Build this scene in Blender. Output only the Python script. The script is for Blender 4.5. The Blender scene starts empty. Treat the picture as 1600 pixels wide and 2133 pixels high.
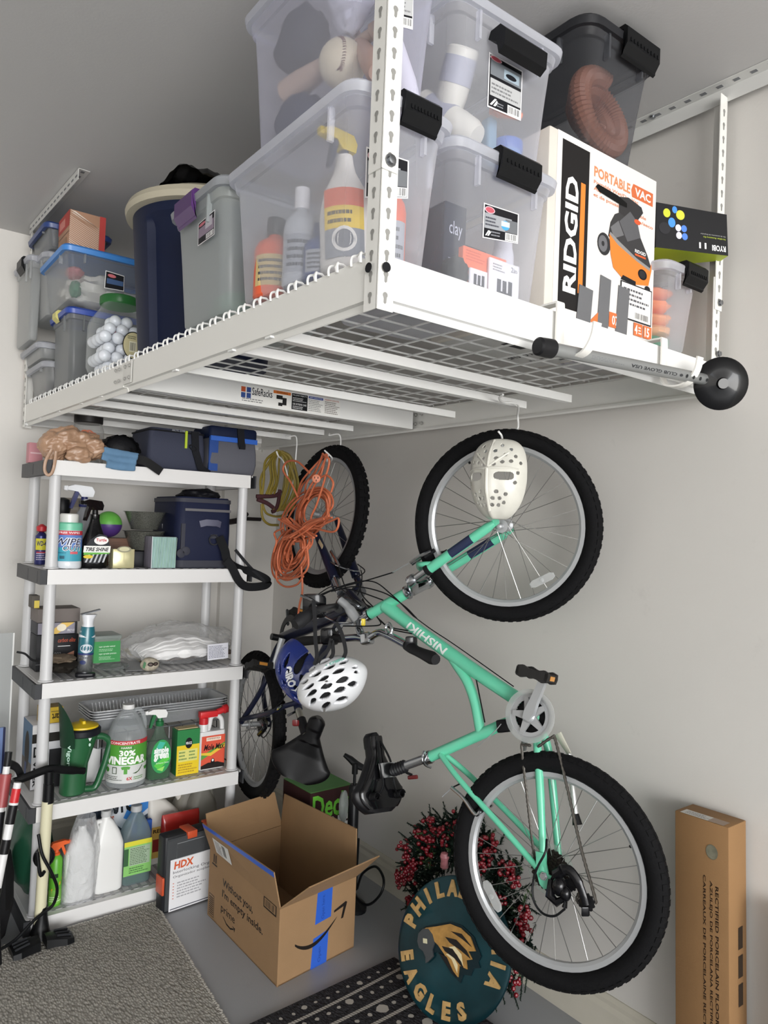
import bpy, math, random, mathutils.geometry
import numpy as np
from mathutils import Vector, Matrix, noise

# ---------------------------------------------------------------- camera
W, H = 1600, 2133
FPX, YAW, PITCH, ROLL, CAMH = 1547.46, 0.645, 0.0217, 0.0382, 1.466
_cy, _sy, _cp, _sp = math.cos(YAW), math.sin(YAW), math.cos(PITCH), math.sin(PITCH)
FW = Vector((_sy*_cp, _cy*_cp, _sp)); _r = Vector((_cy, -_sy, 0)); _u = _r.cross(FW)
RT = math.cos(ROLL)*_r + math.sin(ROLL)*_u
UP = -math.sin(ROLL)*_r + math.cos(ROLL)*_u
CAM = Vector((0, 0, CAMH))
sc = bpy.context.scene
cd = bpy.data.cameras.new('camera'); cam = bpy.data.objects.new('camera', cd); sc.collection.objects.link(cam)
cam.matrix_world = Matrix(((RT.x, UP.x, -FW.x, 0), (RT.y, UP.y, -FW.y, 0), (RT.z, UP.z, -FW.z, CAMH), (0, 0, 0, 1)))
cd.sensor_fit = 'HORIZONTAL'; cd.sensor_width = 36; cd.lens = 36*FPX/W; cd.clip_start = .02
sc.camera = cam
# ---------------------------------------------------------------- daylight through the open garage door
wd = bpy.data.worlds.new('daylight'); sc.world = wd; wd.use_nodes = True
bg = wd.node_tree.nodes['Background']; bg.inputs[1].default_value = 1.5
_tc = wd.node_tree.nodes.new('ShaderNodeTexCoord'); _sp = wd.node_tree.nodes.new('ShaderNodeSeparateXYZ'); _cr = wd.node_tree.nodes.new('ShaderNodeValToRGB')
_cr.color_ramp.elements[0].position = .47; _cr.color_ramp.elements[0].color = (1.0, .97, .93, 1)      # sunlit drive and street below the horizon
_cr.color_ramp.elements[1].position = .53; _cr.color_ramp.elements[1].color = (.90, .95, 1.0, 1)      # bright overcast sky above
_mr = wd.node_tree.nodes.new('ShaderNodeMapRange'); _mr.inputs[1].default_value = -1; _mr.inputs[2].default_value = 1
wd.node_tree.links.new(_tc.outputs['Generated'], _sp.inputs[0]); wd.node_tree.links.new(_sp.outputs[2], _mr.inputs[0]); wd.node_tree.links.new(_mr.outputs[0], _cr.inputs[0]); wd.node_tree.links.new(_cr.outputs[0], bg.inputs[0])
def area_light(name, loc, rot, sx, sy, power, color):
    l = bpy.data.lights.new(name, 'AREA'); l.shape = 'RECTANGLE'; l.size = sx; l.size_y = sy; l.energy = power; l.color = color
    o = bpy.data.objects.new(name, l); sc.collection.objects.link(o); o.location = loc; o.rotation_euler = rot; return o
area_light('garage_door_daylight', (-.9, -5.4, 1.35), (math.radians(90), 0, 0), 4.4, 2.5, 150, (1, .99, .975))
vs = sc.view_settings; vs.view_transform = 'Standard'; vs.look = 'None'; vs.gamma = 1; vs.exposure = 1.36; vs.use_curve_mapping = False
sc.cycles.use_denoising = True
sc.cycles.transparent_max_bounces = 32
sc.cycles.max_bounces = 8; sc.cycles.diffuse_bounces = 4; sc.cycles.glossy_bounces = 3; sc.cycles.transmission_bounces = 6
sc.cycles.sample_clamp_indirect = 4; sc.cycles.caustics_reflective = False; sc.cycles.caustics_refractive = False

# ---------------------------------------------------------------- helpers
R = math.radians
C = sc.collection
RND = random.Random(7)
def ray(px, py): return FW + RT*((px-W/2)/FPX) - UP*((py-H/2)/FPX)
def at(px, py, X=None, Y=None, Z=None, D=None, pl=None):
    """the point seen at a pixel of the photograph, on a given real plane"""
    d = ray(px, py)
    if X is not None: t = (X-CAM.x)/d.x
    elif Y is not None: t = (Y-CAM.y)/d.y
    elif Z is not None: t = (Z-CAM.z)/d.z
    elif pl is not None: t = (pl[0]-CAM).dot(pl[1])/d.dot(pl[1])
    else: t = D
    return CAM + d*t
def pix(p):
    d = Vector(p)-CAM; z = d.dot(FW)
    return W/2+FPX*d.dot(RT)/z, H/2-FPX*d.dot(UP)/z
def colx(px, Y, Z):
    """x on the plane y=Y at height Z that shows in picture column px"""
    py = 1066
    for _ in range(4):
        p = at(px, py, Y=Y); py = pix((p.x, Y, Z))[1]
    return at(px, py, Y=Y).x
def lin(c):
    if isinstance(c, str):
        c = tuple(int(c[i:i+2], 16)/255 for i in (0, 2, 4))
    return tuple(x/12.92 if x <= .04045 else ((x+.055)/1.055)**2.4 for x in c)+(1,)
_M = {}
def M(col, rough=.5, metal=0, bump=0, bscale=60, var=0, vscale=8, spec=.5, coat=0, alpha=1, trans=0, stretch=None):
    """cached procedural material: base colour (sRGB hex) with optional mottling and relief"""
    key = (col, rough, metal, bump, bscale, var, vscale, spec, coat, alpha, trans, stretch)
    if key in _M: return _M[key]
    m = bpy.data.materials.new('paint_'+col if isinstance(col, str) else 'paint'); m.use_nodes = True
    nt = m.node_tree; b = nt.nodes['Principled BSDF']
    b.inputs['Base Color'].default_value = lin(col); b.inputs['Roughness'].default_value = rough; b.inputs['Metallic'].default_value = metal
    lc = lin(col); dk = max(lc[:3]) < .06
    b.inputs['Specular IOR Level'].default_value = spec*(.45 if dk else 1); b.inputs['Coat Weight'].default_value = coat*(.6 if dk else 1)
    if bump or var:
        tc = nt.nodes.new('ShaderNodeTexCoord'); src = tc.outputs['Object']
        if stretch:
            mp = nt.nodes.new('ShaderNodeMapping'); mp.inputs['Scale'].default_value = stretch
            nt.links.new(src, mp.inputs[0]); src = mp.outputs[0]
    if var:
        n = nt.nodes.new('ShaderNodeTexNoise'); n.inputs['Scale'].default_value = vscale; n.inputs['Detail'].default_value = 6
        nt.links.new(src, n.inputs['Vector'])
        cr = nt.nodes.new('ShaderNodeMapRange'); cr.inputs[1].default_value = .3; cr.inputs[2].default_value = .7
        cr.inputs[3].default_value = 1-var; cr.inputs[4].default_value = 1+var*.6; nt.links.new(n.outputs[0], cr.inputs[0])
        hs = nt.nodes.new('ShaderNodeHueSaturation'); hs.inputs['Color'].default_value = lin(col)
        nt.links.new(cr.outputs[0], hs.inputs['Value']); nt.links.new(hs.outputs[0], b.inputs['Base Color'])
    if bump:
        n = nt.nodes.new('ShaderNodeTexNoise'); n.inputs['Scale'].default_value = bscale; n.inputs['Detail'].default_value = 5
        nt.links.new(src, n.inputs['Vector'])
        bm = nt.nodes.new('ShaderNodeBump'); bm.inputs['Strength'].default_value = bump; bm.inputs['Distance'].default_value = .004
        nt.links.new(n.outputs[0], bm.inputs['Height']); nt.links.new(bm.outputs[0], b.inputs['Normal'])
    if alpha < 1:
        tr = nt.nodes.new('ShaderNodeBsdfTransparent'); mx = nt.nodes.new('ShaderNodeMixShader'); mx.inputs[0].default_value = alpha
        nt.links.new(tr.outputs[0], mx.inputs[1]); nt.links.new(b.outputs[0], mx.inputs[2])
        nt.links.new(mx.outputs[0], nt.nodes['Material Output'].inputs[0])
    _M[key] = m
    return m
def frost(col, alpha, tint='ffffff', rough=.28, wrinkle=0, back=.5):
    """milky see-through plastic: clear share, translucent share and gloss"""
    key = ('frost', col, alpha, tint, rough, wrinkle, back)
    if key in _M: return _M[key]
    m = bpy.data.materials.new('frosted_plastic'); m.use_nodes = True; nt = m.node_tree; b = nt.nodes['Principled BSDF']
    b.inputs['Base Color'].default_value = lin(col); b.inputs['Roughness'].default_value = rough
    tl = nt.nodes.new('ShaderNodeBsdfTranslucent'); tl.inputs[0].default_value = lin(col)
    m1 = nt.nodes.new('ShaderNodeMixShader'); m1.inputs[0].default_value = back
    nt.links.new(b.outputs[0], m1.inputs[1]); nt.links.new(tl.outputs[0], m1.inputs[2])
    tr = nt.nodes.new('ShaderNodeBsdfTransparent'); tr.inputs[0].default_value = lin(tint)
    lw = nt.nodes.new('ShaderNodeLayerWeight'); lw.inputs[0].default_value = .35
    mr = nt.nodes.new('ShaderNodeMapRange'); mr.inputs[3].default_value = alpha; mr.inputs[4].default_value = min(1, alpha+.45)
    nt.links.new(lw.outputs['Facing'], mr.inputs[0])
    m2 = nt.nodes.new('ShaderNodeMixShader'); nt.links.new(mr.outputs[0], m2.inputs[0])
    nt.links.new(tr.outputs[0], m2.inputs[1]); nt.links.new(m1.outputs[0], m2.inputs[2])
    nt.links.new(m2.outputs[0], nt.nodes['Material Output'].inputs[0])
    if wrinkle:
        tc = nt.nodes.new('ShaderNodeTexCoord'); n = nt.nodes.new('ShaderNodeTexNoise'); n.inputs['Scale'].default_value = 22
        n.inputs['Detail'].default_value = 4; n.inputs['Distortion'].default_value = 1.5
        nt.links.new(tc.outputs['Object'], n.inputs['Vector'])
        bm = nt.nodes.new('ShaderNodeBump'); bm.inputs['Strength'].default_value = wrinkle; bm.inputs['Distance'].default_value = .02
        nt.links.new(n.outputs[0], bm.inputs['Height']); nt.links.new(bm.outputs[0], b.inputs['Normal'])
    _M[key] = m
    return m

def empty(name, loc, rz=0, rot=None):
    o = bpy.data.objects.new(name, None); C.objects.link(o); o.location = loc
    o.rotation_euler = rot if rot is not None else (0, 0, rz); o.empty_display_size = .05
    return o
def tag(o, label=None, cat=None, group=None, kind=None):
    if label: o['label'] = label
    if cat: o['category'] = cat
    if group: o['group'] = group
    if kind: o['kind'] = kind
    return o
def thing(name, label, cat, loc=(0, 0, 0), rz=0, group=None, rot=None):
    return tag(empty(name, loc, rz, rot), label, cat, group)
def basis(o):
    if o is None: return Matrix()
    m = o.matrix_basis.copy()
    return basis(o.parent) @ m if o.parent else m

def rrect(w, d, r, seg=4, cx=0, cy=0):
    r = min(r, w/2-1e-5, d/2-1e-5); pts = []
    for qx, qy, a0 in ((1, 1, 0), (-1, 1, 90), (-1, -1, 180), (1, -1, 270)):
        for k in range(seg+1):
            a = R(a0+90*k/seg)
            pts.append((cx+qx*(w/2-r)+r*math.cos(a), cy+qy*(d/2-r)+r*math.sin(a)))
    return pts
def circ(r, n=20, cx=0, cy=0, ry=None):
    return [(cx+r*math.cos(2*math.pi*k/n), cy+(ry or r)*math.sin(2*math.pi*k/n)) for k in range(n)]
def catmull(pts, n=6, closed=False):
    P = [Vector(p) for p in pts]; out = []; L = len(P)
    rng = range(L if closed else L-1)
    for i in rng:
        p0 = P[(i-1) % L] if closed or i > 0 else P[0]*2-P[1]
        p1 = P[i]; p2 = P[(i+1) % L]
        p3 = P[(i+2) % L] if closed or i+2 < L else P[-1]*2-P[-2]
        for k in range(n):
            t = k/n
            out.append(.5*((2*p1)+(-p0+p2)*t+(2*p0-5*p1+4*p2-p3)*t*t+(-p0+3*p1-3*p2+p3)*t**3))
    if not closed: out.append(P[-1])
    return out
def frame_to(d, up=Vector((0, 0, 1))):
    """matrix whose local z runs along d"""
    z = Vector(d).normalized()
    if abs(z.dot(up)) > .99: up = Vector((0, 1, 0)) if abs(z.y) < .9 else Vector((1, 0, 0))
    x = up.cross(z).normalized(); y = z.cross(x)
    return Matrix(((x.x, y.x, z.x, 0), (x.y, y.y, z.y, 0), (x.z, y.z, z.z, 0), (0, 0, 0, 1)))
def axes(o, x, y, z):
    o, x, y, z = (Vector(v) for v in (o, x, y, z))
    return Matrix(((x.x, y.x, z.x, o.x), (x.y, y.y, z.y, o.y), (x.z, y.z, z.z, o.z), (0, 0, 0, 1)))
T = Matrix.Translation
def Rz(a): return Matrix.Rotation(a, 4, 'Z')
def Rx(a): return Matrix.Rotation(a, 4, 'X')
def Ry(a): return Matrix.Rotation(a, 4, 'Y')

class G:
    def __init__(s): s.V = []; s.F = []; s.I = []
    def add(s, v, f, mi=0, m=None):
        b = len(s.V)
        s.V += [(m @ Vector(p)) if m is not None else Vector(p) for p in v]
        s.F += [tuple(b+i for i in q) for q in f]; s.I += [mi]*len(f)
        return s
    def box(s, x0, x1, y0, y1, z0, z1, mi=0, m=None):
        v = [(x, y, z) for z in (z0, z1) for x, y in ((x0, y0), (x1, y0), (x1, y1), (x0, y1))]
        return s.add(v, [(3, 2, 1, 0), (4, 5, 6, 7), (0, 1, 5, 4), (1, 2, 6, 5), (2, 3, 7, 6), (3, 0, 4, 7)], mi, m)
    def loft(s, loops, cap0=True, cap1=True, mi=0, m=None, closed=False):
        n = len(loops[0]); v = [p for l in loops for p in l]; f = []
        for i in range(len(loops)-(0 if closed else 1)):
            a = i*n; b = ((i+1) % len(loops))*n
            for k in range(n):
                f.append((a+k, a+(k+1) % n, b+(k+1) % n, b+k))
        if cap0: f.append(tuple(range(n-1, -1, -1)))
        if cap1: f.append(tuple((len(loops)-1)*n+k for k in range(n)))
        return s.add(v, f, mi, m)
    def rb(s, x0, x1, y0, y1, z0, z1, r=.01, b=None, seg=3, mi=0, m=None):
        """box with rounded upright edges and eased top and bottom"""
        w, d = x1-x0, y1-y0; b = min(r if b is None else b, (z1-z0)*.45); cx, cy = (x0+x1)/2, (y0+y1)/2
        L = []
        for z, i in ((z0, b), (z0+b*.3, b*.3), (z0+b, 0), (z1-b, 0), (z1-b*.3, b*.3), (z1, b)):
            L.append([(x, y, z) for x, y in rrect(w-2*i, d-2*i, max(r-i, .0005), seg, cx, cy)])
        return s.loft(L, mi=mi, m=m)
    def tube(s, pts, r, seg=8, closed=False, mi=0, m=None, flat=None):
        P = [Vector(p) for p in pts]; n = len(P)
        rs = [r]*n if not hasattr(r, '__len__') else list(r)
        tan = []
        for i in range(n):
            a = P[i-1] if (closed or i > 0) else P[i]; b = P[(i+1) % n] if (closed or i < n-1) else P[i]
            t = (b-a); tan.append(t.normalized() if t.length > 1e-9 else Vector((0, 0, 1)))
        t0 = tan[0]; ref = Vector((0, 0, 1)) if abs(t0.z) < .9 else Vector((1, 0, 0))
        x = (ref-t0*ref.dot(t0)).normalized(); L = []
        for i in range(n):
            t = tan[i]; x = (x-t*x.dot(t))
            x = x.normalized() if x.length > 1e-6 else Vector((1, 0, 0)); y = t.cross(x)
            fy = flat if flat else 1
            L.append([P[i]+x*(rs[i]*math.cos(2*math.pi*k/seg))+y*(rs[i]*fy*math.sin(2*math.pi*k/seg)) for k in range(seg)])
        return s.loft(L, not closed, not closed, mi, m, closed)
    def strap(s, pts, w, th, side, mi=0, m=None):
        """flat band along pts; side = width direction"""
        P = [Vector(p) for p in pts]; L = []
        for i in range(len(P)):
            t = (P[min(i+1, len(P)-1)]-P[max(i-1, 0)]).normalized(); sd = Vector(side[i] if hasattr(side[0], '__len__') else side)
            sd = (sd-t*sd.dot(t)).normalized(); n = t.cross(sd)
            L.append([P[i]+sd*w/2+n*th/2, P[i]-sd*w/2+n*th/2, P[i]-sd*w/2-n*th/2, P[i]+sd*w/2-n*th/2])
        return s.loft(L, mi=mi, m=m)
    def lathe(s, prof, seg=24, mi=0, m=None, sx=1, sy=1):
        L = [[(max(r, 1e-4)*math.cos(2*math.pi*k/seg)*sx, max(r, 1e-4)*math.sin(2*math.pi*k/seg)*sy, z) for k in range(seg)] for r, z in prof]
        return s.loft(L, mi=mi, m=m)
    def ball(s, c, r, seg=16, mi=0, m=None, sx=1, sy=1, sz=1):
        n = max(4, seg//2); L = []
        for i in range(n+1):
            a = math.pi*i/n-math.pi/2; rr = max(math.cos(a), .002)*r
            L.append([(c[0]+rr*math.cos(2*math.pi*k/seg)*sx, c[1]+rr*math.sin(2*math.pi*k/seg)*sy, c[2]+math.sin(a)*r*sz) for k in range(seg)])
        return s.loft(L, mi=mi, m=m)
    def prism(s, poly, z0, z1, mi=0, m=None):
        n = len(poly); v = [(x, y, z) for z in (z0, z1) for x, y in poly]
        f = [tuple(range(n-1, -1, -1)), tuple(range(n, 2*n))]+[(k, (k+1) % n, n+(k+1) % n, n+k) for k in range(n)]
        return s.add(v, f, mi, m)
    def quad(s, a, b, c, d, mi=0): return s.add([a, b, c, d], [(0, 1, 2, 3)], mi)
    def grid(s, fn, nu, nv, mi=0, m=None, closed_u=False):
        v = [fn(i/nu, j/nv) for j in range(nv+1) for i in range(nu+(0 if closed_u else 1))]; w = nu if closed_u else nu+1
        f = [(j*w+i, j*w+(i+1) % w, (j+1)*w+(i+1) % w, (j+1)*w+i) for j in range(nv) for i in range(nu)]
        return s.add(v, f, mi, m)
    def build(s, name, mats, parent=None, w=False, smooth=.6, label=None, kind=None, jitter=0):
        """link as one mesh object; w=True: the coordinates are world ones"""
        me = bpy.data.meshes.new(name); V = s.V
        if w and parent is not None:
            inv = basis(parent).inverted(); V = [inv @ p for p in V]
        me.from_pydata([tuple(p) for p in V], [], s.F)
        for mt in (mats if isinstance(mats, (list, tuple)) else [mats]): me.materials.append(mt)
        me.polygons.foreach_set('material_index', s.I)
        if smooth:
            me.shade_smooth(); me.set_sharp_from_angle(angle=smooth)
        me.validate(); me.update()
        o = bpy.data.objects.new(name, me); C.objects.link(o); o.parent = parent
        if label: o['label'] = label
        if kind: o['kind'] = kind
        return o
def weld_subdiv(o, lv=1, d=1e-4):
    md = o.modifiers.new('weld', 'WELD'); md.merge_threshold = d
    md = o.modifiers.new('soft', 'SUBSURF'); md.levels = md.render_levels = lv
def clone(o, parent=None, loc=None, rot=None, label=None):
    c = o.copy(); C.objects.link(c); c.parent = parent
    if loc is not None: c.location = loc
    if rot is not None: c.rotation_euler = rot
    if label: c['label'] = label
    for ch in list(o.children): clone(ch, c)
    return c
# --- flat print: lettering and blocks of colour laid on a surface
_TX = {}
def glyphs(s, bold=0, shear=0):
    key = (s, bold, shear)
    if key not in _TX:
        cu = bpy.data.curves.new('lettering', 'FONT'); cu.body = s; cu.size = 1; cu.offset = bold; cu.shear = shear; cu.resolution_u = 2
        o = bpy.data.objects.new('lettering', cu); me = bpy.data.meshes.new_from_object(o)
        V = [v.co.copy() for v in me.vertices]; F = [tuple(p.vertices) for p in me.polygons]
        bpy.data.objects.remove(o); bpy.data.curves.remove(cu); bpy.data.meshes.remove(me)
        x0 = min(v.x for v in V); x1 = max(v.x for v in V); y0 = min(v.y for v in V); y1 = max(v.y for v in V)
        _TX[key] = ([((v.x-x0)/(x1-x0), (v.y-y0)/(y1-y0)) for v in V], F, (x1-x0)/(y1-y0))
    return _TX[key]
def quadmap(a, b, d, c=None):
    """a = lower left, b = lower right, d = upper left (c = upper right) of the printed area"""
    a, b, d = Vector(a), Vector(b), Vector(d); c = Vector(c) if c is not None else b+d-a
    n = (b-a).cross(d-a).normalized()
    return lambda u, v, l: a*(1-u)*(1-v)+b*u*(1-v)+c*u*v+d*(1-u)*v+n*l
def cylmap(r0, z0, z1, a0, a1, r1=None, cx=0, cy=0, sy=1):
    """wraps the print round an upright axis, from angle a0 to a1 (degrees)"""
    r1 = r1 or r0
    def f(u, v, l):
        a = R(a0+(a1-a0)*u); r = r0+(r1-r0)*v+l
        return Vector((cx+r*math.cos(a), cy+r*math.sin(a)*sy, z0+(z1-z0)*v))
    return f
class Print:
    def __init__(s, fn, lift=.00008):
        s.fn = fn; s.g = G(); s.m = []; s.l = 1; s.k = lift; c = fn(.5, .5, 0)
        s.bent = max((fn(0, .5, 0)+fn(1, .5, 0)-2*c).length, (fn(.5, 0, 0)+fn(.5, 1, 0)-2*c).length) > .002
    def _lay(s, P, F, mi):
        """lay a flat outline on the surface, finely divided where the surface is curved"""
        if not s.bent: s.g.add([s.fn(u, v, s.l*s.k) for u, v in P], F, mi); return
        tr = []
        for f in F: tr += [tuple(f[i] for i in q) for q in mathutils.geometry.tessellate_polygon([[Vector((P[i][0], P[i][1], 0)) for i in f]])] if len(f) > 3 else [f]
        T3 = [tuple(P[i] for i in f) for f in tr]
        for _ in range(2):
            o = []
            for a, b, c in T3:
                if max(abs(a[0]-b[0]), abs(b[0]-c[0]), abs(a[0]-c[0]), abs(a[1]-b[1]), abs(b[1]-c[1]), abs(a[1]-c[1])) < .06: o.append((a, b, c)); continue
                ab, bc, ca = [((p[0]+q[0])/2, (p[1]+q[1])/2) for p, q in ((a, b), (b, c), (c, a))]; o += [(a, ab, ca), (ab, b, bc), (ca, bc, c), (ab, bc, ca)]
            T3 = o
        s.g.add([s.fn(u, v, s.l*s.k) for t in T3 for u, v in t], [(3*i, 3*i+1, 3*i+2) for i in range(len(T3))], mi)
    def _mi(s, col):
        m = col if not isinstance(col, str) else M(col, .55)
        if m not in s.m: s.m.append(m)
        return s.m.index(m)
    def poly(s, pts, col):
        s._lay(pts, [tuple(range(len(pts)))], s._mi(col)); s.l += 1; return s
    def rect(s, u0, v0, u1, v1, col, n=1):
        if s.bent and n == 1: return s.poly([(u0, v0), (u1, v0), (u1, v1), (u0, v1)], col)
        mi = s._mi(col); p = []
        for k in range(n+1):
            u = u0+(u1-u0)*k/n; p += [s.fn(u, v0, s.l*s.k), s.fn(u, v1, s.l*s.k)]
        s.g.add(p, [(2*k, 2*k+2, 2*k+3, 2*k+1) for k in range(n)], mi); s.l += 1; return s
    def ell(s, u, v, ru, rv, col, n=20): return s.poly([(u+ru*math.cos(2*math.pi*k/n), v+rv*math.sin(2*math.pi*k/n)) for k in range(n)], col)
    def txt(s, t, u0, v0, u1, v1, col, bold=0, shear=0, turn=0):
        V, F, asp = glyphs(t, bold, shear); out = []
        for x, y in V:
            if turn == 90: x, y = 1-y, x
            elif turn == -90: x, y = y, 1-x
            elif turn == 180: x, y = 1-x, 1-y
            out.append((u0+(u1-u0)*x, v0+(v1-v0)*y))
        s._lay(out, F, s._mi(col)); s.l += .5; return s
    def lines(s, u0, v0, u1, v1, n, col, fill=.45, seed=1):
        """rows of small print too fine to read"""
        q = random.Random(seed); h = (v1-v0)/n
        for k in range(n):
            y = v1-h*(k+.5); x = u0; e = u0+(u1-u0)*q.uniform(.7, 1)
            while x < e:
                w = (u1-u0)*q.uniform(.04, .13); s.rect(x, y-h*fill/2, min(x+w, e), y+h*fill/2, col); s.l -= 1
                x += w+(u1-u0)*.022
        s.l += 1; return s
    def bars(s, u0, v0, u1, v1, col='1a1a1a', n=14, seed=3):
        q = random.Random(seed); x = u0; st = (u1-u0)/n
        for k in range(n):
            s.rect(x, v0, x+st*q.uniform(.25, .7), v1, col); s.l -= 1; x += st
        s.l += 1; return s
    def build(s, name='label', parent=None, w=False, label=None): return s.g.build(name, s.m, parent, w, smooth=0, label=label)
# ================================================================ the room
XR, YB, ZC = 1.90, 3.5, 2.673
def wall_mat(col, name, var=.03, stain=0):
    m = bpy.data.materials.new(name); m.use_nodes = True; nt = m.node_tree; b = nt.nodes['Principled BSDF']; L = nt.links
    b.inputs['Roughness'].default_value = .55; b.inputs['Specular IOR Level'].default_value = .25
    tc = nt.nodes.new('ShaderNodeTexCoord')
    n1 = nt.nodes.new('ShaderNodeTexNoise'); n1.inputs['Scale'].default_value = 1.3; n1.inputs['Detail'].default_value = 5
    n2 = nt.nodes.new('ShaderNodeTexNoise'); n2.inputs['Scale'].default_value = 9; n2.inputs['Detail'].default_value = 8; n2.inputs['Roughness'].default_value = .7
    for n in (n1, n2): L.new(tc.outputs['Object'], n.inputs['Vector'])
    r1 = nt.nodes.new('ShaderNodeMapRange'); r1.inputs[1].default_value = .3; r1.inputs[2].default_value = .7; r1.inputs[3].default_value = 1-var; r1.inputs[4].default_value = 1+var*.5
    r2 = nt.nodes.new('ShaderNodeMapRange'); r2.inputs[1].default_value = .62; r2.inputs[2].default_value = .80; r2.inputs[3].default_value = 1; r2.inputs[4].default_value = 1-stain
    L.new(n1.outputs[0], r1.inputs[0]); L.new(n2.outputs[0], r2.inputs[0])
    mu = nt.nodes.new('ShaderNodeMath'); mu.operation = 'MULTIPLY'; L.new(r1.outputs[0], mu.inputs[0]); L.new(r2.outputs[0], mu.inputs[1])
    hs = nt.nodes.new('ShaderNodeHueSaturation'); hs.inputs['Color'].default_value = lin(col); L.new(mu.outputs[0], hs.inputs['Value']); L.new(hs.outputs[0], b.inputs['Base Color'])
    n3 = nt.nodes.new('ShaderNodeTexNoise'); n3.inputs['Scale'].default_value = 160; n3.inputs['Detail'].default_value = 2
    L.new(tc.outputs['Object'], n3.inputs['Vector'])
    bm = nt.nodes.new('ShaderNodeBump'); bm.inputs['Strength'].default_value = .12; bm.inputs['Distance'].default_value = .002
    L.new(n3.outputs[0], bm.inputs['Height']); L.new(bm.outputs[0], b.inputs['Normal'])
    return m
WALL = wall_mat('d8d5d0', 'wall_paint', .03, .10)
def struct(name, g, m, parent=None, **k):
    o = g.build(name, m, parent, **k)
    if parent is None: o['kind'] = 'structure'
    return o
struct('wall_right', G().box(XR, XR+.12, -5.2, YB, 0, ZC), WALL, smooth=0)
struct('wall_back', G().box(-4.4, XR+.12, YB, YB+.12, 0, ZC), WALL, smooth=0)
struct('wall_left', G().box(-4.4, -4.28, -5.2, YB, 0, ZC), WALL, smooth=0)
struct('ceiling', G().box(-4.4, XR+.12, -5.2, YB+.12, ZC, ZC+.12), wall_mat('c4c3c2', 'ceiling_paint', .02), smooth=0)
struct('trim_1', G().box(1.60, XR, YB-.035, YB, 0, ZC), WALL, smooth=0)      # shallow chase in the corner
def floor_mat():
    m = wall_mat('999b9e', 'painted_concrete', .06, .12); b = m.node_tree.nodes['Principled BSDF']
    b.inputs['Roughness'].default_value = .42; b.inputs['Specular IOR Level'].default_value = .4
    return m
struct('floor', G().box(-4.4, XR+.12, -5.4, YB+.12, -.1, 0), floor_mat(), smooth=0)
BB = M('c9c4b6', .5, var=.06)
def base_board(name, a, b, n):
    g = G(); a, b, n = Vector(a), Vector(b), Vector(n); z = Vector((0, 0, 1))
    prof = [(0, 0), (.016, 0), (.016, .085), (.010, .10), (.010, .112), (.004, .125), (0, .125)]
    g.loft([[p+n*u+z*v for u, v in prof] for p in (a, b)]); return struct(name, g, BB, smooth=.3)
base_board('baseboard_right', (XR, -5.2, 0), (XR, YB-.035, 0), (-1, 0, 0))
base_board('baseboard_back', (-4.28, YB, 0), (1.6, YB, 0), (0, -1, 0))
# ================================================================ overhead storage rack
RK = thing('storage_rack', 'white steel overhead storage rack hung from the ceiling and loaded with bins', 'storage rack', (.727, 1.009, 1.856), rz=.028)
RW, RL, RH = 1.135, 2.439, .074          # across, along, beam height
WH = M('e6e5e0', .32, spec=.5); WHW = M('f0f0ee', .28); DK = M('15161a', .5)
def channel(g, a, b, n, lip=.018, th=.0018):
    """C channel from a to b (lower outer corner line), n = inward direction"""
    a, b, n = Vector(a), Vector(b), Vector(n); z = Vector((0, 0, 1))
    sec = [(lip+.012, -.006), (lip+.012, -.004), (lip, 0), (0, .0), (0, RH), (.020, RH), (.020, RH-th), (th, RH-th), (th, th), (lip, th), (lip+.010, -.003)]
    sec = [(lip, -.012), (lip-th, -.010), (lip-.006, 0), (0, 0), (0, RH), (.02, RH), (.02, RH-th), (th, RH-th), (th, th), (lip-.004, th), (lip, -.006)]
    g.loft([[p+n*u+z*v for u, v in sec] for p in (a, b)])
    return g
def bolt_g(g, p, n, r=.006, h=.006):
    g.lathe([(r*1.5, 0), (r*1.5, .0012), (r, .0013), (r, h), (r*.6, h+.001)], 10, m=T(p) @ frame_to(n))
for (a, b, n, nm) in (((0, 0, 0), (0, RL/2+.02, 0), (1, 0, 0), 'long_beam'), ((-.002, RL/2+.0, -.002), (-.002, RL, -.002), (1, 0, 0), 'long_beam'),
                      ((RW, RL/2, 0), (RW, 0, 0), (-1, 0, 0), 'long_beam'), ((RW, RL, 0), (RW, RL/2, 0), (-1, 0, 0), 'long_beam'),
                      ((RW, 0, .0), (0, 0, .0), (0, 1, 0), 'short_beam'), ((0, RL, 0), (RW, RL, 0), (0, -1, 0), 'short_beam')):
    channel(G(), a, b, n).build(nm, WHW if nm == 'short_beam' else WH, RK, smooth=.3)
# middle beam with the instruction sticker
g = G(); ym = RL/2
g.box(.02, RW-.02, ym-.02, ym+.02, -.002, 0); g.box(.02, RW-.02, ym-.02, ym-.018, 0, RH-.01); g.box(.02, RW-.02, ym+.018, ym+.02, 0, RH-.01)
mb = g.build('middle_beam', WHW, RK, smooth=0)
p = Print(lambda u, v, l: Vector((.37+.40*u, ym-.0202-l, .004+.056*v)), .00008)
p.rect(0, 0, 1, 1, 'f4f3ef').rect(.01, .62, .05, .92, 'c4572c').rect(.06, .62, .10, .92, '2c4a8c').rect(.01, .28, .05, .58, '2c4a8c').rect(.06, .28, .10, .58, '2c4a8c')
p.txt('SafeRacks', .11, .50, .30, .95, '20242c', bold=.01).lines(.02, .05, .28, .30, 2, '8a8a8a')
p.rect(.31, .82, .48, 1, 'd9742a').txt('WARNING', .34, .85, .45, .97, '201810').rect(.34, .5, .40, .74, '222222').rect(.40, .18, .44, .62, '222222').rect(.36, .1, .40, .3, '222222')
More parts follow.
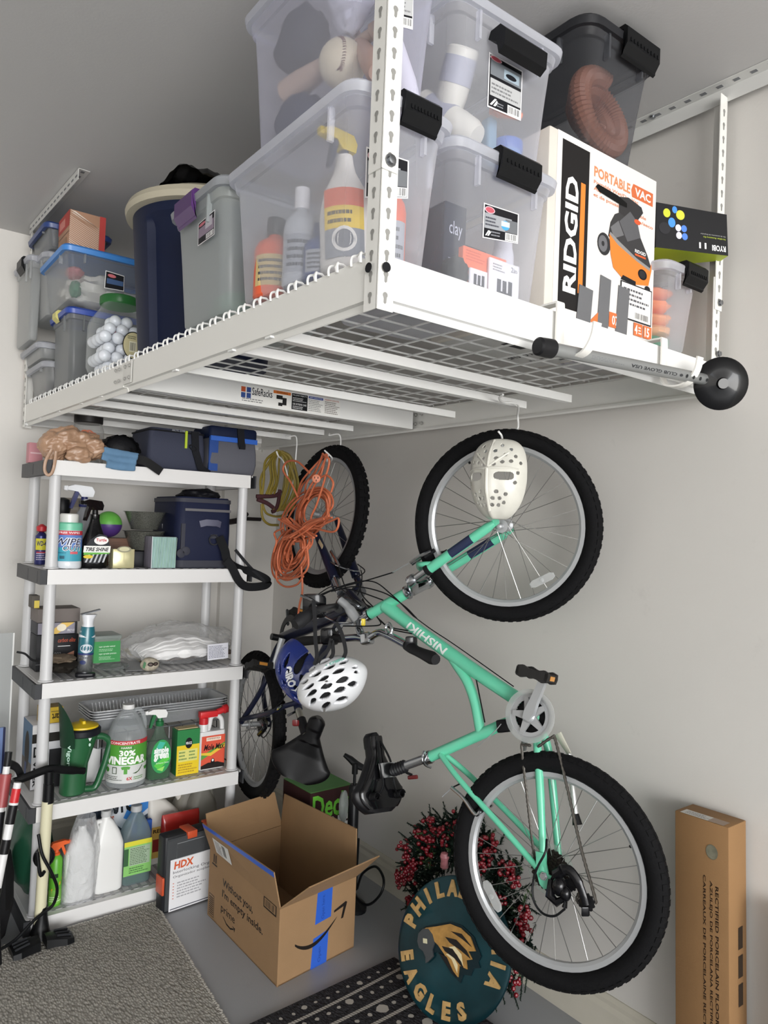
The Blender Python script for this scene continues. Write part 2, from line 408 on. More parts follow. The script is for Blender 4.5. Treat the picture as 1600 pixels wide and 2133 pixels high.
p.rect(.49, .02, .65, 1, '17181b').txt('FALLING OBJECTS', .50, .84, .64, .94, 'f2f2f2').txt('USE EXTREME CARE', .50, .30, .64, .42, 'f2f2f2').lines(.50, .5, .64, .78, 3, 'd8d8d8').lines(.50, .06, .64, .26, 2, 'd8d8d8')
p.rect(.66, .84, .81, .99, '2c4a9c').txt('SAFETY INSTRUCTIONS', .67, .87, .80, .96, 'f2f2f2').lines(.66, .05, .81, .8, 7, '9a9a9a')
p.txt('MAXIMUM CAPACITIES', .83, .88, .98, .97, 'c45a3a').lines(.83, .05, .99, .84, 7, '8c8480').build('sticker', mb, label='warning and instruction sticker')
for yy in (.375, .545, .86, 1.45, 1.66, 1.93, 2.2):   # wire deck bearers
    G().box(.004, RW-.13, yy-.0115, yy+.0115, -.004, .018).build('cross_bar', WHW, RK, smooth=0)
# splice plates with bolts
for sx, n in ((-.0035, -1), (RW+.001, 1)):
    g = G(); g.box(sx-.001, sx+.001, ym-.07, ym-.002, .004, RH-.006)
    pl_ = g.build('splice_plate', M('d8d7d2', .35), RK)
    for yy in (ym-.055, ym-.02, ym+.03, ym+.06):
        for zz in (.02, .055):
            g = G(); bolt_g(g, (sx+.002*n, yy, zz), (n, 0, 0), .004, .004); bolt_g(g, (sx-.004*n-.002, yy, zz), (-n, 0, 0), .005, .008); g.build('bolt', M('b9b8b4', .35, .5), pl_)
# wire deck
WZ = .082
wx = G()
pts = [(-.002, 0, WZ-.012), (-.004, 0, WZ-.004), (-.001, 0, WZ+.004), (.012, 0, WZ+.005), (.02, 0, WZ), (RW-.02, 0, WZ), (RW-.006, 0, WZ+.004), (RW+.001, 0, WZ+.002), (RW+.002, 0, WZ-.012)]
def wire_x(y, n=1):
    global w0
    if n:
        a = Vector((0, 0, 0)); w0 = G().tube(pts, .0026, 6).build('wire', WHW, RK)
        w0.location = (0, y, 0)
    else: clone(w0, RK, (0, y, 0))
    e = G() if n else None
first = True
for k in range(33):
    y = .05+k*.0705
    if y > RL-.03: break
    wire_x(y, first)
    if first:
        loop0 = G().tube(catmull([(-.003, 0, WZ-.014), (-.004, 0, WZ-.002), (-.001, .002, WZ+.005), (.004, .018, WZ+.005), (-.001, .027, WZ+.004), (-.004, .028, WZ-.004), (-.003, .028, WZ-.014)], 3), .0025, 6).build('wire_loop', WHW, RK)
        loop0.location = (0, y-.004, 0)
    else: clone(loop0, RK, (0, y-.004, 0))
    first = False
first = True
for k in range(12):
    x = .07+k*.092
    for y0, y1 in ((.03, ym-.01), (ym+.01, RL-.03)):
        if first: wy0 = G().tube([(0, .03, WZ-.005), (0, ym-.01, WZ-.005)], .0026, 6).build('wire', WHW, RK); wy0.location = (x, 0, 0)
        else: clone(wy0, RK, (x, y0-.03, 0))
        first = False
# posts: angle with keyhole slots punched as dark insets
def keyhole(n, m):
    return None
def post(x, y, sx, sy, z0, z1, name='post'):
    """angle post: corner at x,y, legs along sx (x) and sy (y)"""
    w, th = .036, .002; g = G()
    g.box(min(x, x+sx*w), max(x, x+sx*w), min(y, y+sy*th), max(y, y+sy*th), z0, z1)
    g.box(min(x, x+sx*th), max(x, x+sx*th), min(y, y+sy*w), max(y, y+sy*w), z0, z1)
    o = g.build(name, WH, RK, smooth=0)
    s = G(); n = int((z1-z0)/.036)
    for k in range(n):
        zc = z0+.022+k*.036
        for face in (0, 1):
            pl = []
            for i in range(9): a = R(-60+300*i/8); pl.append((.0052*math.cos(a+R(0))*1.0, .0052*math.sin(a)))
            pl = [(.0052*math.cos(R(-50+280*i/8)), .004+.0052*math.sin(R(-50+280*i/8))) for i in range(9)]+[(-.0026, -.002), (-.0026, -.009), (0, -.011), (.0026, -.009)]
            if face == 0: mm = axes((x+sx*w*.5, y-sy*.0006, zc), (1, 0, 0), (0, 0, 1), (0, 1, 0))
            else: mm = axes((x-sx*.0006, y+sy*w*.5, zc), (0, 1, 0), (0, 0, 1), (1, 0, 0))
            s.prism(pl, -.0003, .0003, m=mm)
    s.build('slot', M('8d8c88', .6), o, smooth=0, kind='stuff')
    return o
PZ = ZC-1.856
p1 = post(-.004, -.004, 1, 1, -.022, .30); p2 = post(-.007, -.007, 1, 1, .215, PZ-.002)
g = G(); bolt_g(g, (.011, -.0095, .232), (0, -1, 0), .0075, .006); g.build('bolt', M('8d8f92', .3, 1), RK)
for xx, yy, nn in ((.011, -.0085, (0, -1, 0)), (-.0085, .015, (-1, 0, 0))): G().lathe([(.0085, 0), (.0085, .0015)], 14, m=T((xx, yy, .05)) @ frame_to(nn)).build('bolt', DK, RK)
post(RW+.004, -.004, -1, 1, -.022, .30); post(RW+.007, -.007, -1, 1, .215, PZ-.03)
post(-.004, RL+.004, 1, -1, -.022, .30); post(-.007, RL+.007, 1, -1, .215, PZ-.002)
post(RW+.004, RL+.004, -1, -1, -.022, .30); post(RW+.007, RL+.007, -1, -1, .215, PZ-.002)
for z in (.10, .235): g = G(); bolt_g(g, (RW-.008, -.0095, z), (0, -1, 0), .006, .006); g.build('bolt', M('8d8f92', .3, 1), RK)
# ceiling angles
def ceiling_angle(x, y0, y1, sx):
    g = G(); z = PZ-.001
    g.box(min(x, x+.04*sx), max(x, x+.04*sx), y0, y1, z-.002, z); g.box(min(x, x+.002*sx), max(x, x+.002*sx), y0, y1, z-.04, z)
    o = g.build('ceiling_bracket', M('d2d2cf', .35), RK, smooth=0)
    s = G(); y = y0+.02
    while y < y1-.02:
        s.box(x-.0008*sx-.0006, x-.0008*sx+.0006, y-.011, y+.011, z-.026, z-.020); s.box(x+.014*sx, x+.026*sx, y-.008, y+.008, z-.0026, z-.002); y += .045
    s.build('slot', M('75777a', .6), o, smooth=0, kind='stuff')
    return o
ceiling_angle(RW+.005, -.42, .55, -1); ceiling_angle(-.030, 1.69, 2.36, 1); ceiling_angle(-.008, -.3, .3, 1); ceiling_angle(RW+.005, RL-.45, RL, -1)
for yy in (.2, -.2): g = G(); bolt_g(g, (RW-.018, yy, PZ-.004), (0, 0, -1), .007, .005); g.build('bolt', M('9a9da0', .3, 1), RK)
# floor mat of each wire hook: bike hooks hanging from the bearers
def rod(name, label, pts, r, mat, group=None, cat='hook'):
    P = catmull(pts, 6); t = thing(name, label, cat, P[0], group=group)
    G().tube(P, r, 8).build('rod', mat, t, w=True); return t
# ================================================================ bins, boxes and the rest on the rack
DZ = 1.949
BLK = M('0e0f11', .4)
CLEAR = frost('eef0f6', .17, 'fafafd', back=.25); CLEAR2 = frost('e8e9f6', .17, 'f6f6fd', back=.25); GREYC = frost('c4c9c9', .45, 'e4e8e8', back=.3); SMOKE = frost('85878c', .12, 'd2d3d6', back=.2)
RIM = frost('e9ebf2', .6, 'f6f8fc')
def bin_box(name, label, x0, x1, y0, y1, z0, z1, mat=CLEAR, rim=RIM, tp=.02, r=.03, lid=None, latch=None, latch_mat=BLK, group=None, latch_side='y', foot=.014):
    t = thing(name, label, 'bin', ((x0+x1)/2, (y0+y1)/2, z0), group=group)
    w, d, h = x1-x0, y1-y0, z1-z0
    def lp(z, e, rr=r): return [(x, y, z) for x, y in rrect(w+2*e, d+2*e, rr, 5)]
    g = G(); g.loft([lp(0, -foot), lp(.004, -foot*.3), lp(.012, 0), lp(h*.55, tp*.5), lp(h*.86, tp*.85), lp(h*.87, tp*.85+.005), lp(h-.018, tp+.006)], cap0=True, cap1=False)
    # moulded ribs by the corners
    for sx in (-1, 1): g.box(sx*(w/2-.04)-.003, sx*(w/2-.04)+.003, -d/2-tp-.010, -d/2-tp*.7-.004, h*.72, h-.02)
    g.box(-w/2-tp-.010, -w/2-tp*.7-.004, -d/2+.045, -d/2+.051, h*.72, h-.02)
    g.build('tub', mat, t)
    g = G(); g.loft([lp(h-.020, tp+.004), lp(h-.020, tp+.016, r+.01), lp(h-.004, tp+.019, r+.01), lp(h+.002, tp+.014, r+.01), lp(h+.002, tp+.002)], cap0=False, cap1=False)
    g.build('rim', rim, t)
    lm = lid or mat
    g = G(); g.loft([lp(h-.002, tp+.004), lp(h+.004, tp+.010), lp(h+.009, tp-.002), lp(h+.004, tp-.02, r*.8), lp(h+.004, tp-.04, r*.6)], cap0=False, cap1=True)
    g.build('lid', lm, t)
    if latch:
        cx, lw, lh = latch
        g = G()
        if latch_side == 'y':
            o = -d/2-tp; prof = [(o-.012, h-lh), (o-.030, h-lh*.55), (o-.030, h+.004), (o-.022, h+.012), (o+.03, h+.012), (o+.03, h+.006), (o-.018, h+.002), (o-.018, h-lh+.004)]
            g.loft([[(cx-t.location.x-lw/2+e, a, b) for a, b in prof] for e in (0, lw)])
            for k in range(9): g.box(cx-t.location.x-lw/2+.012+k*(lw-.024)/8, cx-t.location.x-lw/2+.016+k*(lw-.024)/8, o-.032, o-.029, h-lh*.45, h-lh*.3)
        else:
            o = -w/2-tp; prof = [(o-.010, h-lh), (o-.026, h-lh*.55), (o-.026, h+.004), (o-.018, h+.012), (o+.03, h+.012), (o+.03, h+.006), (o-.014, h+.002), (o-.014, h-lh+.004)]
            g.loft([[(a, cx-t.location.y-lw/2+e, b) for a, b in prof] for e in (0, lw)])
        g.build('latch', latch_mat, t, smooth=.5)
    t['_wall'] = (y0, tp, z0, h)
    return t
def wall_pl(t, off=.0015):
    y0, tp, z0, h = t['_wall']
    return (Vector((0, y0-off, z0)), Vector((0, 1, tp/h)).normalized())
def stick(t, corners, pl):
    """printed area on plane pl through picture corners: lower left, lower right, upper left, upper right"""
    P = [at(x, y, pl=pl) for x, y in corners]
    return Print(quadmap(P[0], P[1], P[2], P[3]))
def bin_label(t, corners, pl=None, style=0):
    p = stick(t, corners, pl or wall_pl(t))
    p.rect(0, 0, 1, 1, 'f1eff2').rect(.03, .03, .97, .97, '17171c')
    if style == 0:      # wide card
        p.rect(.04, .30, .80, .74, '9b9ea3').rect(.62, .30, .96, .70, '6d7074').ell(.62, .5, .12, .15, '4aa3d8').rect(.50, .46, .74, .62, 'c9d3d8').rect(.62, .04, .96, .28, 'f0f0f0').bars(.64, .07, .94, .26, n=14)
        p.ell(.17, .84, .14, .10, 'e9c4cc').ell(.17, .84, .12, .08, 'c05562').lines(.06, .36, .44, .66, 3, '4a4b55').lines(.22, .08, .56, .26, 2, '8d8f95')
        p.poly([(.06, .08), (.1, .08), (.18, .24), (.14, .24)], 'e8e8e8').poly([(.12, .08), (.16, .08), (.22, .2), (.18, .24)], 'e8e8e8')
    else:               # tall card
        p.rect(.06, .62, .96, .90, '757a80').rect(.45, .66, .9, .84, '9fb0bc').ell(.66, .74, .16, .05, '1b1c22').rect(.06, .24, .96, .56, 'b9babb').lines(.1, .28, .9, .5, 3, '77787a').rect(.58, .03, .96, .20, 'f0f0f0').bars(.6, .05, .94, .18, n=12)
        p.ell(.2, .93, .17, .045, 'e9c4cc').ell(.2, .93, .145, .036, 'c05562').poly([(.06, .06), (.12, .06), (.26, .2), (.2, .2)], 'e8e8e8').poly([(.16, .06), (.22, .06), (.3, .14), (.26, .18)], 'e8e8e8').lines(.26, .06, .52, .16, 2, '8d8f95')
    return p.build('label', t, w=True)

# --- front row, near the corner post
B1 = bin_box('storage_bin', 'large clear plastic bin with spray bottles inside, standing on the rack behind the corner post', .725, .900, 1.088, 1.53, DZ, 2.243, CLEAR, latch=(.838, .085, .05))
bin_label(B1, ((760, 412), (850, 414), (763, 305), (852, 335)), style=0)
B2 = bin_box('storage_bin', 'clear lavender bin holding a ball and bats, topmost behind the corner post', .735, .885, 1.095, 1.50, 2.262, 2.59, CLEAR2)
bin_label(B2, ((805, 48), (860, 62), (812, -60), (862, -50)), style=1)
B5 = bin_box('storage_bin', 'clear bin with an orange flyer inside, on the rack beside the tall vacuum carton', .960, 1.205, 1.088, 1.50, DZ, 2.226, CLEAR, latch=(1.100, .115, .05))
bin_label(B5, ((1005, 495), (1079, 508), (1008, 422), (1081, 446)), style=0)
B4 = bin_box('storage_bin', 'clear bin with two white bottles lying inside, topmost beside the corner post bins', .96, 1.222, 1.10, 1.50, 2.245, 2.525, CLEAR)
bin_label(B4, ((1015, 222), (1085, 252), (1019, 108), (1089, 148)), style=1)
# its latch hangs open
g = G(); o = at(1075, 112, Y=1.06)
g.loft([[(o.x-.062+e, o.y+a, o.z+b) for a, b in ((-.012, -.03), (-.028, -.02), (-.03, .012), (-.015, .028), (.012, .026), (.018, .012), (-.006, -.004))] for e in (0, .006, .118, .124)])
g.build('latch', BLK, B4, w=True)
B7 = bin_box('storage_bin', 'smoke grey bin with a coiled ribbed hose inside, on top of the vacuum carton', 1.358, 1.565, 1.10, 1.42, 2.372, 2.646, SMOKE, rim=frost('4b4c50', .6, '8a8b90'), tp=.03, r=.045, lid=frost('3c3d41', .55, '9a9ba0'), latch=(1.500, .13, .06), foot=.02)
BR = bin_box('storage_bin', 'small clear bin of orange and green cloths at the wall end of the rack', 1.665, 1.795, 1.085, 1.42, DZ, 2.16, CLEAR, latch=(1.755, .09, .05))
# --- left run
GR = lambda p: p
B3 = bin_box('storage_bin', 'tall grey translucent bin with a purple latch, beside the navy trash can', .715, .98, 1.60, 1.852, DZ, 2.255, GREYC, rim=frost('c4c7cc', .75, 'e6e8ec'), latch=(1.76, .11, .06), latch_mat=M('4f2c66', .35), latch_side='x')
xl = .700
P = [Vector((xl-.008, at(x, y, X=xl-.008).y, at(x, y, X=xl-.008).z)) for x, y in ((412, 513), (447, 488), (413, 467), (448, 436))]
p = Print(quadmap(*P[:3], P[3])); p.rect(0, 0, 1, 1, 'f0eef0').rect(.03, .03, .97, .97, '1b1a20').rect(.06, .30, .94, .72, '8a7a8c').ell(.25, .84, .2, .07, 'c06a78').rect(.45, .5, .85, .9, 'b9b4bd').rect(.5, .06, .94, .26, 'f0f0f0').bars(.52, .08, .92, .24, n=8).build('label', B3, w=True)
BG = bin_box('storage_bin', 'tall narrow grey bin with blue lid and yellow handle, beside the golf ball jar', .690, .93, 2.86, 3.09, DZ, 2.225, frost('b0b3b4', .45, 'd4d8d9', back=.3), lid=M('2a469c', .35), rim=M('2f4da8', .35), r=.02, tp=.006, latch=(2.99, .05, .03), latch_mat=M('d8cf7a', .4), latch_side='x')
BB_ = bin_box('storage_bin', 'wide clear bin with a bright blue lid, packed with white bags', .665, .98, 2.80, 3.10, 2.245, 2.425, frost('d4d6d6', .2, 'f0f2f4', back=.2), lid=M('3a78c4', .35), rim=M('3f86d2', .35), r=.02, tp=.02)
p = stick(BB_, ((217, 600), (258, 607), (220, 563), (259, 575)), wall_pl(BB_)); p.rect(0, 0, 1, 1, 'eeeeee').rect(.04, .04, .98, .96, '16171c').ell(.35, .78, .22, .1, 'd07078').rect(.1, .3, .95, .6, '3d5a86').build('label', BB_, w=True)
bin_box('storage_bin', 'small bin with a dark blue lid topping the far pile', .655, .86, 3.10, 3.36, 2.505, 2.60, frost('c4c7c7', .3, 'e4e6e8', back=.2), lid=M('27407c', .35), rim=M('27407c', .35), r=.02, tp=.01)
bin_box('storage_bin', 'upright clear bin under the small dark blue lidded bin', .655, .86, 3.10, 3.36, 2.245, 2.485, frost('cfd1d1', .4, 'eceeee', back=.2), r=.025, tp=.01)
bin_box('storage_bin', 'narrow clear bin with a black latch, leftmost of the far pile', .615, .648, 3.20, 3.44, 2.16, 2.49, frost('c9cbcb', .45, 'e6e8e8', back=.2), r=.012, tp=.004, latch=(3.30, .09, .05), latch_side='x', foot=.004)
bin_box('storage_bin', 'clear weave-sided bin wedged above the lowest far bin', .655, .85, 3.16, 3.44, 2.085, 2.145, frost('c0c2c2', .5, 'dcdede', back=.2), r=.02, tp=.005)
BO = bin_box('storage_bin', 'low clear bin with an orange-print sticker at the far end of the rack', .676, .86, 3.12, 3.385, DZ, 2.065, frost('c4c5c5', .35, 'e2e4e4', back=.2), r=.03, tp=.012)
P = [at(x, y, X=.664) for x, y in ((37, 798), (53, 790), (39, 758), (55, 748))]
Print(quadmap(P[0], P[1], P[2], P[3])).rect(0, 0, 1, 1, 'ece9e4').rect(.05, .8, .95, .95, 'd2713a').lines(.1, .25, .9, .75, 5, '9a9aa0').rect(.5, .05, .9, .2, 'd2713a').build('label', BO, w=True)
# --- cartons
def carton(name, label, x0, x1, y0, y1, z0, z1, m, cat='box', soft=.004):
    t = thing(name, label, cat, ((x0+x1)/2, (y0+y1)/2, z0)); w, d, h = x1-x0, y1-y0, z1-z0
    G().rb(-w/2, w/2, -d/2, d/2, 0, h, soft, soft*.6, 2).build('carton', m, t); return t
CB = M('b08c62', .8, bump=.1, bscale=200, var=.05)
t = carton('vacuum_box', 'tall worn white carton printed with a black and orange vacuum cleaner', 1.236, 1.640, 1.09, 1.47, DZ, 2.366, M('d9d2c8', .6, var=.08, vscale=5))
f = quadmap((1.262, 1.0895, DZ), (1.640, 1.0895, DZ), (1.262, 1.0895, 2.366)); p = Print(f)
p.rect(.0, 0, 1, 1, 'e2deda').rect(.045, .06, .30, .965, '1d1b1b')
p.txt('RIDGID', .085, .15, .205, .785, 'f4f3f1', bold=.035, turn=90).rect(.225, .165, .268, .775, 'e8822e')
p.txt('PORTABLE', .345, .845, .715, .905, 'd58a5c', bold=.03).poly([(.735, .835), (.965, .835), (.965, .915), (.745, .915), (.725, .875)], 'cf6a3c').txt('VAC', .765, .85, .94, .90, 'f3ece4', bold=.03)
for k, s in enumerate(('Portable Wet/Dry Vac', 'Aspirateur de liquides', 'et de poussières portable', 'a mojado/seco')):
    p.txt(s, .345 if k < 3 else .62, .80-.036*k, .345+(.46, .48, .55, .63)[k], .826-.036*k, 'd58a64', bold=.02)
# the vacuum picture: head, handle, drum, wheel
p.poly([(.50, 0.547), (.52, 0.631), (.56, 0.687), (.62, 0.715), (.62, 0.785), (.66, 0.799), (.70, 0.757), (.74, 0.729), (.84, 0.617), (.92, 0.533), (.96, 0.477), (.95, 0.442), (.80, 0.47), (.62, 0.519)], '3b3a3b')
p.poly([(.60, 0.708), (.60, 0.799), (.70, 0.82), (.84, 0.799), (.86, 0.771), (.78, 0.687)], '333233').poly([(.61, 0.659), (.72, 0.743), (.80, 0.701), (.84, 0.617), (.70, 0.561)], '57575a').ell(.80, 0.701, .035, 0.015, 'd0552a').poly([(.52, 0.603), (.60, 0.659), (.66, 0.589), (.56, 0.547)], '6a6a6c')
p.ell(.46, 0.491, .065, 0.06375, '2f2f31').ell(.45, 0.491, .045, 0.0465, '66666a').ell(.45, 0.491, .015, 0.015, '2f2f31')
p.poly([(.51, 0.561), (.60, 0.519), (.80, 0.47), (.95, 0.442), (.965, 0.491), (.97, 0.449), (.94, 0.351), (.80, 0.33), (.66, 0.337), (.56, 0.379), (.53, 0.449)], 'ee7f2c').poly([(.51, 0.561), (.60, 0.519), (.80, 0.47), (.95, 0.442), (.955, 0.4595), (.8, 0.4875), (.62, 0.54), (.52, 0.575)], '8c8a88')
p.ell(.87, 0.4035, .05, 0.0315, '161616').ell(.87, 0.4035, .035, 0.0225, '2a2a2c').poly([(.64, 0.33), (.80, 0.323), (.80, 0.3475), (.66, 0.358)], '1c1c1e').ell(.93, 0.33, .03, 0.0165, '222224').txt('RIDGID', .78, .518, .90, .538, 'e8e8e8', bold=.03).rect(.78, .500, .9, .512, 'c8582c')
p.poly([(.36, .79), (.38, .81), (.58, .80), (.68, .78), (.68, .755), (.60, .755), (.40, .77)], '050505')
p.rect(.64, .11, .98, .325, '26262a').rect(.65, .118, .972, .318, 'e9e7e4').lines(.67, .19, .95, .30, 4, '55555a').bars(.80, .13, .95, .165, n=16)
p.poly([(.34, .03), (.44, .11), (.44, .03)], 'e2743a').rect(.53, .035, .67, .12, 'd9703c').txt('070', .56, .05, .655, .105, 'f4efe9', bold=.02).rect(.79, .03, .885, .105, 'd9703c').txt('4', .80, .04, .83, .095, 'f4efe9', bold=.03).lines(.84, .04, .875, .09, 3, 'f4efe9').rect(.895, .03, .985, .105, 'd9703c').txt('15', .91, .04, .96, .095, 'f4efe9', bold=.03)
lb = p.build('print', t, w=True)
for k, (u0, u1, v0, v1) in enumerate(((.215, .345, .012, .215), (.415, .52, .012, .31), (.60, .715, .012, .29))):
    a, b, c = f(u0, v0, .0018), f(u1, v0-.01, .0018), f(u0+.02, v1, .0018)
    g = G(); g.prism([(0, 0), (1, 0), (1, 1), (0, 1)], -.0008, .0008, m=axes(a, b-a, c-a, (0, 1, 0))); g.build('duct_tape', M('6f7073', .4, .2), t, w=True, smooth=0)
q = Print(quadmap((1.25, 1.10, DZ-.0003), (1.25, 1.46, DZ-.0003), (1.63, 1.10, DZ-.0003), None)); q.rect(0, 0, 1, 1, 'c9c8c6').rect(.1, .5, .5, .75, '8e8e8e').rect(.3, .1, .36, .45, '3a3a3c').rect(.55, .3, .68, .5, '222226').lines(.1, .78, .9, .95, 3, '4a4a4c').lines(.1, .1, .28, .45, 5, '5a5a5c').txt('LUXURY GLOVE', .5, .60, .95, .68, '3c3c3e', bold=.02); q.build('bottom_print', t, w=True)
RYB = [Vector((1.645, 1.085, 2.196)), Vector((1.862, .965, 2.196))]
t = thing('accessory_box', 'black and lime accessory carton lying tilted on the cloth bin by the wall', 'box', (1.70, 1.05, 2.19))
a, b = at(1366, 515, Y=1.07), at(1517, 533, X=1.84); c, d = at(1367, 421, Y=1.07), at(1516, 447, X=1.84)
a = at(1366, 515, Y=1.10); dr = Vector((.84, -.54, 0)).normalized(); n = (a, Vector((-.54, -.84, 0)).normalized()); b = at(1517, 533, pl=n); c = at(1367, 421, pl=n); d = at(1514, 447, pl=n)
bk = -n[1]*.16
g = G(); v = [a, b, d, c]; vb = [p+bk*(.22 if i in (1, 2) else 1) for i, p in enumerate(v)]
g.add(v+vb, [(0, 1, 2, 3), (7, 6, 5, 4), (3, 2, 6, 7), (0, 3, 7, 4), (1, 5, 6, 2)]); g.build('carton', M('1a1a1c', .45), t, w=True, smooth=0)
g = G(); g.add(v+vb, [(4, 5, 1, 0)]); g.build('lime_side', M('b9cc2c', .5), t, w=True, smooth=0)
p = Print(quadmap(a, b, c, d)); p.txt('RYOBI', .78, .08, .97, .22, 'e8e8e8', bold=.03, turn=180).txt('11', .60, .10, .70, .24, 'e8e8e8', bold=.03, turn=180).txt('Scrubber Accessory Kit', .66, .36, .97, .41, 'b9cc2c', turn=180).txt('Kit de accesorios de limpiador', .62, .43, .97, .47, 'b0b0b0', turn=180)
for u, v_, ru, rv, cl in ((.15, .80, .05, .10, 'c9cf2e'), (.26, .90, .035, .08, '3f8ad6'), (.34, .80, .06, .11, 'd3d33a'), (.22, .60, .05, .11, '3f8fe0'), (.31, .50, .04, .08, 'd8d6ea'), (.39, .50, .04, .08, '4a7fd8'), (.32, .33, .04, .08, 'd8d6ea'), (.40, .32, .04, .08, '4a7fd8'), (.12, .45, .08, .13, '2b2b2e')): p.ell(u, v_, ru, rv, cl)
p.build('print', t, w=True)
t = carton('red_box', 'small brown and red carton with slanting stripes on the bright blue lid', .672, .80, 2.88, 3.04, 2.438, 2.595, M('b0886e', .7))
p = Print(quadmap((.672, 2.8795, 2.438), (.80, 2.8795, 2.438), (.672, 2.8795, 2.595)))
for k in range(22): p.poly([(.0+max(0, (k-18)*.05), .02+k*.045), (.0, .03+k*.045), (.82, .0+k*.045-.25 if k > 6 else .0), (.82, max(0, k*.045-.26))] if k > 6 else [(0, .02+k*.045), (0, .035+k*.045), (k*.13, 0.0), (k*.13-.03, 0)], 'e4d6c8')
p.rect(.83, 0, 1, 1, 'b23a36').build('print', t, w=True)
Print(quadmap((.6715, 3.04, 2.438), (.6715, 2.88, 2.438), (.6715, 3.04, 2.595))).rect(0, .62, 1, 1, 'b8443c').rect(.1, .7, .6, .9, 'd8897c').rect(0, .48, 1, .5, '7a5a44').rect(.3, .08, .8, .4, '9a7456').build('print', t, w=True)
# --- navy trash can with a beige lid and a black bag
cx, cy = .925, 2.195
t = thing('trash_can', 'tall navy trash can with a beige rim and lid, standing on the rack', 'trash can', (cx, cy, DZ))
NV = M('141c36', .55, bump=.05, bscale=300); BG_ = M('b3ac98', .5)
g = G(); n = 48; L = []
def canr(a, z):
    r = .195+.035*z/.45; d = 1
    for a0 in (215, 35):          # recessed grip panels
        dd = abs((math.degrees(a)-a0+180) % 360-180)
        if z < .40 and dd < 19: r -= .022*min(1, (19-dd)/3)*min(1, (.40-z)/.03)
    return r
for z in (0, .01, .1, .2, .3, .36, .375, .39, .40, .42, .44): L.append([(canr(2*math.pi*k/96, z)*math.cos(2*math.pi*k/96), canr(2*math.pi*k/96, z)*math.sin(2*math.pi*k/96), z) for k in range(96)])
g.loft(L, cap1=False); g.build('body', NV, t, smooth=.5)
G().lathe([(.228, .425), (.248, .428), (.252, .445), (.245, .462), (.225, .468), (.20, .47), (.195, .478), (.17, .50), (.10, .515), (0, .52)], 48).build('lid', BG_, t)
t = thing('trash_bag', 'crumpled black plastic bag draped over the beige can lid', 'bag', (cx, cy, DZ+.5))
def bag(u, v):
    a = 2*math.pi*u; r = .02+.185*v; z = .022-.05*max(0, v-.75)/.25*(.55+.45*math.sin(3*a)); nn = noise.noise(Vector((3*math.cos(a)*v, 3*math.sin(a)*v, 2)))*.03+noise.noise(Vector((9*math.cos(a)*v, 9*math.sin(a)*v, 5)))*.014
    return Vector((r*math.cos(a)+.03, r*math.sin(a)-.02, z+max(nn, -.015)+.012))
G().grid(bag, 80, 26, closed_u=True).build('bag', M('0d0d0f', .25, bump=.4, bscale=25), t)
# --- jar of golf balls
t = thing('golf_ball_jar', 'big clear jar with a green lid packed with golf balls', 'jar', (.785, 2.61, DZ))
JR = frost('dfe4e4', .04, 'fdfefe', rough=.08, back=.2)
G().loft([[(x, y, z) for x, y in rrect(2*r, 2*r, r*.7, 5)] for r, z in ((.075, 0), (.088, .012), (.095, .03), (.095, .17), (.090, .19), (.06, .235), (.058, .25))], cap1=False).build('jar', JR, t)
G().lathe([(.064, .246), (.066, .25), (.066, .272), (.060, .277), (0, .277)], 32).build('lid', frost('4f9a5a', .6, '9fd8a8'), t)
p = Print(lambda u, v, l: Vector((-.02+.075*u*0+.07*(u-.0), -.0965-l, .055+.09*v)))
p.ell(.6, .5, .52, .52, '1a1c18', 28).ell(.6, .5, .48, .48, 'cfc69a', 28).rect(.4, .25, .75, .65, 'e6e2c8').bars(.44, .3, .7, .6, n=8).lines(.3, .72, .85, .86, 2, '5a5a40').build('label', t)
gb = None; pos = []
rr = random.Random(4); z = .021; lay = 0
while z < .20:
    rad = .071 if z < .17 else .055
    for i in range(-3, 4):
        for j in range(-3, 4):
            x = i*.042+(lay % 2)*.021; y = j*.042+(lay % 2)*.021
            if max(abs(x), abs(y)) < rad: pos.append((x+rr.uniform(-.002, .002), y+rr.uniform(-.002, .002), z))
    z += .033; lay += 1
GBW = M('e9ecf3', .3, coat=.3); GBP = M('e8728c', .3, coat=.3)
for k, q in enumerate(pos):
    pink = (k == len(pos)-9)
    loc = (.785+q[0], 2.61+q[1], DZ+q[2]+.003)
    if gb is None:
        gb = G().ball((0, 0, 0), .0203, 18).build('golf_ball', GBW, None); b = gb
    elif pink:
        b = G().ball((0, 0, 0), .0203, 18).build('golf_ball', GBP, None)
    else: b = clone(gb)
    b.location = loc
    if pink: tag(b, 'single pink golf ball among the white ones in the jar', 'golf ball', 'golf balls in the jar')
    else:
        ly = round((q[2]-.021)/.033); tag(b, 'white golf ball in the %s layer inside the green-lidded jar' % ('lowest', 'second lowest', 'middle', 'upper middle', 'second highest', 'topmost')[ly], 'golf ball', 'golf balls in the jar')
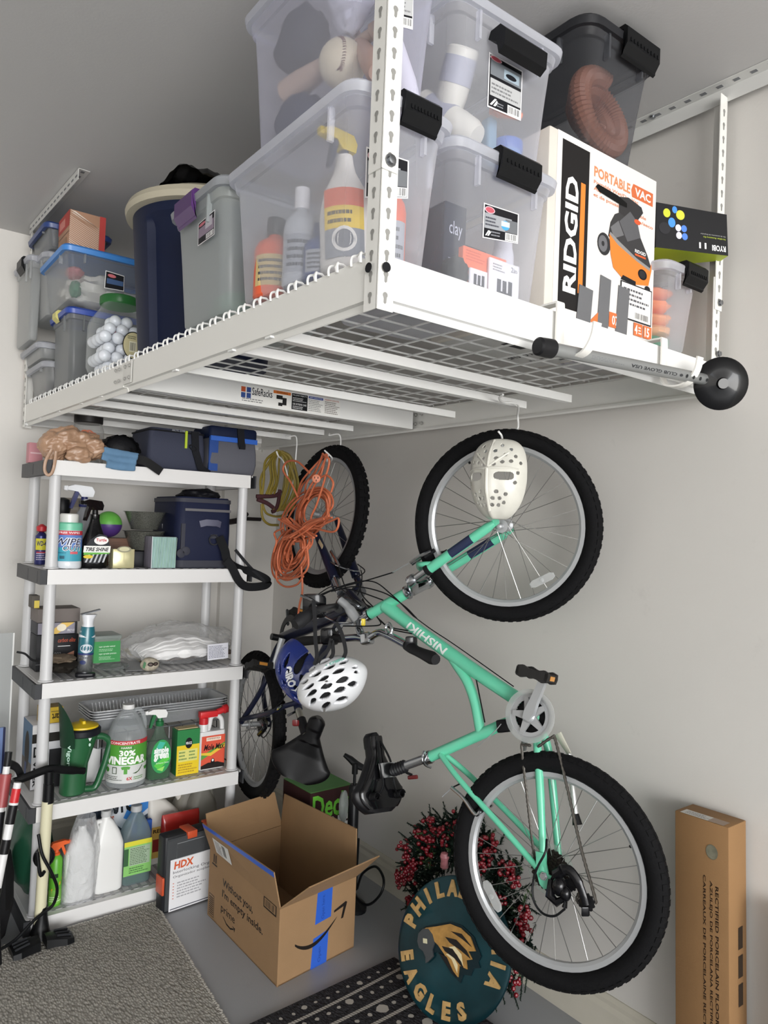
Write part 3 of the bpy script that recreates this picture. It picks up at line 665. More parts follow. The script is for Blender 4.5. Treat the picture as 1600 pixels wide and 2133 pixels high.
# ================================================================ contents seen through the bins
def solid(name, label, cat, g, mats, group=None, kind=None):
    o = g.build(name, mats); return tag(o, label, cat, group, kind)
def bottle_parts(t, prof, mat, cap=None, capprof=None, seg=24, sx=1, sy=1, name='bottle'):
    o = G().lathe(prof, seg, sx=sx, sy=sy).build(name, mat, t)
    if cap: G().lathe(capprof, seg).build('cap', cap, t)
    return o
def trigger(t, z, m_head, m_lev, s=1, flip=1, m=None):
    """spray trigger head above neck height z, nozzle pointing to -x*flip"""
    mm = (m or Matrix()) @ T((0, 0, z)) @ Matrix.Diagonal((flip*s, s, s, 1))
    G().lathe([(.014, 0), (.015, .002), (.015, .016), (.010, .018), (.009, .03)], 16, m=mm).build('collar', m_lev, t)
    g = G(); g.prism([(.022, .030), (.026, .046), (.018, .060), (-.030, .064), (-.048, .058), (-.050, .048), (-.020, .044), (-.010, .030)], -.010, .010, m=mm @ Rx(R(90)))
    g.prism([(-.048, .060), (-.058, .059), (-.058, .047), (-.048, .046)], -.006, .006, m=mm @ Rx(R(90))); g.build('head', m_head, t, smooth=.5)
    G().prism([(-.014, .046), (-.026, .046), (-.034, .024), (-.040, -.004), (-.034, -.006), (-.024, .018)], -.007, .007, m=mm @ Rx(R(90))).build('trigger', m_lev, t, smooth=.5)
# bin 1: spray bottle etc.
o = at(690, 570, Y=1.19); t = thing('spray_bottle', 'large white spray bottle with a yellow trigger leaning inside the corner bin', 'bottle', (.80, 1.215, DZ+.005), rot=(R(-3), R(-2), R(0)))
t.scale = (1.0, 1.0, 1.13)
bottle_parts(t, [(.05, 0), (.056, .006), (.055, .11), (.045, .15), (.024, .185), (.02, .20), (.018, .215)], M('e6e4de', .4), sx=.9)
trigger(t, .195, M('d8c04a', .4), M('3a3f52', .4), 1.0, 1)
p = Print(cylmap(.056, .02, .13, 190, 275)); p.rect(0, 0, 1, 1, '8a8f96', n=8).rect(0, .45, 1, .8, 'e2c23e', n=8).rect(.0, .8, 1, 1.08, 'd8613e', n=8).ell(.5, .28, .3, .2, 'dddcd8').ell(.5, .28, .22, .15, '6f737a').lines(.1, .5, .9, .76, 2, '4d4426').build('label', t)
for n_, lb, x, y, r, h, cb, cc in (('bottle', 'clear soap bottle with a pale pump, left of the yellow trigger bottle', .765, 1.34, .036, .175, 'b4b8be', 'dcdce0'), ('bottle', 'squat orange-red bottle at the far end of the corner bin', .765, 1.45, .045, .15, 'e0613c', '3a3f44'),
        ('bottle', 'dark blue round bottle low in the corner bin', .775, 1.28, .032, .10, '3a4c80', '3a4468'), ('bottle', 'orange bottle with a white collar behind the corner post', .875, 1.17, .026, .19, 'd9572e', 'cbb18c'), ('bottle', 'red-orange can in the corner bin behind the spray bottle', .87, 1.25, .03, .14, 'd35f3a', '6b3d34')):
    t = thing(n_, lb, 'bottle', (x, y, DZ+.004))
    bottle_parts(t, [(r*.9, 0), (r, .005), (r, h*.72), (r*.85, h*.82), (r*.35, h*.93), (r*.33, h)], M(cb, .35), M(cc, .4), [(r*.42, h*.95), (r*.44, h*.96), (r*.44, h*1.2), (r*.3, h*1.22), (0, h*1.22)])
    Print(cylmap(r, h*.15, h*.6, 180, 300)).rect(0, 0, 1, 1, 'c9b27a' if cb == 'e0613c' else '9a9ea6', n=8).lines(.1, .1, .9, .9, 4, '3c4048').build('label', t)
# bin 2: softball, bats, glove, cloth
t = thing('softball', 'cream softball with red stitching in the top corner bin', 'ball', (.80, 1.262, 2.405))
G().ball((0, 0, 0), .048, 28).build('ball', M('dcd2b2', .55, bump=.1, bscale=300), t)
g = G()
for k in range(26):
    a = R(-70+k*5.4); c = Vector((-.034+.016*math.cos(a*1.3), -.034, .05*math.sin(a))).normalized()*.0483; d = Vector((.5, .3*math.cos(a*3), .6))
    g.tube([c-Vector((.004, 0, .002)), c+Vector((.002, -.001, .001)), c+Vector((.005, 0, -.002))], .0007, 4)
g.build('stitching', M('6e4038', .6), t, kind='stuff')
def bat(lb, a, b, r0, r1, col):
    t = thing('bat', lb, 'bat', a); a, b = Vector(a), Vector(b); d = b-a; Ln = d.length
    G().lathe([(r1*1.5, 0), (r1*1.5, .01), (r1, .014), (r1*1.1, Ln*.4), (r0*.8, Ln*.6), (r0, Ln*.8), (r0*.97, Ln*.97), (r0*.7, Ln)], 20, m=T(a) @ frame_to(d)).build('bat', M(col, .4, var=.08), t, w=True)
bat('pale wooden bat lying slantwise beside the softball', (.84, 1.20, 2.46), (.775, 1.46, 2.42), .027, .012, 'c3aa94')
bat('second wooden bat, its knob up by the lid of the ball bin', (.86, 1.34, 2.56), (.80, 1.14, 2.33), .022, .011, 'c49f85')
bat('white bat leaning behind the corner post in the ball bin', (.83, 1.16, 2.50), (.875, 1.125, 2.29), .020, .011, 'dcdae2')
def crumple(name, label, cat, c, s, col, seed=1, rough=.8, amp=.22, kind=None, n=26, mat=None, group=None):
    g = G(); sd = Vector((seed*3.1, seed*1.7, seed))
    def f(u, v):
        a = 2*math.pi*u; b = math.pi*(v-.5); p = Vector((math.cos(b)*math.cos(a), math.cos(b)*math.sin(a), math.sin(b)))
        k = 1+amp*noise.noise(p*1.7+sd)+amp*.5*noise.noise(p*4.5+sd)
        return Vector((c[0]+p.x*s[0]*k, c[1]+p.y*s[1]*k, c[2]+p.z*s[2]*k))
    g.grid(f, n, n//2, closed_u=True)
    return solid(name, label, cat, g, mat or M(col, rough, bump=.3, bscale=40), group)
crumple('baseball_glove', 'black leather baseball glove with a round white badge inside the ball bin', 'glove', (.79, 1.41, 2.52), (.05, .08, .065), '2b2d38', 3)
crumple('white_cloth', 'crumpled white cloth above the softball in the ball bin', 'cloth', (.80, 1.24, 2.53), (.04, .055, .065), 'cfd0da', 5)
crumple('dark_pouch', 'dark blue pouch on the floor of the ball bin', 'pouch', (.80, 1.42, 2.35), (.05, .08, .05), '2c3144', 6)
# bin 4
for lb, a, b in (('fat white bottle lying in the upper middle bin, nearest the lid', (1.02, 1.14, 2.47), (1.03, 1.20, 2.36)), ('fat white bottle lying below the other in the upper middle bin', (1.00, 1.25, 2.39), (1.055, 1.13, 2.29))):
    t = thing('white_bottle', lb, 'bottle', a, group='white bottles in the upper middle bin'); a, b = Vector(a), Vector(b); Ln = (b-a).length
    G().lathe([(.030, 0), (.034, .004), (.034, Ln*.7), (.031, Ln*.9), (.024, Ln)], 24, m=T(a) @ frame_to(b-a)).build('bottle', M('cfcdc4', .4), t, w=True)
    G().lathe([(.035, Ln*.15), (.035, Ln*.55)], 24, m=T(a) @ frame_to(b-a)).build('label', M('9d9fae', .6), t, w=True)
t = thing('blue_jar', 'round blue polish jar low in the upper middle bin', 'jar', (1.165, 1.15, 2.25))
bottle_parts(t, [(.03, 0), (.033, .004), (.033, .05)], M('6b8cc0', .4), M('3f62b0', .4), [(.034, .05), (.035, .052), (.035, .072), (.03, .076), (0, .076)])
Print(cylmap(.0335, .012, .045, 215, 325)).rect(0, 0, 1, 1, '5a7fc0', n=8).txt('METAL POLISH', .1, .5, .9, .8, 'e8ecf4', bold=.02).rect(.2, .25, .8, .38, 'd07a8c', n=6).build('label', t)
solid('blue_tube', 'light blue cardboard tube standing next to the blue polish jar', 'tube', G().rb(1.10, 1.128, 1.14, 1.17, 2.25, 2.36, .008), M('6f8fa8', .5))
t = thing('orange_nozzle', 'orange nozzle tip behind the bin sticker in the upper middle bin', 'nozzle', (1.13, 1.15, 2.40)); G().lathe([(.02, 0), (.02, .02), (.012, .05), (.008, .07)], 16, m=T((1.13, 1.16, 2.40)) @ frame_to((1, -.3, -.15))).build('nozzle', M('e8743c', .4), t, w=True)
# bin 5
def mini_carton(name, lb, x0, x1, y0, y1, z0, z1, col, prints=None, cat='box', rot=0, group=None):
    t = thing(name, lb, cat, ((x0+x1)/2, (y0+y1)/2, z0), group=group, rot=(0, rot, 0)); w, d, h = (x1-x0)/2, (y1-y0)/2, z1-z0
    G().rb(-w, w, -d, d, 0, h, .002, .001, 1).build('carton', M(col, .5), t)
    if prints:
        p = Print(quadmap((-w, -d-.0004, 0), (w, -d-.0004, 0), (-w, -d-.0004, h))); prints(p); p.build('print', t)
    return t
mini_carton('flyer', 'orange printed packet standing at the front of the middle bin', 1.01, 1.135, 1.108, 1.125, 1.95, 2.045, 'e8693a', lambda p: p.rect(.55, .45, .9, .85, 'e6d3c8').bars(.6, .5, .86, .8, n=8).lines(.05, .7, .5, .95, 4, 'c9502a'))
mini_carton('sign_packet', 'white packet with a big black letter E in the middle bin', 1.075, 1.165, 1.098, 1.106, 1.948, 2.035, 'dfdfe4', lambda p: p.txt('E', .25, .05, .75, .55, '222832', bold=.06, turn=90).txt('2in', .7, .8, .9, .92, '55585c').lines(.1, .7, .5, .9, 3, '8a8c90'))
mini_carton('sign_packet', 'second lettered packet beside the big E, lower in the bin', 1.02, 1.07, 1.097, 1.104, 1.948, 2.0, 'dfdfe4', lambda p: p.txt('E', .2, .1, .8, .8, '222832', bold=.06, turn=90))
t = thing('caulk_tube', 'tall white plastic tube with a grey cap in the middle bin', 'tube', (1.165, 1.15, DZ+.006)); bottle_parts(t, [(.022, 0), (.024, .005), (.024, .12), (.020, .135), (.02, .17)], M('c9cad4', .4), M('6f7a90', .4), [(.024, .17), (.024, .2), (0, .202)])
t = thing('grey_canister', 'round grey canister behind the orange packet', 'can', (1.02, 1.32, DZ+.006)); bottle_parts(t, [(.036, 0), (.04, .005), (.04, .12), (.036, .125), (0, .125)], M('5f6670', .35, .3))
mini_carton('dark_carton', 'dark blue detailing kit box high in the middle bin', .985, 1.045, 1.14, 1.22, DZ+.01, 2.14, '1c2234', lambda p: p.txt('clay', .2, .6, .8, .8, 'b9bccb').lines(.2, .2, .8, .4, 2, '8a8fa0'))
mini_carton('dark_carton', 'dark grey kit box with white script leaning in the middle bin', 1.055, 1.135, 1.17, 1.25, DZ+.01, 2.08, '2c3036', lambda p: p.txt('KIT', .4, .4, .9, .6, 'c9ccd4', shear=.3))
crumple('black_cloth', 'black folded cloth at the bottom of the middle bin', 'cloth', (.995, 1.115, 1.985), (.03, .02, .035), '1c1f22', 8)
# hose in the smoke bin
t = thing('vacuum_hose', 'ribbed terracotta vacuum hose coiled inside the smoke grey bin', 'hose', (1.5, 1.3, 2.42))
P = [];
for k in range(150):
    a = k/150*2*math.pi*2.7+1.2; rr_ = .092-.055*(k/150); P.append(Vector((1.478+rr_*.95*math.cos(a), 1.135+.05*(k/150)+.02*math.sin(a), 2.50+rr_*1.05*math.sin(a))))
g = G(); Pf = catmull(P, 2); g.tube(Pf, [.027 if i % 2 else .0225 for i in range(len(Pf))], 12); g.build('hose', M('b0745c', .5), t, w=True, smooth=.2)
crumple('black_attachment', 'black plastic attachment under the coiled hose', 'attachment', (1.45, 1.32, 2.42), (.065, .05, .035), '33353b', 9, amp=.1)
# cloths in the wall bin
for k, (z, col, lb) in enumerate(((1.965, '2f8a62', 'green folded cloth at the bottom of the wall bin'), (1.99, '3f9a6e', 'second green folded cloth above the bottom one'), (2.02, 'e0a06a', 'pale orange folded cloth in the middle of the wall bin'), (2.05, 'e8935c', 'apricot folded cloth above the pale one in the wall bin'), (2.085, 'ea7f45', 'bright orange cloth with a fold near the top of the wall bin'), (2.12, 'ef8f66', 'coral cloth on top of the wall bin stack'))):
    crumple('folded_cloth', lb, 'cloth', (1.755, 1.22, z), (.066, .10, .022), col, 11+k, amp=.12, group='cloths in the wall bin')
crumple('plastic_bags', 'crinkled clear bags and white packets filling the bright blue lidded bin', 'bag', (.79, 2.93, 2.315), (.11, .11, .065), 'd6d2cc', 21, amp=.35, mat=M('dcd9d2', .3, bump=.9, bscale=18))
crumple('green_packet', 'green packet among the bags in the blue lidded bin', 'packet', (.70, 2.87, 2.30), (.02, .03, .03), '3f7a5c', 22)
crumple('red_cloth', 'dull red cloth near the lid of the blue lidded bin', 'cloth', (.70, 2.89, 2.365), (.03, .05, .02), 'b5606a', 23)
crumple('dark_tools', 'dark tools in the low bin at the far end', 'tools', (.76, 3.24, 1.985), (.07, .08, .03), '4a4852', 24)
crumple('dark_fabric', 'dark fabric filling the lower part of the tall narrow bin', 'cloth', (.81, 2.975, 2.05), (.09, .08, .08), '3c3c40', 25)
crumple('green_cloth', 'greenish cloth at the bottom of the tall grey bin', 'cloth', (.85, 1.73, 2.0), (.10, .10, .04), '6f9a84', 26)

# ================================================================ hooks and the grip bar on the near beam
for k, (px, tp) in enumerate(((1160, 'near'), (1385, 'far'))):
    X = colx(px, 1.02, 1.95)
    t = thing('utility_hook', 'flat white J hook clipped over the near beam, %s the vacuum carton' % ('below' if k == 0 else 'right of'), 'hook', (X, 1.03, 1.93), group='J hooks on the near beam')
    yb = 1.009+(X-.727)*.028
    pts = [(X, yb+.05, 1.915), (X, yb+.045, 1.942), (X, yb-.004, 1.945), (X, yb-.012, 1.938), (X, yb-.012, 1.87), (X, yb-.012, 1.848), (X+.002, yb-.022, 1.832), (X+.003, yb-.05, 1.826), (X+.004, yb-.078, 1.834), (X+.005, yb-.096, 1.86), (X+.005, yb-.102, 1.888)]
    G().strap(catmull(pts, 4), .024, .004, (1, 0, 0)).build('hook', M('eceae4', .35), t, w=True)
a, b = at(1140, 725, Y=.975), at(1465, 790, Y=.955)
t = thing('training_pole', 'silver aluminium tube with a black end cap resting in the two J hooks', 'pole', (a+b)/2)
d = (b-a).normalized()
G().lathe([(.0135, 0), (.0135, (b-a).length)], 24, m=T(a) @ frame_to(d)).build('tube', M('9d9f9f', .35, .6), t, w=True)
G().lathe([(.0, -.028), (.014, -.028), (.018, -.024), (.019, .0), (.019, .012), (.014, .014)], 24, m=T(a) @ frame_to(d)).build('end_cap', M('1a1a1c', .5), t, w=True)
n = (CAM-(a+b)/2).normalized(); sd = d.cross(n).normalized()
if sd.z < 0: sd = -sd
nn = d.cross(sd); nn = nn if nn.dot(n) > 0 else -nn
Ln = (b-a).length
def pf(u, v, l):
    an = (v-.5)*1.6; return a+d*(Ln*u)+(nn*math.cos(an)+sd*math.sin(an))*(.0137+l)
p = Print(pf); p.txt('CLUB GLOVE USA', .46, .30, .77, .62, '2b2c2f', bold=.02, turn=180).lines(.22, .3, .42, .7, 3, '77797b').ell(.80, .47, .012, .15, '3a3b3d')
p.build('print', t, w=True)
g = G()
for k in range(4): g.lathe([(0.004, 0), (.0045, .0004), (.001, .0005)], 10, m=T(pf(.84+.05*k, .5, .0001)) @ frame_to(nn))
g.build('pin_hole', M('2a2b2c', .6), t, w=True, kind='stuff')
dc = at(1504, 799, D=(b-CAM).dot(FW)-.01); an = (ray(1504, 799)*-1).normalized(); an = (an+Vector((.30, -.1, .05))).normalized()
t = thing('suction_cup', 'large shiny black rubber disc at the wall end of the silver tube', 'disc', dc)
G().lathe([(.0, .012), (.012, .012), (.014, .004), (.034, .000), (.056, -.003), (.0625, -.008), (.060, -.012), (.03, -.006), (0, -.004)], 40, m=T(dc) @ frame_to(an)).build('disc', M('0c0c0e', .16, coat=.4), t, w=True)
# ================================================================ plastic shelf unit
SZ = [1.665, 1.277, .876, .445, .055]; SX0, SX1, SY0, SY1 = .612, 1.432, 2.80, 3.19
SH = thing('shelf_unit', 'five-tier light grey plastic shelving unit with dark end caps', 'shelf', ((SX0+SX1)/2, (SY0+SY1)/2, 0))
PLW = M('dedddc', .35); PLG = M('c9c9ca', .4); CAPM = M('3c3d40', .45, bump=.15, bscale=30)
for z in SZ:
    g = G()
    g.rb(SX0+.008, SX1-.008, SY0+.0045, SY1-.0045, z-.010, z-.0025, .012, .001)
    for (a, b, c, d) in ((SX0+.02, SX1-.02, SY0, SY0+.004), (SX0+.02, SX1-.02, SY1-.004, SY1), (SX0+.02, SX0+.024, SY0, SY1), (SX1-.024, SX1-.02, SY0, SY1)): g.box(a, b, c, d, z-.055, z-.002)
    s = g.build('shelf', PLW, SH, w=True, smooth=0)
    g = G()
    x = SX0+.10
    while x < SX1-.09: g.box(x, x+.012, SY0+.03, SY1-.03, z-.003, z-.0008); x += .035
    for y in (SY0+.03, (SY0+SY1)/2-.006, SY1-.042): g.box(SX0+.09, SX1-.09, y, y+.012, z-.003, z-.0006)
    g.build('ribs', M('a9a9ab', .5), s, w=True, smooth=0, kind='stuff')
    for xa, xb in ((SX0, SX0+.022), (SX1-.006, SX1)):
        g = G(); g.box(xa, xb, SY0-.002, SY1+.002, z-.055, z-.003)
        if xa < 1: g.box(xa-.0008, xa, (SY0+SY1)/2-.003, (SY0+SY1)/2+.003, z-.05, z-.01); g.box(xa-.0008, xa, SY0+.04, SY0+.044, z-.05, z-.01)
        g.build('end_cap', CAPM, s, w=True, smooth=0)
prev = SZ[:]
for k in range(4):
    z0, z1 = SZ[k+1], SZ[k]-.008
    for x, y in ((SX0+.042, SY0+.032), (SX1-.042, SY0+.032), (SX0+.042, SY1-.032), (SX1-.042, SY1-.032)):
        G().lathe([(.0265, 0), (.0265, .004), (.0215, .006), (.0205, .02), (.0195, z1-z0-.01), (.0195, z1-z0)], 28, m=T((x, y, z0))).build('post', PLG, SH, w=True)
# ---------------------------------------------------------------- things on the shelves
def fitx(pl, pr, pt, Y, z):
    x0, x1 = colx(pl, Y, z), colx(pr, Y, z)
    return (x0+x1)/2, x1-x0, at((pl+pr)/2, pt, Y=Y).z-z
def jug(name, label, cat, x, y, z, w, d, h, mat, rz=0, neck=.018, cap=None, caph=.02, handle=True, sh=.62, fill=None, fillh=.5, group=None, nx=0, r=None, hside=1, bev=.25):
    """moulded jug: body, sloping shoulders to a neck at nx, ring handle"""
    t = thing(name, label, cat, (x, y, z), rz, group); r = r or min(w, d)*bev
    L = []
    for f, k in ((0, .88), (.015, .97), (.04, 1), (sh-.04, 1), (sh, .985), (sh+(1-sh)*.35, .80), (sh+(1-sh)*.7, .48)):
        c = nx*(1-k); ww, dd = max(w*k, neck*2), max(d*k, neck*2); L.append([(px+c*1.0, py, f*h) for px, py in rrect(ww, dd, min(r*(.6+.4*k)+(1-k)*neck, min(ww, dd)*.49), 5)])
    c = nx*.9
    for f, rr in ((.93, neck*1.1), (.94, neck), (1, neck)): L.append([(px+c, py, f*h) for px, py in rrect(rr*2, rr*2, rr*.99, 5)])
    G().loft(L).build('body', mat, t)
    if handle:
        hs = hside; p = [(c+hs*neck*.7, 0, h*.90), (c+hs*(neck+.018), 0, h*.895), (hs*w*.40, 0, h*(sh+.17)), (hs*w*.46, 0, h*(sh+.07)), (hs*w*.44, 0, h*(sh-.04))]
        G().tube(catmull(p, 6), .0085, 10, flat=1.1).build('handle', mat, t)
    if cap is not None:
        G().lathe([(neck*1.15, h*.96), (neck*1.18, h*.965), (neck*1.15, h*.96+caph), (neck*1.0, h*.96+caph+.002), (0, h*.96+caph+.002)], 24, m=T((c, 0, 0))).build('cap', cap, t)
    if fill:
        G().loft([[(px, py, f*h) for px, py in rrect(w*k-.004, d*k-.004, r*.9, 5)] for f, k in ((.02, .95), (.05, 1), (fillh, 1))]).build('liquid', fill, t)
    t['_d'] = (w, d, h); return t
def front(t, z0, z1, k=1, lift=.0006):
    """printed panel on the front (-y) of a box-like body"""
    w, d, h = t['_d']; return Print(quadmap((-w/2*k, -d/2-lift, z0*h), (w/2*k, -d/2-lift, z0*h), (-w/2*k, -d/2-lift, z1*h)))
def pack(name, label, cat, x0, x1, y, depth, z, h, m, rz=0, soft=.003, group=None, tilt=0):
    t = thing(name, label, cat, ((x0+x1)/2, y+depth/2, z), rz, group); w = x1-x0
    if tilt: t.rotation_euler = (0, tilt, rz)
    G().rb(-w/2, w/2, -depth/2, depth/2, 0, h, soft, soft*.6, 2).build('box', m, t); t['_d'] = (w, depth, h); return t
def side(t, lift=.0006):
    w, d, h = t['_d']; return Print(quadmap((-w/2-lift, d/2, 0), (-w/2-lift, -d/2, 0), (-w/2-lift, d/2, h)))
FOLD = dict(bump=.5, bscale=30)
# ---- top shelf
z = SZ[0]
x, w, h = fitx(57, 86, 923, 3.10, z)
t = pack('pink_box', 'small faded pink box at the left end of the top shelf', 'box', x-w/2, x+w/2, 3.08, .05, z, h, M('c98a92', .6)); front(t, 0, 1).rect(.1, .45, .9, .52, 'e6c4c8').build('print', t)
x, w, h = fitx(146, 214, 864, 3.0, z)
t = thing('snack_jar', 'clear wide jar with a black lid and an orange cord inside, behind the brown bag', 'jar', (x, 3.0, z))
r_ = w/2*.95
G().lathe([(r_*.9, 0), (r_, .01), (r_, h*.68), (r_*.9, h*.8), (r_*.85, h*.84)], 28).build('jar', frost('d8dad8', .18, 'fafafa', rough=.1), t)
G().lathe([(r_*.86, h*.82), (r_*.92, h*.84), (r_*.92, h*.98), (r_*.86, h), (0, h)], 28).build('lid', M('1c1a1a', .4), t)
P = [(r_*.75*math.cos(a*.9), r_*.75*math.sin(a*.9), h*(.45+.22*math.sin(a*1.7))) for a in [i*.5 for i in range(34)]]
tc = thing('extension_cord', 'thin orange cord coiled inside the black-lidded jar', 'cord', (x, 3.0, z+.01)); G().tube(catmull([(p[0], p[1], p[2]-.01) for p in P], 3), .0035, 6).build('cord', M('d8672f', .5), tc)
BAGM = M('a8866c', .38, bump=1.0, bscale=30, var=.12, vscale=14, spec=.6)
t = thing('shopping_bag', 'crumpled brown plastic shopping bag drooping over the front of the top shelf', 'bag', (.72, 2.86, z))
def lump(c, s, sd, amp=.25, n=40, flatz=None, fr=1.8):
    def f(u, v):
        a = 2*math.pi*u; b = math.pi*(v-.5); p = Vector((math.cos(b)*math.cos(a), math.cos(b)*math.sin(a), math.sin(b))); q = p+Vector((sd, sd*2, sd*3))
        k = 1+amp*noise.noise(q*fr)+amp*.6*abs(noise.noise(q*fr*2.3))+amp*.45*(abs(noise.noise(q*6))-.2)+amp*.2*noise.noise(q*15)
        P = Vector((c[0]+p.x*s[0]*k, c[1]+p.y*s[1]*k, c[2]+p.z*s[2]*k))
        if flatz is not None: P.z = max(P.z, flatz+.003*noise.noise(P*40))
        return P
    return f
g = G(); c0 = at(150, 925, Y=2.86); c1 = at(190, 935, Y=2.84); c2 = at(112, 930, Y=2.85); c3 = at(165, 948, Y=2.80)
g.grid(lump(c0, (.095, .06, .055), 1.1, .3), 44, 24, closed_u=True); g.grid(lump(c1, (.06, .05, .04), 2.3, .3), 36, 20, closed_u=True); g.grid(lump(c2, (.05, .05, .055), 3.7, .3), 36, 20, closed_u=True); g.grid(lump(c3, (.045, .025, .028), 4.1, .35), 30, 16, closed_u=True)
o = g.build('bag', BAGM, t, w=True); md = o.modifiers.new('merge', 'REMESH'); md.mode = 'VOXEL'; md.voxel_size = .0028; md.use_smooth_shade = True
q = [at(a, b, Y=2.785) for a, b in ((108, 935), (96, 958), (93, 978), (99, 989), (108, 985), (114, 965), (117, 940))]
G().tube(catmull(q, 5), .0055, 8, flat=.5).build('bag_handle', BAGM, t, w=True)
t = thing('knee_pad', 'ribbed black rubber pad with a wide strap hanging over the top shelf edge', 'knee pad', (.9, 2.88, z))
c = at(245, 928, Y=2.90); g = G(); g.ball((c.x, 2.88, c.z-.016), .066, 28, sy=.8, sz=.8)
def kp(u, v):
    a = math.pi*u; b = v-.5; rb = .004*(1 if int(u*14) % 2 else 0)
    return Vector((c.x-(.068+rb)*math.cos(a), c.y+b*.10-.01, c.z-.028+(.062+rb)*math.sin(a)))
g.grid(kp, 56, 8); g.build('pad', M('17171a', .6, bump=.4, bscale=90), t, w=True)
q = [at(270, 940, Y=2.84), at(285, 955, Y=2.80), at(305, 962, Y=2.785), at(336, 983, Y=2.78)]
G().strap(catmull(q, 5), .032, .004, (0, 0, 1)).build('strap', M('141416', .7), t, w=True)
DEN = M('5f83a3', .85, bump=.5, bscale=60, var=.15, vscale=20)
t = thing('denim_cloth', 'folded blue denim rag under the black pad, hanging over the shelf front', 'cloth', (.9, 2.82, z))
g = G()
for k, (pts_, w_) in enumerate((((( 215, 938), (250, 945), (288, 952)), .03), (((212, 950), (245, 958), (284, 962)), .028), (((222, 966), (250, 972), (282, 974)), .03))):
    q = [at(a, b, Y=2.80-.006*k) for a, b in pts_]; g.tube(catmull(q, 6), w_*.5, 10, flat=.5)
o = g.build('cloth', DEN, t, w=True); md = o.modifiers.new('merge', 'REMESH'); md.mode = 'VOXEL'; md.voxel_size = .004; md.use_smooth_shade = True
# cooler bags
def softbox(t, w, d, h, m, name='body', r=.02, puff=.006):
    L = []
    for f, e in ((0, -.006), (.06, 0), (.3, puff), (.6, puff*.8), (.92, 0), (1, -.01)): L.append([(a, b, f*h) for a, b in rrect(w+2*e, d+2*e, r, 4)])
    return G().loft(L).build(name, m, t)
x, w, h = fitx(311, 425, 893, 2.86, z)
t = thing('cooler_bag', 'dark grey soft cooler bag with a lime zipper pull on the top shelf', 'bag', (x, 2.98, z)); GB = M('363a4c', .8, bump=.3, bscale=200); BB2 = M('1a1b20', .75, bump=.2, bscale=150)
softbox(t, w, .22, h, GB); d_ = .11
G().tube([(a, b, h-.012) for a, b in rrect(w+.004, .224, .02, 4)], .0035, 6, closed=True).build('zipper', BB2, t)
G().box(w*.12, w*.16, -d_-.012, -d_-.006, h*.55, h*.97).build('zipper_pull', M('b9cf2e', .5), t)
G().strap([(w*.30, -d_-.009, h*.98), (w*.32, -d_-.012, h*.5), (w*.42, -d_-.016, h*.1), (w*.56, -d_-.03, -.004)], .03, .004, (1, 0, 0)).build('strap', BB2, t)
G().tube(catmull([(w*.2, -d_-.008, h*.62), (w*.26, -d_-.014, h*.64), (w*.34, -d_-.014, h*.55), (w*.28, -d_-.014, h*.5), (w*.2, -d_-.010, h*.60)], 4), .003, 6).build('buckle', BB2, t)
Print(quadmap((-w*.12, -d_-.0065, h*.93), (w*.12, -d_-.0065, h*.93), (-w*.12, -d_-.0065, h*.99))).txt('ARCTIC ZONE', 0, .1, 1, .9, 'b9bcc4').build('print', t)
x, w, h = fitx(436, 531, 890, 2.86, z)
t = thing('cooler_bag', 'blue and grey insulated lunch cooler at the right end of the top shelf', 'bag', (x, 2.95, z)); softbox(t, w, .17, h*.78, M('5c5d66', .8, bump=.3, bscale=200), r=.012)
G().rb(-w/2-.006, w/2+.006, -.093, .093, h*.74, h, .02, .012).build('lid', M('101b38', .6, bump=.4, bscale=60), t)
G().box(-w/2-.004, -w/2+.035, -.090, -.082, .01, h*.76).build('side_panel', M('17438c', .6, bump=.4, bscale=50), t)
G().box(-w/2-.002, w/2+.002, -.0965, -.088, h*.68, h*.78).build('blue_band', M('2a63c4', .5, bump=.4, bscale=50), t)
G().strap([(w*.12, -.096, h*.98), (w*.13, -.104, h*.7), (w*.16, -.102, h*.6)], .03, .006, (1, 0, 0)).build('clip_strap', BB2, t)
G().box(w*.1, w*.22, -.108, -.098, h*.55, h*.64).build('buckle', BB2, t)
# ---- second shelf
z = SZ[1]
x, w, h = fitx(70, 97, 1108, 3.06, z)
t = thing('oil_can', 'blue and yellow lubricant can with a red cap behind the front left post', 'can', (x, 3.06, z))
G().lathe([(w*.45, 0), (w*.47, .004), (w*.47, h*.88), (w*.3, h*.96), (w*.2, h)], 24).build('can', M('2b2f6a', .3, .3), t)
G().lathe([(w*.22, h), (w*.4, h+.004), (w*.42, h+.02), (w*.1, h+.03), (0, h+.03)], 20).build('cap', M('c22a33', .4), t)
Print(cylmap(w*.475, h*.45, h*.8, 200, 340)).rect(0, 0, 1, 1, 'd8cf3a', n=10).txt('WD-40', .1, .35, .9, .8, '22265a', bold=.03).build('label', t); Print(cylmap(w*.475, h*.1, h*.4, 200, 340)).lines(.1, .1, .9, .9, 4, 'c9c4d8').rect(.1, .86, .9, 1, 'b23a4a', n=8).build('label', t)
x, w, h = fitx(112, 136, 1036, 3.12, z)
t = thing('spray_can', 'yellow can with a bulky black sprayer top at the back of the second shelf', 'can', (x, 3.12, z))
bottle_parts(t, [(w*.5, 0), (w*.5, h*.62), (w*.35, h*.66)], M('c9a52e', .35), M('141416', .4), [(w*.4, h*.64), (w*.62, h*.72), (w*.75, h*.86), (w*.6, h*.97), (w*.2, h)])
x, w, h = fitx(122, 163, 1037, 3.15, z)
t = pack('taupe_box', 'open taupe carton at the back of the second shelf', 'box', x-w/2, x+w/2, 3.13, .05, z, h, M('8e857a', .7)); front(t, .5, .95).rect(.1, .1, .8, .8, '9d958b').rect(.15, .2, .75, .7, '8e857a').build('print', t)
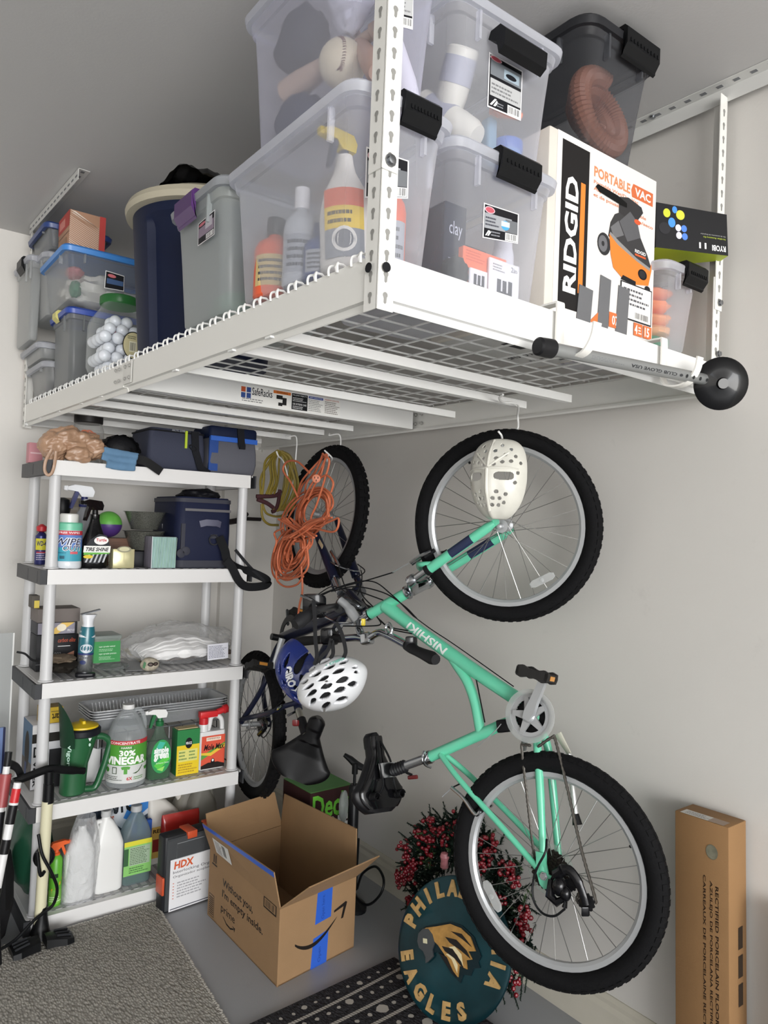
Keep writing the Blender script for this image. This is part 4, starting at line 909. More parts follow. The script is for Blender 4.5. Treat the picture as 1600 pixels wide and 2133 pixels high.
x, w, h = fitx(150, 186, 1054, 3.06, z)
t = thing('spray_bottle', 'clear spray bottle with a navy trigger and white head on the second shelf', 'bottle', (x, 3.05, z))
bottle_parts(t, [(w*.48, 0), (w*.5, .005), (w*.5, h*.75), (w*.42, h*.86), (w*.2, h*.97), (w*.18, h)], frost('cdd0d6', .55, 'eef0f4'))
trigger(t, h-.004, M('e4e6ea', .3), M('1c2560', .4), 1.35, 1)
x, w, h = fitx(110, 170, 1088, 2.86, z); r_ = w/2*.97
t = thing('wipes_tub', 'tub of cleaning wipes with a mint lid and white cap', 'tub', (x, 2.865, z))
G().lathe([(r_*.95, 0), (r_, .006), (r_, .022), (r_*.97, .026), (r_*.97, h*.82), (r_*1.0, h*.83)], 36).build('tub', M('d8dde2', .3, coat=.4), t)
G().lathe([(r_*.98, h*.83), (r_*.98, h*.97), (r_*.9, h), (0, h)], 36).build('lid', M('6fbf9f', .35), t)
G().lathe([(r_*.66, h), (r_*.66, h+.028), (r_*.6, h+.032), (0, h+.032)], 30).build('cap', M('dcdcd8', .3), t)
p = Print(cylmap(r_*.975, .026, h*.82, 172, 342)); p.rect(0, 0, 1, 1, '3f9fb4', n=20).rect(0, .45, 1, .88, '5a7fc0', n=20).rect(0, .86, 1, 1, 'c23440', n=20).txt('FREE WIPES', .25, .9, .8, .97, 'f0e8ea', bold=.02)
p.txt('WIPE', .15, .51, .88, .77, 'f2f2f6', bold=.06, shear=.25); p.l += 2; p.txt('WIPE', .17, .53, .86, .75, '16204a', bold=.01, shear=.25); p.l += 2; p.txt('OUT!', .36, .33, .84, .54, 'f2f2f6', bold=.06, shear=.2); p.l += 2; p.txt('OUT!', .38, .35, .82, .52, '16204a', bold=.01, shear=.2).rect(.55, .24, .75, .32, 'd8606a', n=4).txt('antibacterial', .2, .26, .45, .30, '1c3a5c').rect(.3, .08, .42, .18, '2a5a6c').build('label', t)
x, w, h = fitx(166, 224, 1075, 2.86, z)
t = thing('spray_bottle', 'glossy black spray bottle with a green and white tire label', 'bottle', (x, 2.875, z)); BKG = M('0e0e10', .18, coat=.5)
G().loft([[(a, b, f*h) for a, b in rrect(w*k, w*k*.62, w*k*.3, 5)] for f, k in ((0, .95), (.02, 1), (.3, 1), (.55, .82), (.78, .5), (.9, .36), (1, .32))]).build('bottle', BKG, t)
trigger(t, h-.012, BKG, BKG, 1.15, 1, Rz(R(20)))
p = Print(quadmap((-w*.48, -w*.325, h*.08), (w*.48, -w*.325, h*.08), (-w*.40, -w*.325, h*.66))); p.poly([(.06, .05), (.6, 0), (.95, .3), (.98, .6), (.8, .95), (.5, 1), (.2, .8), (.02, .5)], '2e3034')
for k in range(5): p.poly([(.1+.16*k, .05), (.17+.16*k, .05), (.34+.15*k, .5), (.28+.15*k, .5)], 'b9bcc0')
p.poly([(.02, .3), (.98, .34), (.98, .44), (.02, .38)], '5fae3c').rect(0, .38, 1, .60, 'ecece8').txt('TIRE SHINE', .08, .42, .94, .55, '18181a', bold=.03, shear=.2).ell(.62, .78, .27, .14, 'f0eeec').txt('Turtle', .42, .75, .82, .85, 'c23038', bold=.03).ell(.2, .24, .18, .06, 'd9c22e').build('label', t)
t = thing('play_ball', 'green and purple ball behind the black spray bottle', 'ball', (colx(226, 3.03, 1.40), 3.03, 1.365+.0))
rb_ = .052; zz = at(225, 1092, Y=3.03).z
t.location = (colx(226, 3.03, zz), 3.03, zz)
for nm, cc, a0, a1 in (('upper_half', '5fa845', 0, 90), ('lower_half', '4a2f72', -90, 0)):
    G().lathe([(rb_*math.cos(R(a0+(a1-a0)*k/10)), rb_*math.sin(R(a0+(a1-a0)*k/10))) for k in range(11)], 30).build(nm, M(cc, .45, bump=.1, bscale=60), t)
x, w, h = fitx(215, 272, 1124, 3.04, z)
t = pack('wood_tray', 'brown wooden box the green and purple ball rests on', 'box', x-w/2, x+w/2, 2.99, .12, z, zz-rb_-z-.002, M('6b4a38', .6, var=.2, vscale=20, stretch=(1, 1, 8)))
BOWLM = M('5a5b55', .2, .2, var=.5, vscale=260, coat=.5)
x, w, h = fitx(250, 343, 1064, 2.98, z); rt = w/2*.94
zt = at(296, 1066, Y=2.98).z; zb = at(296, 1106, Y=2.98).z
x2, w2, h2 = fitx(252, 342, 1103, 2.98, z)
base = at(296, 1146, Y=2.98).z
t = pack('dark_box', 'low dark box under the two speckled bowls', 'box', x-.06, x+.06, 2.93, .11, z, base-z-.003, M('25262a', .5))
for k, (zlo, zhi, lb) in enumerate(((base, zb+.004, 'lower speckled grey bowl of the pair on the second shelf'), (zb+.006, zt, 'upper speckled grey bowl, stacked mouth-up on the other'))):
    t = thing('granite_bowl', lb, 'bowl', (x, 2.98, zlo), group='speckled bowls'); hh = zhi-zlo
    if k == 0: hh = zb-base
    G().lathe([(.0, .003), (rt*.55, .003), (rt*.58, 0), (rt*.62, .002), (rt*.93, hh*.97), (rt*.99, hh*.98), (rt, hh), (rt*.92, hh), (rt*.60, .006), (0, .006)], 44).build('bowl', BOWLM, t)
x, w, h = fitx(231, 276, 1143, 2.85, z)
t = pack('gold_box', 'small shiny pale gold tissue box at the front of the second shelf', 'tissue box', x-w/2, x+w/2, 2.83, .06, z, h, M('ddd6a8', .18, .5, coat=.6), soft=.004); front(t, 0, 1).ell(.5, .98, .33, .16, '8d8a72').ell(.5, .99, .24, .11, 'c9c4a0').rect(.49, .3, .5, .85, 'a9a480').build('print', t)
xa, xb = colx(292, 2.83, z), colx(366, 2.83, z); xm = colx(314, 2.83, z); hz = at(340, 1118, Y=2.83).z-z
t = pack('tissue_box', 'square marbled tissue box with a sea green front and grey side', 'tissue box', xm, xb, 2.83, .085, z, hz, M('7e7a86', .5, var=.35, vscale=10, stretch=(4, 4, 1)), rz=R(0)); p = front(t, 0, 1); p.rect(.02, .01, .98, .99, M('86a8a2', .4, var=.2, vscale=14, stretch=(6, 6, 1.4)))
for k in range(14):
    u = .08+.065*k; p.poly([(u, .02), (u+.012, .02), (u+.075+.02*math.sin(k*2), .97), (u+.068+.02*math.sin(k*2), .97)], 'a9c6a8' if k % 2 else 'b9d0d0')
p.rect(0, 0, .025, 1, 'd8dde0').build('print', t)
t = thing('striped_bag', 'black bag with grey animal stripes squeezed behind the marbled box', 'bag', (1.10, 3.06, z)); q = at(345, 1108, Y=3.06)
G().grid(lump((q.x, 3.06, z+.07), (.05, .05, .075), 5, .15, flatz=z+.002), 28, 14, closed_u=True).build('bag', M('1a1a1d', .6), t, w=True)
fq = quadmap((q.x-.045, 3.004, q.z-.03), (q.x+.035, 3.004, q.z-.03), (q.x-.045, 3.004, q.z+.04)); p = Print(fq)
for k in range(5): p.poly([(.06+.18*k, .1), (.14+.18*k, .05), (.2+.18*k, .5), (.16+.18*k, .95), (.10+.18*k, .9), (.12+.18*k, .5)], 'a2a1a4')
p.build('print', t, w=True)
# navy cooler
xa, xb = colx(344, 2.84, z+.05), colx(492, 2.84, z+.05); xa = colx(368, 2.84, z+.05); xb -= .022; hz = at(440, 1037, Y=2.84).z-z; w = xb-xa
t = thing('cooler', 'large navy soft cooler with grey trims and a dangling carry strap', 'cooler', ((xa+xb)/2, 2.992, z)); NVC = M('161c36', .6, bump=.1, bscale=250); GT = M('3a3b44', .6); dd = .145
L = []
for f, e in ((0, -.004), (.04, 0), (.5, .002), (.96, 0), (1, -.006)): L.append([(a, b, f*hz) for a, b in rrect(w+2*e, 2*dd+2*e, .035, 5)])
G().loft(L).build('body', NVC, t)
G().loft([[(a, b, zz_) for a, b in rrect(w+.006, 2*dd+.006, .036, 5)] for zz_ in (.002, .030)]).build('base_band', GT, t)
G().loft([[(a, b, zz_) for a, b in rrect(w+.006, 2*dd+.006, .036, 5)] for zz_ in (hz-.022, hz-.006)]).build('top_band', GT, t)
G().box(-w*.38, w*.46, -dd-.006, -dd+.002, hz*.80, hz*.835).build('zipper', M('6d6d70', .35, .5), t)
G().strap([(-w*.10, -dd-.002, hz*.62), (0, -dd-.012, hz*.645), (w*.2, -dd-.012, hz*.64), (w*.28, -dd-.002, hz*.62)], .026, .004, (0, 0, 1)).build('front_handle', M('56576a', .6), t)
G().box(-w*.43, -w*.36, -dd-.004, -dd+.002, hz*.18, hz*.62).build('side_webbing', GT, t)
for xx, zz_ in ((-w*.42, .10), (-w*.34, .13)): G().lathe([(.018, 0), (.018, .004), (.012, .006), (0, .006)], 20, m=T((xx, -dd-.002, hz*.1+zz_*.3)) @ frame_to((0, -1, 0))).build('rubber_stud', GT, t)
G().tube([(w*.16+.02*math.cos(a), -dd-.008, hz*.40+.02*math.sin(a)) for a in [k*math.pi/6 for k in range(12)]], .0035, 6, closed=True).build('ring', M('2c2d33', .4), t)
G().box(w*.10, w*.22, -dd-.006, -dd, hz*.42, hz*.48).build('ring_patch', GT, t)
G().grid(lump((.02, -.02, hz+.008), (w*.36, .09, .032), 7, .2, flatz=hz), 36, 18, closed_u=True).build('mesh_lid', M('131318', .45, bump=.6, bscale=60), t)
q = [at(a, b, Y=yy) for a, b, yy in ((457, 1118, 2.83), (468, 1145, 2.81), (478, 1172, 2.80), (520, 1190, 2.79), (552, 1205, 2.78), (558, 1215, 2.78), (545, 1221, 2.78), (515, 1222, 2.785), (498, 1210, 2.785), (482, 1180, 2.79), (470, 1168, 2.80))]
G().strap(catmull(q, 6), .034, .004, [RT]*17+[RT*.6+UP*.8]*4+[UP]*50).build('strap', M('111215', .75), t, w=True)
q = [at(a, b, Y=yy) for a, b, yy in ((490, 1145, 2.82), (520, 1180, 2.79), (552, 1212, 2.775))]; G().strap(catmull(q, 6), .012, .004, (0, 0, 1)).build('strap', M('17181c', .7), t, w=True)
# ---- third shelf
z = SZ[2]
xa, xb = colx(64, 3.06, z), colx(163, 3.06, z)
zt = [at(110, p_, Y=3.0).z for p_ in (1365, 1327, 1297, 1262)]
hb = [(z, at(110, 1345, Y=3.0).z), ]
z1 = at(112, 1322, Y=3.02).z; z2 = at(112, 1296, Y=3.02).z; z3 = at(112, 1268, Y=3.02).z
xa, xb = colx(66, 3.02, z), colx(161, 3.02, z)
t = pack('black_box', 'black carton with orange script and brown arrow, lowest of its stack', 'box', xa+.012, xb, 3.02, .11, z, z1-z-.001, M('232326', .5)); front(t, 0, 1).txt('carbon elite', .5, .78, .92, .9, 'c2522e', shear=.3).rect(.5, .66, .8, .68, 'd8d8d8').poly([(.62, .4), (.9, .52), (.9, .30)], 'b07a62').txt('pro', .4, .4, .58, .5, '9a9a9a', shear=.4).rect(.0, .18, .9, .19, '8d8d8d').build('print', t)
t = pack('black_box', 'black carton with a shiny golden streak on its front, middle of the stack', 'box', xa+.012, xb-.006, 3.022, .11, z1, z2-z1-.001, M('3a3a3e', .5)); front(t, 0, 1).rect(.02, .05, .93, .95, '8e8b98').poly([(.25, .05), (.5, .05), (.92, .95), (.6, .95)], 'e8c060').ell(.6, .55, .12, .3, 'f4ead2').ell(.3, .5, .07, .2, 'e8e6ee').txt('PRO V1', .74, .2, .93, .4, 'eeeeee', shear=.3).build('print', t)
t = pack('brown_box', 'plain taupe carton on top of the black cartons', 'box', xa+.01, xb, 3.015, .12, z2, z3-z2, M('746c68', .7)); 
xq, wq, hq = fitx(62, 84, 1240, 3.05, z3)
t = pack('taupe_box', 'small dark carton with a yellow sticker, topmost beside the left post', 'box', xq-.01, xq+.018, 3.06, .06, z3, max(.02, at(70, 1241, Y=3.06).z-z3), M('5a554e', .7)); front(t, 0, 1).rect(.3, .0, .95, .6, 'e8d05a').build('print', t)
x, w, h = fitx(158, 192, 1300, 2.93, z); r_ = w/2
t = thing('air_freshener', 'silver and teal air freshener can with a white trigger top', 'can', (x, 2.93, z), rot=(0, R(2), 0))
G().lathe([(r_*.9, 0), (r_*.95, .004), (r_*.95, h*.62)], 30).build('can', M('a2a4a6', .25, .8), t)
G().lathe([(r_*.955, h*.40), (r_*.96, h*.62), (r_*.96, h*.8), (r_*.8, h*.95)], 30).build('sleeve', M('1f6a78', .3, coat=.4), t)
g = G(); g.loft([[(a+o_, b, f) for a, b in rrect(ww, r_*1.5*k, ww*.45, 5)] for f, ww, k, o_ in ((h*.74, r_*2.0, 1.25, 0), (h*.86, r_*1.8, 1.1, 0), (h*1.0, r_*1.2, .9, 0), (h*1.10, r_*1.4, .9, -.001), (h*1.2, r_*1.9, .9, .002))]); g.build('trigger_top', M('e0e2e6', .3), t)
g = G(); g.loft([[(-r_*.95, -r_*.5, h*1.19), (-r_*.95, r_*.5, h*1.19), (-r_*.9, r_*.5, h*1.21), (-r_*.9, -r_*.5, h*1.21)], [(r_*1.35, -r_*.35, h*1.29), (r_*1.35, r_*.35, h*1.29), (r_*1.35, r_*.35, h*1.31), (r_*1.35, -r_*.35, h*1.31)]]); g.build('trigger', M('7d8288', .4), t)
p = Print(cylmap(r_*.965, h*.02, h*.62, 190, 350)); p.ell(.42, .82, .30, .15, 'd8dde4').txt('air fresh', .2, .78, .64, .86, '3a5a7a').rect(0, .6, 1, .66, '26306e', n=10).lines(.1, .45, .9, .56, 1, '5a5d66').ell(.3, .35, .14, .07, '2a3566').build('label', t)
xa, xb = colx(192, 2.93, z), colx(250, 2.93, z); hz = at(220, 1332, Y=2.93).z-z; hb_ = .03
t = thing('seed_tub', 'clear tub with a green label on the third shelf, on a crinkled clear wrap', 'tub', ((xa+xb)/2, 2.99, z+hb_)); w = xb-xa
G().loft([[(a, b, f) for a, b in rrect(w*k, .12*k, .012, 4)] for f, k in ((0, .94), (.01, .96), (hz-hb_, 1))]).build('tub', frost('cfe0d4', .35, 'eef6f0'), t)
G().rb(-w/2-.004, w/2+.004, -.064, .064, hz-hb_, hz-hb_+.014, .012, .003).build('lid', frost('c9d2ce', .6, 'e8eeea'), t)
Print(quadmap((-w*.48, -.0625, .002), (w*.48, -.0625, .002), (-w*.5, -.0625, (hz-hb_)*.92))).rect(0, 0, 1, 1, '2f8a45').txt('super spreader national', .2, .7, .8, .8, 'e4f0e4').lines(.2, .52, .9, .66, 2, '9cc8a2').txt('super spreader premium', .2, .36, .85, .46, 'e4f0e4').lines(.2, .12, .8, .3, 3, '9cc8a2').build('label', t)
crumple('clear_wrap', 'flattened crinkly clear packaging under the green-labelled tub', 'wrap', ((xa+xb)/2+.02, 2.93, z+.016), (.06, .07, .011), 'bbb', 31, mat=frost('c4c8c8', .30, 'eef0f0', rough=.1, wrinkle=.8))
crumple('work_gloves', 'black and tan work gloves heaped behind the front left post', 'gloves', (colx(128, 2.92, z), 2.94, z+.030), (.060, .07, .024), '28241f', 32, amp=.5)
crumple('tan_glove', 'worn brown leather glove on top of the black gloves', 'glove', (colx(125, 2.93, z), 2.94, z+.055), (.05, .05, .016), '6a5c4c', 33, amp=.4)
t = thing('cable_ties', 'thin black cord end sticking out left of the shelf', 'cord', at(90, 1365, Y=3.0)); G().tube(catmull([at(35, 1358, Y=2.98), at(52, 1362, Y=2.98), at(66, 1374, Y=2.98), at(80, 1378, Y=2.98)], 5), .004, 7).build('cord', M('1b1b1d', .5), t, w=True)
q = at(180, 1402, Y=2.83); t = thing('flashlight', 'small black oblong clip lying at the front edge of the third shelf', 'clip', (q.x, 2.845, z)); G().rb(-.035, .035, -.016, .016, .001, .016, .012, .004, m=Rz(R(-15))).build('case', M('15151a', .3), t)
# wreath in a bag
xa, xb = colx(283, 2.98, z+.05), colx(462, 2.98, z+.05); hz = at(375, 1297, Y=2.98).z-z
t = thing('bagged_bundle', 'bundle of white woven foam rolls wrapped in clear crinkled plastic on the third shelf', 'bundle', ((xa+xb)/2, 3.0, z))
g = G(); w = xb-xa
for k in range(9):
    f = k/8; a = [( -w*.46+w*.92*u, -.09+.16*f*1.0+.012*math.sin(u*9+k), .012+hz*(.72-.45*abs(f-.35))*(math.sin(math.pi*min(max(u*.92+.04, 0), 1))**.5)*(.45+.5*f)) for u in [i/14 for i in range(15)]]
    g.tube(catmull(a, 2), [.021+.004*math.sin(i*1.1) for i in range(29)], 8)
o = g.build('foam_rolls', M('efeeed', .7, bump=.3, bscale=30), t)
g = G(); 
def wb(u, v):
    a = 2*math.pi*u; b = math.pi*(v-.5); p = Vector((math.cos(b)*math.cos(a), math.cos(b)*math.sin(a), math.sin(b)))
    k = 1+.10*noise.noise(p*3+Vector((4, 4, 4)))+.05*noise.noise(p*9)
    ex = 1.25 if abs(p.x) > .8 else 1
    return Vector((p.x*w*.53*k*ex, p.y*.125*k, max(.002, hz*.46+p.z*hz*.55*k)))
g.grid(wb, 60, 30, closed_u=True); g.build('plastic_wrap', frost('f4f5f6', .12, 'fdfdfd', rough=.08, wrinkle=.9, back=.3), t)
Print(quadmap((w*.20, -.128, .018), (w*.46, -.118, .020), (w*.20, -.122, hz*.5))).rect(0, 0, 1, 1, 'e2e2ea').lines(.06, .1, .94, .9, 9, '77798a').build('label', t)
q0, q1, q2, q3 = at(250, 1352, Z=z+.004), at(288, 1374, Z=z+.004), at(330, 1372, Z=z+.004), at(300, 1345, Z=z+.004)
def flat_card(name, lb, cat, pts, zc, m, th=.003):
    t = thing(name, lb, cat, (sum(p.x for p in pts)/4, sum(p.y for p in pts)/4, zc)); G().prism([(p.x, p.y) for p in pts], zc, zc+th, m=None).build('card', m, t, w=True, smooth=0); return t
flat_card('booklet', 'yellowed printed booklet under the bagged bundle', 'booklet', [at(a, b, Z=z+.003) for a, b in ((252, 1352), (290, 1378), (335, 1370), (300, 1345))], z+.003, M('b9ad7c', .7, var=.3, vscale=40))
flat_card('white_paper', 'grey sheet of paper lying on the third shelf by the stone', 'paper', [at(a, b, Z=z+.003) for a, b in ((252, 1376), (262, 1398), (300, 1396), (290, 1376))], z+.0028, M('b4b4b6', .7), .001)
flat_card('wooden_board', 'thin brown board under the right end of the bagged bundle', 'board', [at(a, b, Z=z+.003) for a, b in ((345, 1379), (490, 1363), (470, 1352), (340, 1366))], z+.007, M('5a4638', .6), .006)
q = at(313, 1384, Y=2.85); t = thing('painted_stone', 'round speckled stone painted with dark goggles and green', 'stone', (q.x, 2.855, z))
G().grid(lump((0, 0, .026), (.036, .026, .026), 9, .08, flatz=.001), 28, 16, closed_u=True).build('stone', M('b3aa98', .8, var=.3, vscale=90), t)
Print(lambda u, v, l: Vector((-.034+.068*u, -.0262-.004*math.sin(math.pi*u)+.012*abs(u-.45)-l, .008+.036*v))).ell(.40, .62, .17, .22, '2a2420').ell(.70, .62, .15, .2, '2a2420').ell(.4, .62, .1, .1, '5a4a44').ell(.7, .62, .09, .1, '5a4a44').poly([(-.02, .3), (.1, .2), (.16, .8), (.05, .95)], '2f6a3c').build('paint', t)
# ---- fourth shelf
z = SZ[3]
xa, xb = colx(62, 2.98, z), colx(135, 2.98, z); hz = at(100, 1508, Y=2.98).z-z
t = pack('optics_box', 'white and black carton with a blue photo side behind the front left post', 'box', xa, xb, 2.98, .15, z, hz, M('d6d6da', .5)); front(t, 0, 1).rect(0, .86, 1, .98, 'ecebea').rect(0, .72, 1, .86, '26231e').rect(.5, 0, .9, .6, '2c2c2f').rect(.05, .5, .3, .66, '1c1c1e').poly([(.1, .53), (.2, .58), (.26, .64), (.16, .6), (.1, .64)], 'f0f0f0').txt('VIPER', .06, .04, .16, .45, '1c1c1e', bold=.03, turn=-90).build('print', t); side(t).rect(0, 0, 1, 1, '5a7896').rect(0, 0, 1, .4, '5c5550').ell(.5, .55, .25, .3, '3a3430').rect(.3, .05, .5, .35, '3a4a78').build('print', t)
x, w, h = fitx(88, 134, 1478, 2.96, z+hz); 
t = pack('yellow_box', 'small yellow carton upside down on the white and black carton', 'box', x-w/2, x+w/2, 2.985, .07, z+hz+.001, at(110, 1474, Y=2.985).z-z-hz, M('b0924a', .5), rz=R(0)); front(t, 0, 1).rect(0, 0, 1, 1, 'd9b62c').txt('start', .5, .2, .95, .6, '3a2f1c', bold=.03, turn=180).rect(.45, .7, .9, .76, '8a742c').build('print', t)
# foil pans on a wire rack
xa, xb = colx(176, 3.06, z+.15), colx(452, 3.06, z+.15); zt = at(300, 1460, Y=3.02).z; FOIL = M('cfd1d4', .28, .6, bump=.35, bscale=60)
def pan(lb, zb, first):
    t = thing('foil_pan', lb, 'pan', ((xa+xb)/2-.01, 3.03, zb), group='nested foil pans'); w = xb-xa; d = .19; g = G(); dep = .055
    L = [[(a, b, dep+.003) for a, b in rrect(w+.010, d+.010, .03, 5)], [(a, b, dep) for a, b in rrect(w+.012, d+.012, .03, 5)], [(a, b, dep) for a, b in rrect(w-.006, d-.006, .025, 5)], [(a, b, dep-.006) for a, b in rrect(w-.012, d-.012, .025, 5)], [(a, b, .002) for a, b in rrect(w-.06, d-.06, .02, 5)]]
    g.loft(L, cap0=False); g.build('pan', FOIL, t, smooth=.8)
    if first:
        g = G(); n = 34
        for k in range(n):
            x = -w/2+.05+(w-.10)*k/(n-1); g.tube([(x, d/2-.008, dep-.006), (x*.985, d/2-.027, .004)], .0022, 5); g.tube([(x, -d/2+.008, dep-.006), (x*.985, -d/2+.027, .004)], .0022, 5)
        g.build('ribbed_walls', FOIL, t, kind='stuff')
    return t
for k, lb in enumerate(('lowest foil roasting pan of the nested stack', 'foil pan second from the bottom of the stack', 'foil pan second from the top of the stack', 'top foil roasting pan, open and showing its ribbed walls')):
    pan(lb, zt-.058-.010*(3-k), k == 3)
t = thing('wire_rack', 'dark wire stand holding up the nested foil pans', 'rack', ((xa+xb)/2-.01, 3.03, z)); g = G(); w = xb-xa; hr = zt-.058-.03-z-.006
fr = g
for zz_, e in ((hr, 0), (hr*.72, -.004)): G().tube([(a, b, zz_) for a, b in rrect(w-.04+e, .18, .02, 3)], .0025, 6, closed=True).build('ring_wire', M('8a8c8f', .3, .8), t)
for sx in (-.42, .42):
    for sy in (-1, 1): G().tube([(sx*w, sy*.085, hr), (sx*w*1.02, sy*.09, .002)], .0025, 6).build('leg', M('3a3a3d', .3, .8), t)
for k in range(10):
    xx = -w*.45+w*.9*k/9; o = G().tube([(xx, -.09, hr*.72), (xx, -.09, hr), (xx, .09, hr)], .0018, 5).build('rack_wire', M('8a8c8f', .3, .8), t)
# green spreader
xa, xb = colx(123, 2.86, z), colx(168, 2.86, z); t = thing('hand_spreader', 'green hand spreader with a yellow dial lid and big loop handle', 'spreader', ((xa+xb)/2+.02, 2.88, z)); GRN = M('1f5a35', .4, coat=.3)
h = at(150, 1535, Y=2.85).z-z; s_ = .0018
G().loft([[(a+o_, b, f*h) for a, b in rrect(.088*k, .085*k, .038*k, 6)] for f, k, o_ in ((0, .9, -.008), (.02, 1, -.008), (.5, 1.05, -.004), (.85, 1.28, .008), (1, 1.4, .014))]).build('body', GRN, t)
G().lathe([(.066, 0), (.070, .004), (.070, .022), (.064, .028), (0, .028)], 32, m=T((.014, 0, h-.002))).build('collar', M('1a1c22', .4), t)
G().lathe([(.058, .026), (.056, .034), (.03, .042), (0, .044)], 32, m=T((.018, 0, h-.002))).build('dial', M('e2c21e', .4), t)
G().loft([[(.018+a, b, h+.03+f) for a, b in rrect(.016*k, .06*k, .006, 3)] for f, k in ((0, 1), (.02, .8))]).build('dial_grip', M('e2c21e', .4), t)
def chute(u, v):
    a = R(115+130*u); r = .062+.012*v; return Vector((.010+r*math.cos(a)-.004, r*math.sin(a)*1.0, h*.82+(.035+.085*math.sin(math.pi*min(u*1.0, 1))**.6)*v*1.35))
G().grid(chute, 24, 6).build('scoop', M('1c3a28', .45), t)
hp = [(.052, 0, h*.93), (.085, 0, h*.92), (.112, 0, h*.80), (.106, 0, h*.60), (.088, 0, h*.30), (.066, 0, h*.06), (.030, 0, h*.05), (.0, 0, h*.07)]
G().tube(catmull([(a+.005, b-.01, c_) for a, b, c_ in hp], 6), .0125, 12, flat=1.15).build('handle', GRN, t)
Print(lambda u, v, l: Vector((-.046+.016*u, -.0405-.006*u-l-.004*v, h*.45+h*.45*v))).txt('Vigoro', 0, 0, 1, 1, 'b9d8c8', bold=.02, turn=-90).build('lettering', t)
Print(lambda u, v, l: Vector((.02+.02*u, -.062-l, h*.84+h*.14*v))).poly([(.2, 1), (.8, 1), (.5, .6)], 'e8e8e8').ell(.5, .2, .2, .2, 'b9d8c8').build('marks', t)
x0_, x1_ = colx(200, 2.96, z), colx(222, 2.96, z); pack('white_box', 'plain white carton between the green spreader and the vinegar jug', 'box', x0_-.05, x1_, 2.96, .10, z, .13, M('d9d9d8', .6))
# vinegar
xa, xb = colx(222, 2.86, z+.03), colx(307, 2.86, z+.03); w = (xb-xa)*.95; h = at(268, 1468, Y=2.87).z-z; r_ = w/2
t = thing('vinegar_jug', 'gallon jug of clear vinegar with a green and white label', 'jug', ((xa+xb)/2, 2.882, z))
PET = frost('e6eaec', .2, 'fbfcfc', rough=.12, back=.3)
G().lathe([(r_*.85, 0), (r_*.97, .006), (r_, .02), (r_, h*.60), (r_*.97, h*.65), (r_*.75, h*.78), (r_*.42, h*.90), (r_*.26, h*.93), (r_*.25, h*.97)], 40).build('body', PET, t)
G().lathe([(r_*.94, .006), (r_*.97, .02), (r_*.97, h*.60), (r_*.93, h*.66), (r_*.72, h*.77), (0, h*.77)], 40).build('liquid', frost('d8dcde', .16, 'f2f4f5', rough=.1, back=.3), t)
G().tube(catmull([(r_*.25, -.004, h*.91), (r_*.48, -.006, h*.925), (r_*.72, -.006, h*.88), (r_*.88, -.004, h*.76), (r_*.90, 0, h*.62)], 6), .0075, 10).build('handle', PET, t)
G().lathe([(r_*.30, h*.945), (r_*.31, h*.95), (r_*.30, h), (0, h+.001)], 24).build('cap', M('e4e4e2', .35), t)
p = Print(cylmap(r_+.0004, .024, h*.60, 168, 334)); p.rect(0, 0, 1, 1, 'd4d6d4', n=24).rect(0, .42, 1, .92, '4f9a35', n=24).rect(0, .90, 1, 1, 'c0303a', n=24).txt('CONCENTRATE', .2, .915, .74, .975, 'f4eeee', bold=.02).rect(.38, .80, .62, .87, '2f7a28', n=4).txt('HARRIS', .41, .815, .59, .86, 'eaf4e4', bold=.02).txt('30%', .38, .64, .66, .78, 'f6f8f4', bold=.035).txt('VINEGAR', .12, .44, .88, .63, 'f6f8f4', bold=.05)
p.ell(.14, .30, .05, .06, '3d8a2c').rect(.26, .22, .35, .38, '4a5a44', n=2).rect(.275, .235, .335, .36, 'd4d6d4', n=2).poly([(.42, .38), (.46, .40), (.54, .40), (.58, .38), (.56, .32), (.53, .33), (.53, .22), (.47, .22), (.47, .33), (.44, .32)], '4f9a35').poly([(.62, .22), (.72, .26), (.80, .38), (.82, .38), (.74, .25), (.68, .21)], '3f5a34').poly([(.86, .32), (.98, .32), (.96, .24), (.88, .24)], '3d8a2c').txt('6X', .52, .07, .62, .15, 'c0303a', bold=.03).lines(.12, .06, .45, .18, 3, '5a5d58').lines(.64, .06, .9, .15, 2, '6a9a58').build('label', t)
# green cleaner
xa, xb = colx(307, 2.86, z+.03), colx(359, 2.86, z+.03); w = (xb-xa)*.95; h = at(333, 1510, Y=2.87).z-z
t = thing('spray_bottle', 'clear spray bottle of green cleaner with a white and green trigger', 'bottle', ((xa+xb)/2, 2.885, z))
G().loft([[(a, b, f*h) for a, b in rrect(w*k, w*.62*k, w*.28*k, 6)] for f, k in ((0, .9), (.02, 1), (.5, 1), (.66, .88), (.80, .52), (.92, .34), (1, .30))]).build('bottle', frost('9fb4a6', .25, 'dcebe0', rough=.08), t)
G().loft([[(a, b, f*h) for a, b in rrect(w*k-.004, w*.62*k-.004, w*.26*k, 6)] for f, k in ((.01, .93), (.03, 1), (.42, 1))]).build('liquid', M('0d5a2c', .15), t)
trigger(t, h-.006, M('e8e8e6', .3), M('1f6a3c', .4), 1.05, 1)
p = Print(quadmap((-w*.42, -w*.3125, h*.12), (w*.42, -w*.3125, h*.12), (-w*.42, -w*.3125, h*.74))); p.ell(.5, .5, .5, .5, '2c9a52', 28).poly([(.1, .6), (.4, .95), (.7, .9), (.4, .6)], '3fb8a0').poly([(.15, .25), (.85, .55), (.95, .4), (.4, .1)], '58c846').poly([(.3, .12), (.7, .2), (.6, .05)], '9adf6a').txt('simple', .14, .55, .88, .78, 'f4f8f4', bold=.05).txt('green', .14, .36, .88, .60, 'f4f8f4', bold=.05).txt('All-Purpose Cleaner', .25, .27, .9, .33, 'e4f0e4').build('label', t)
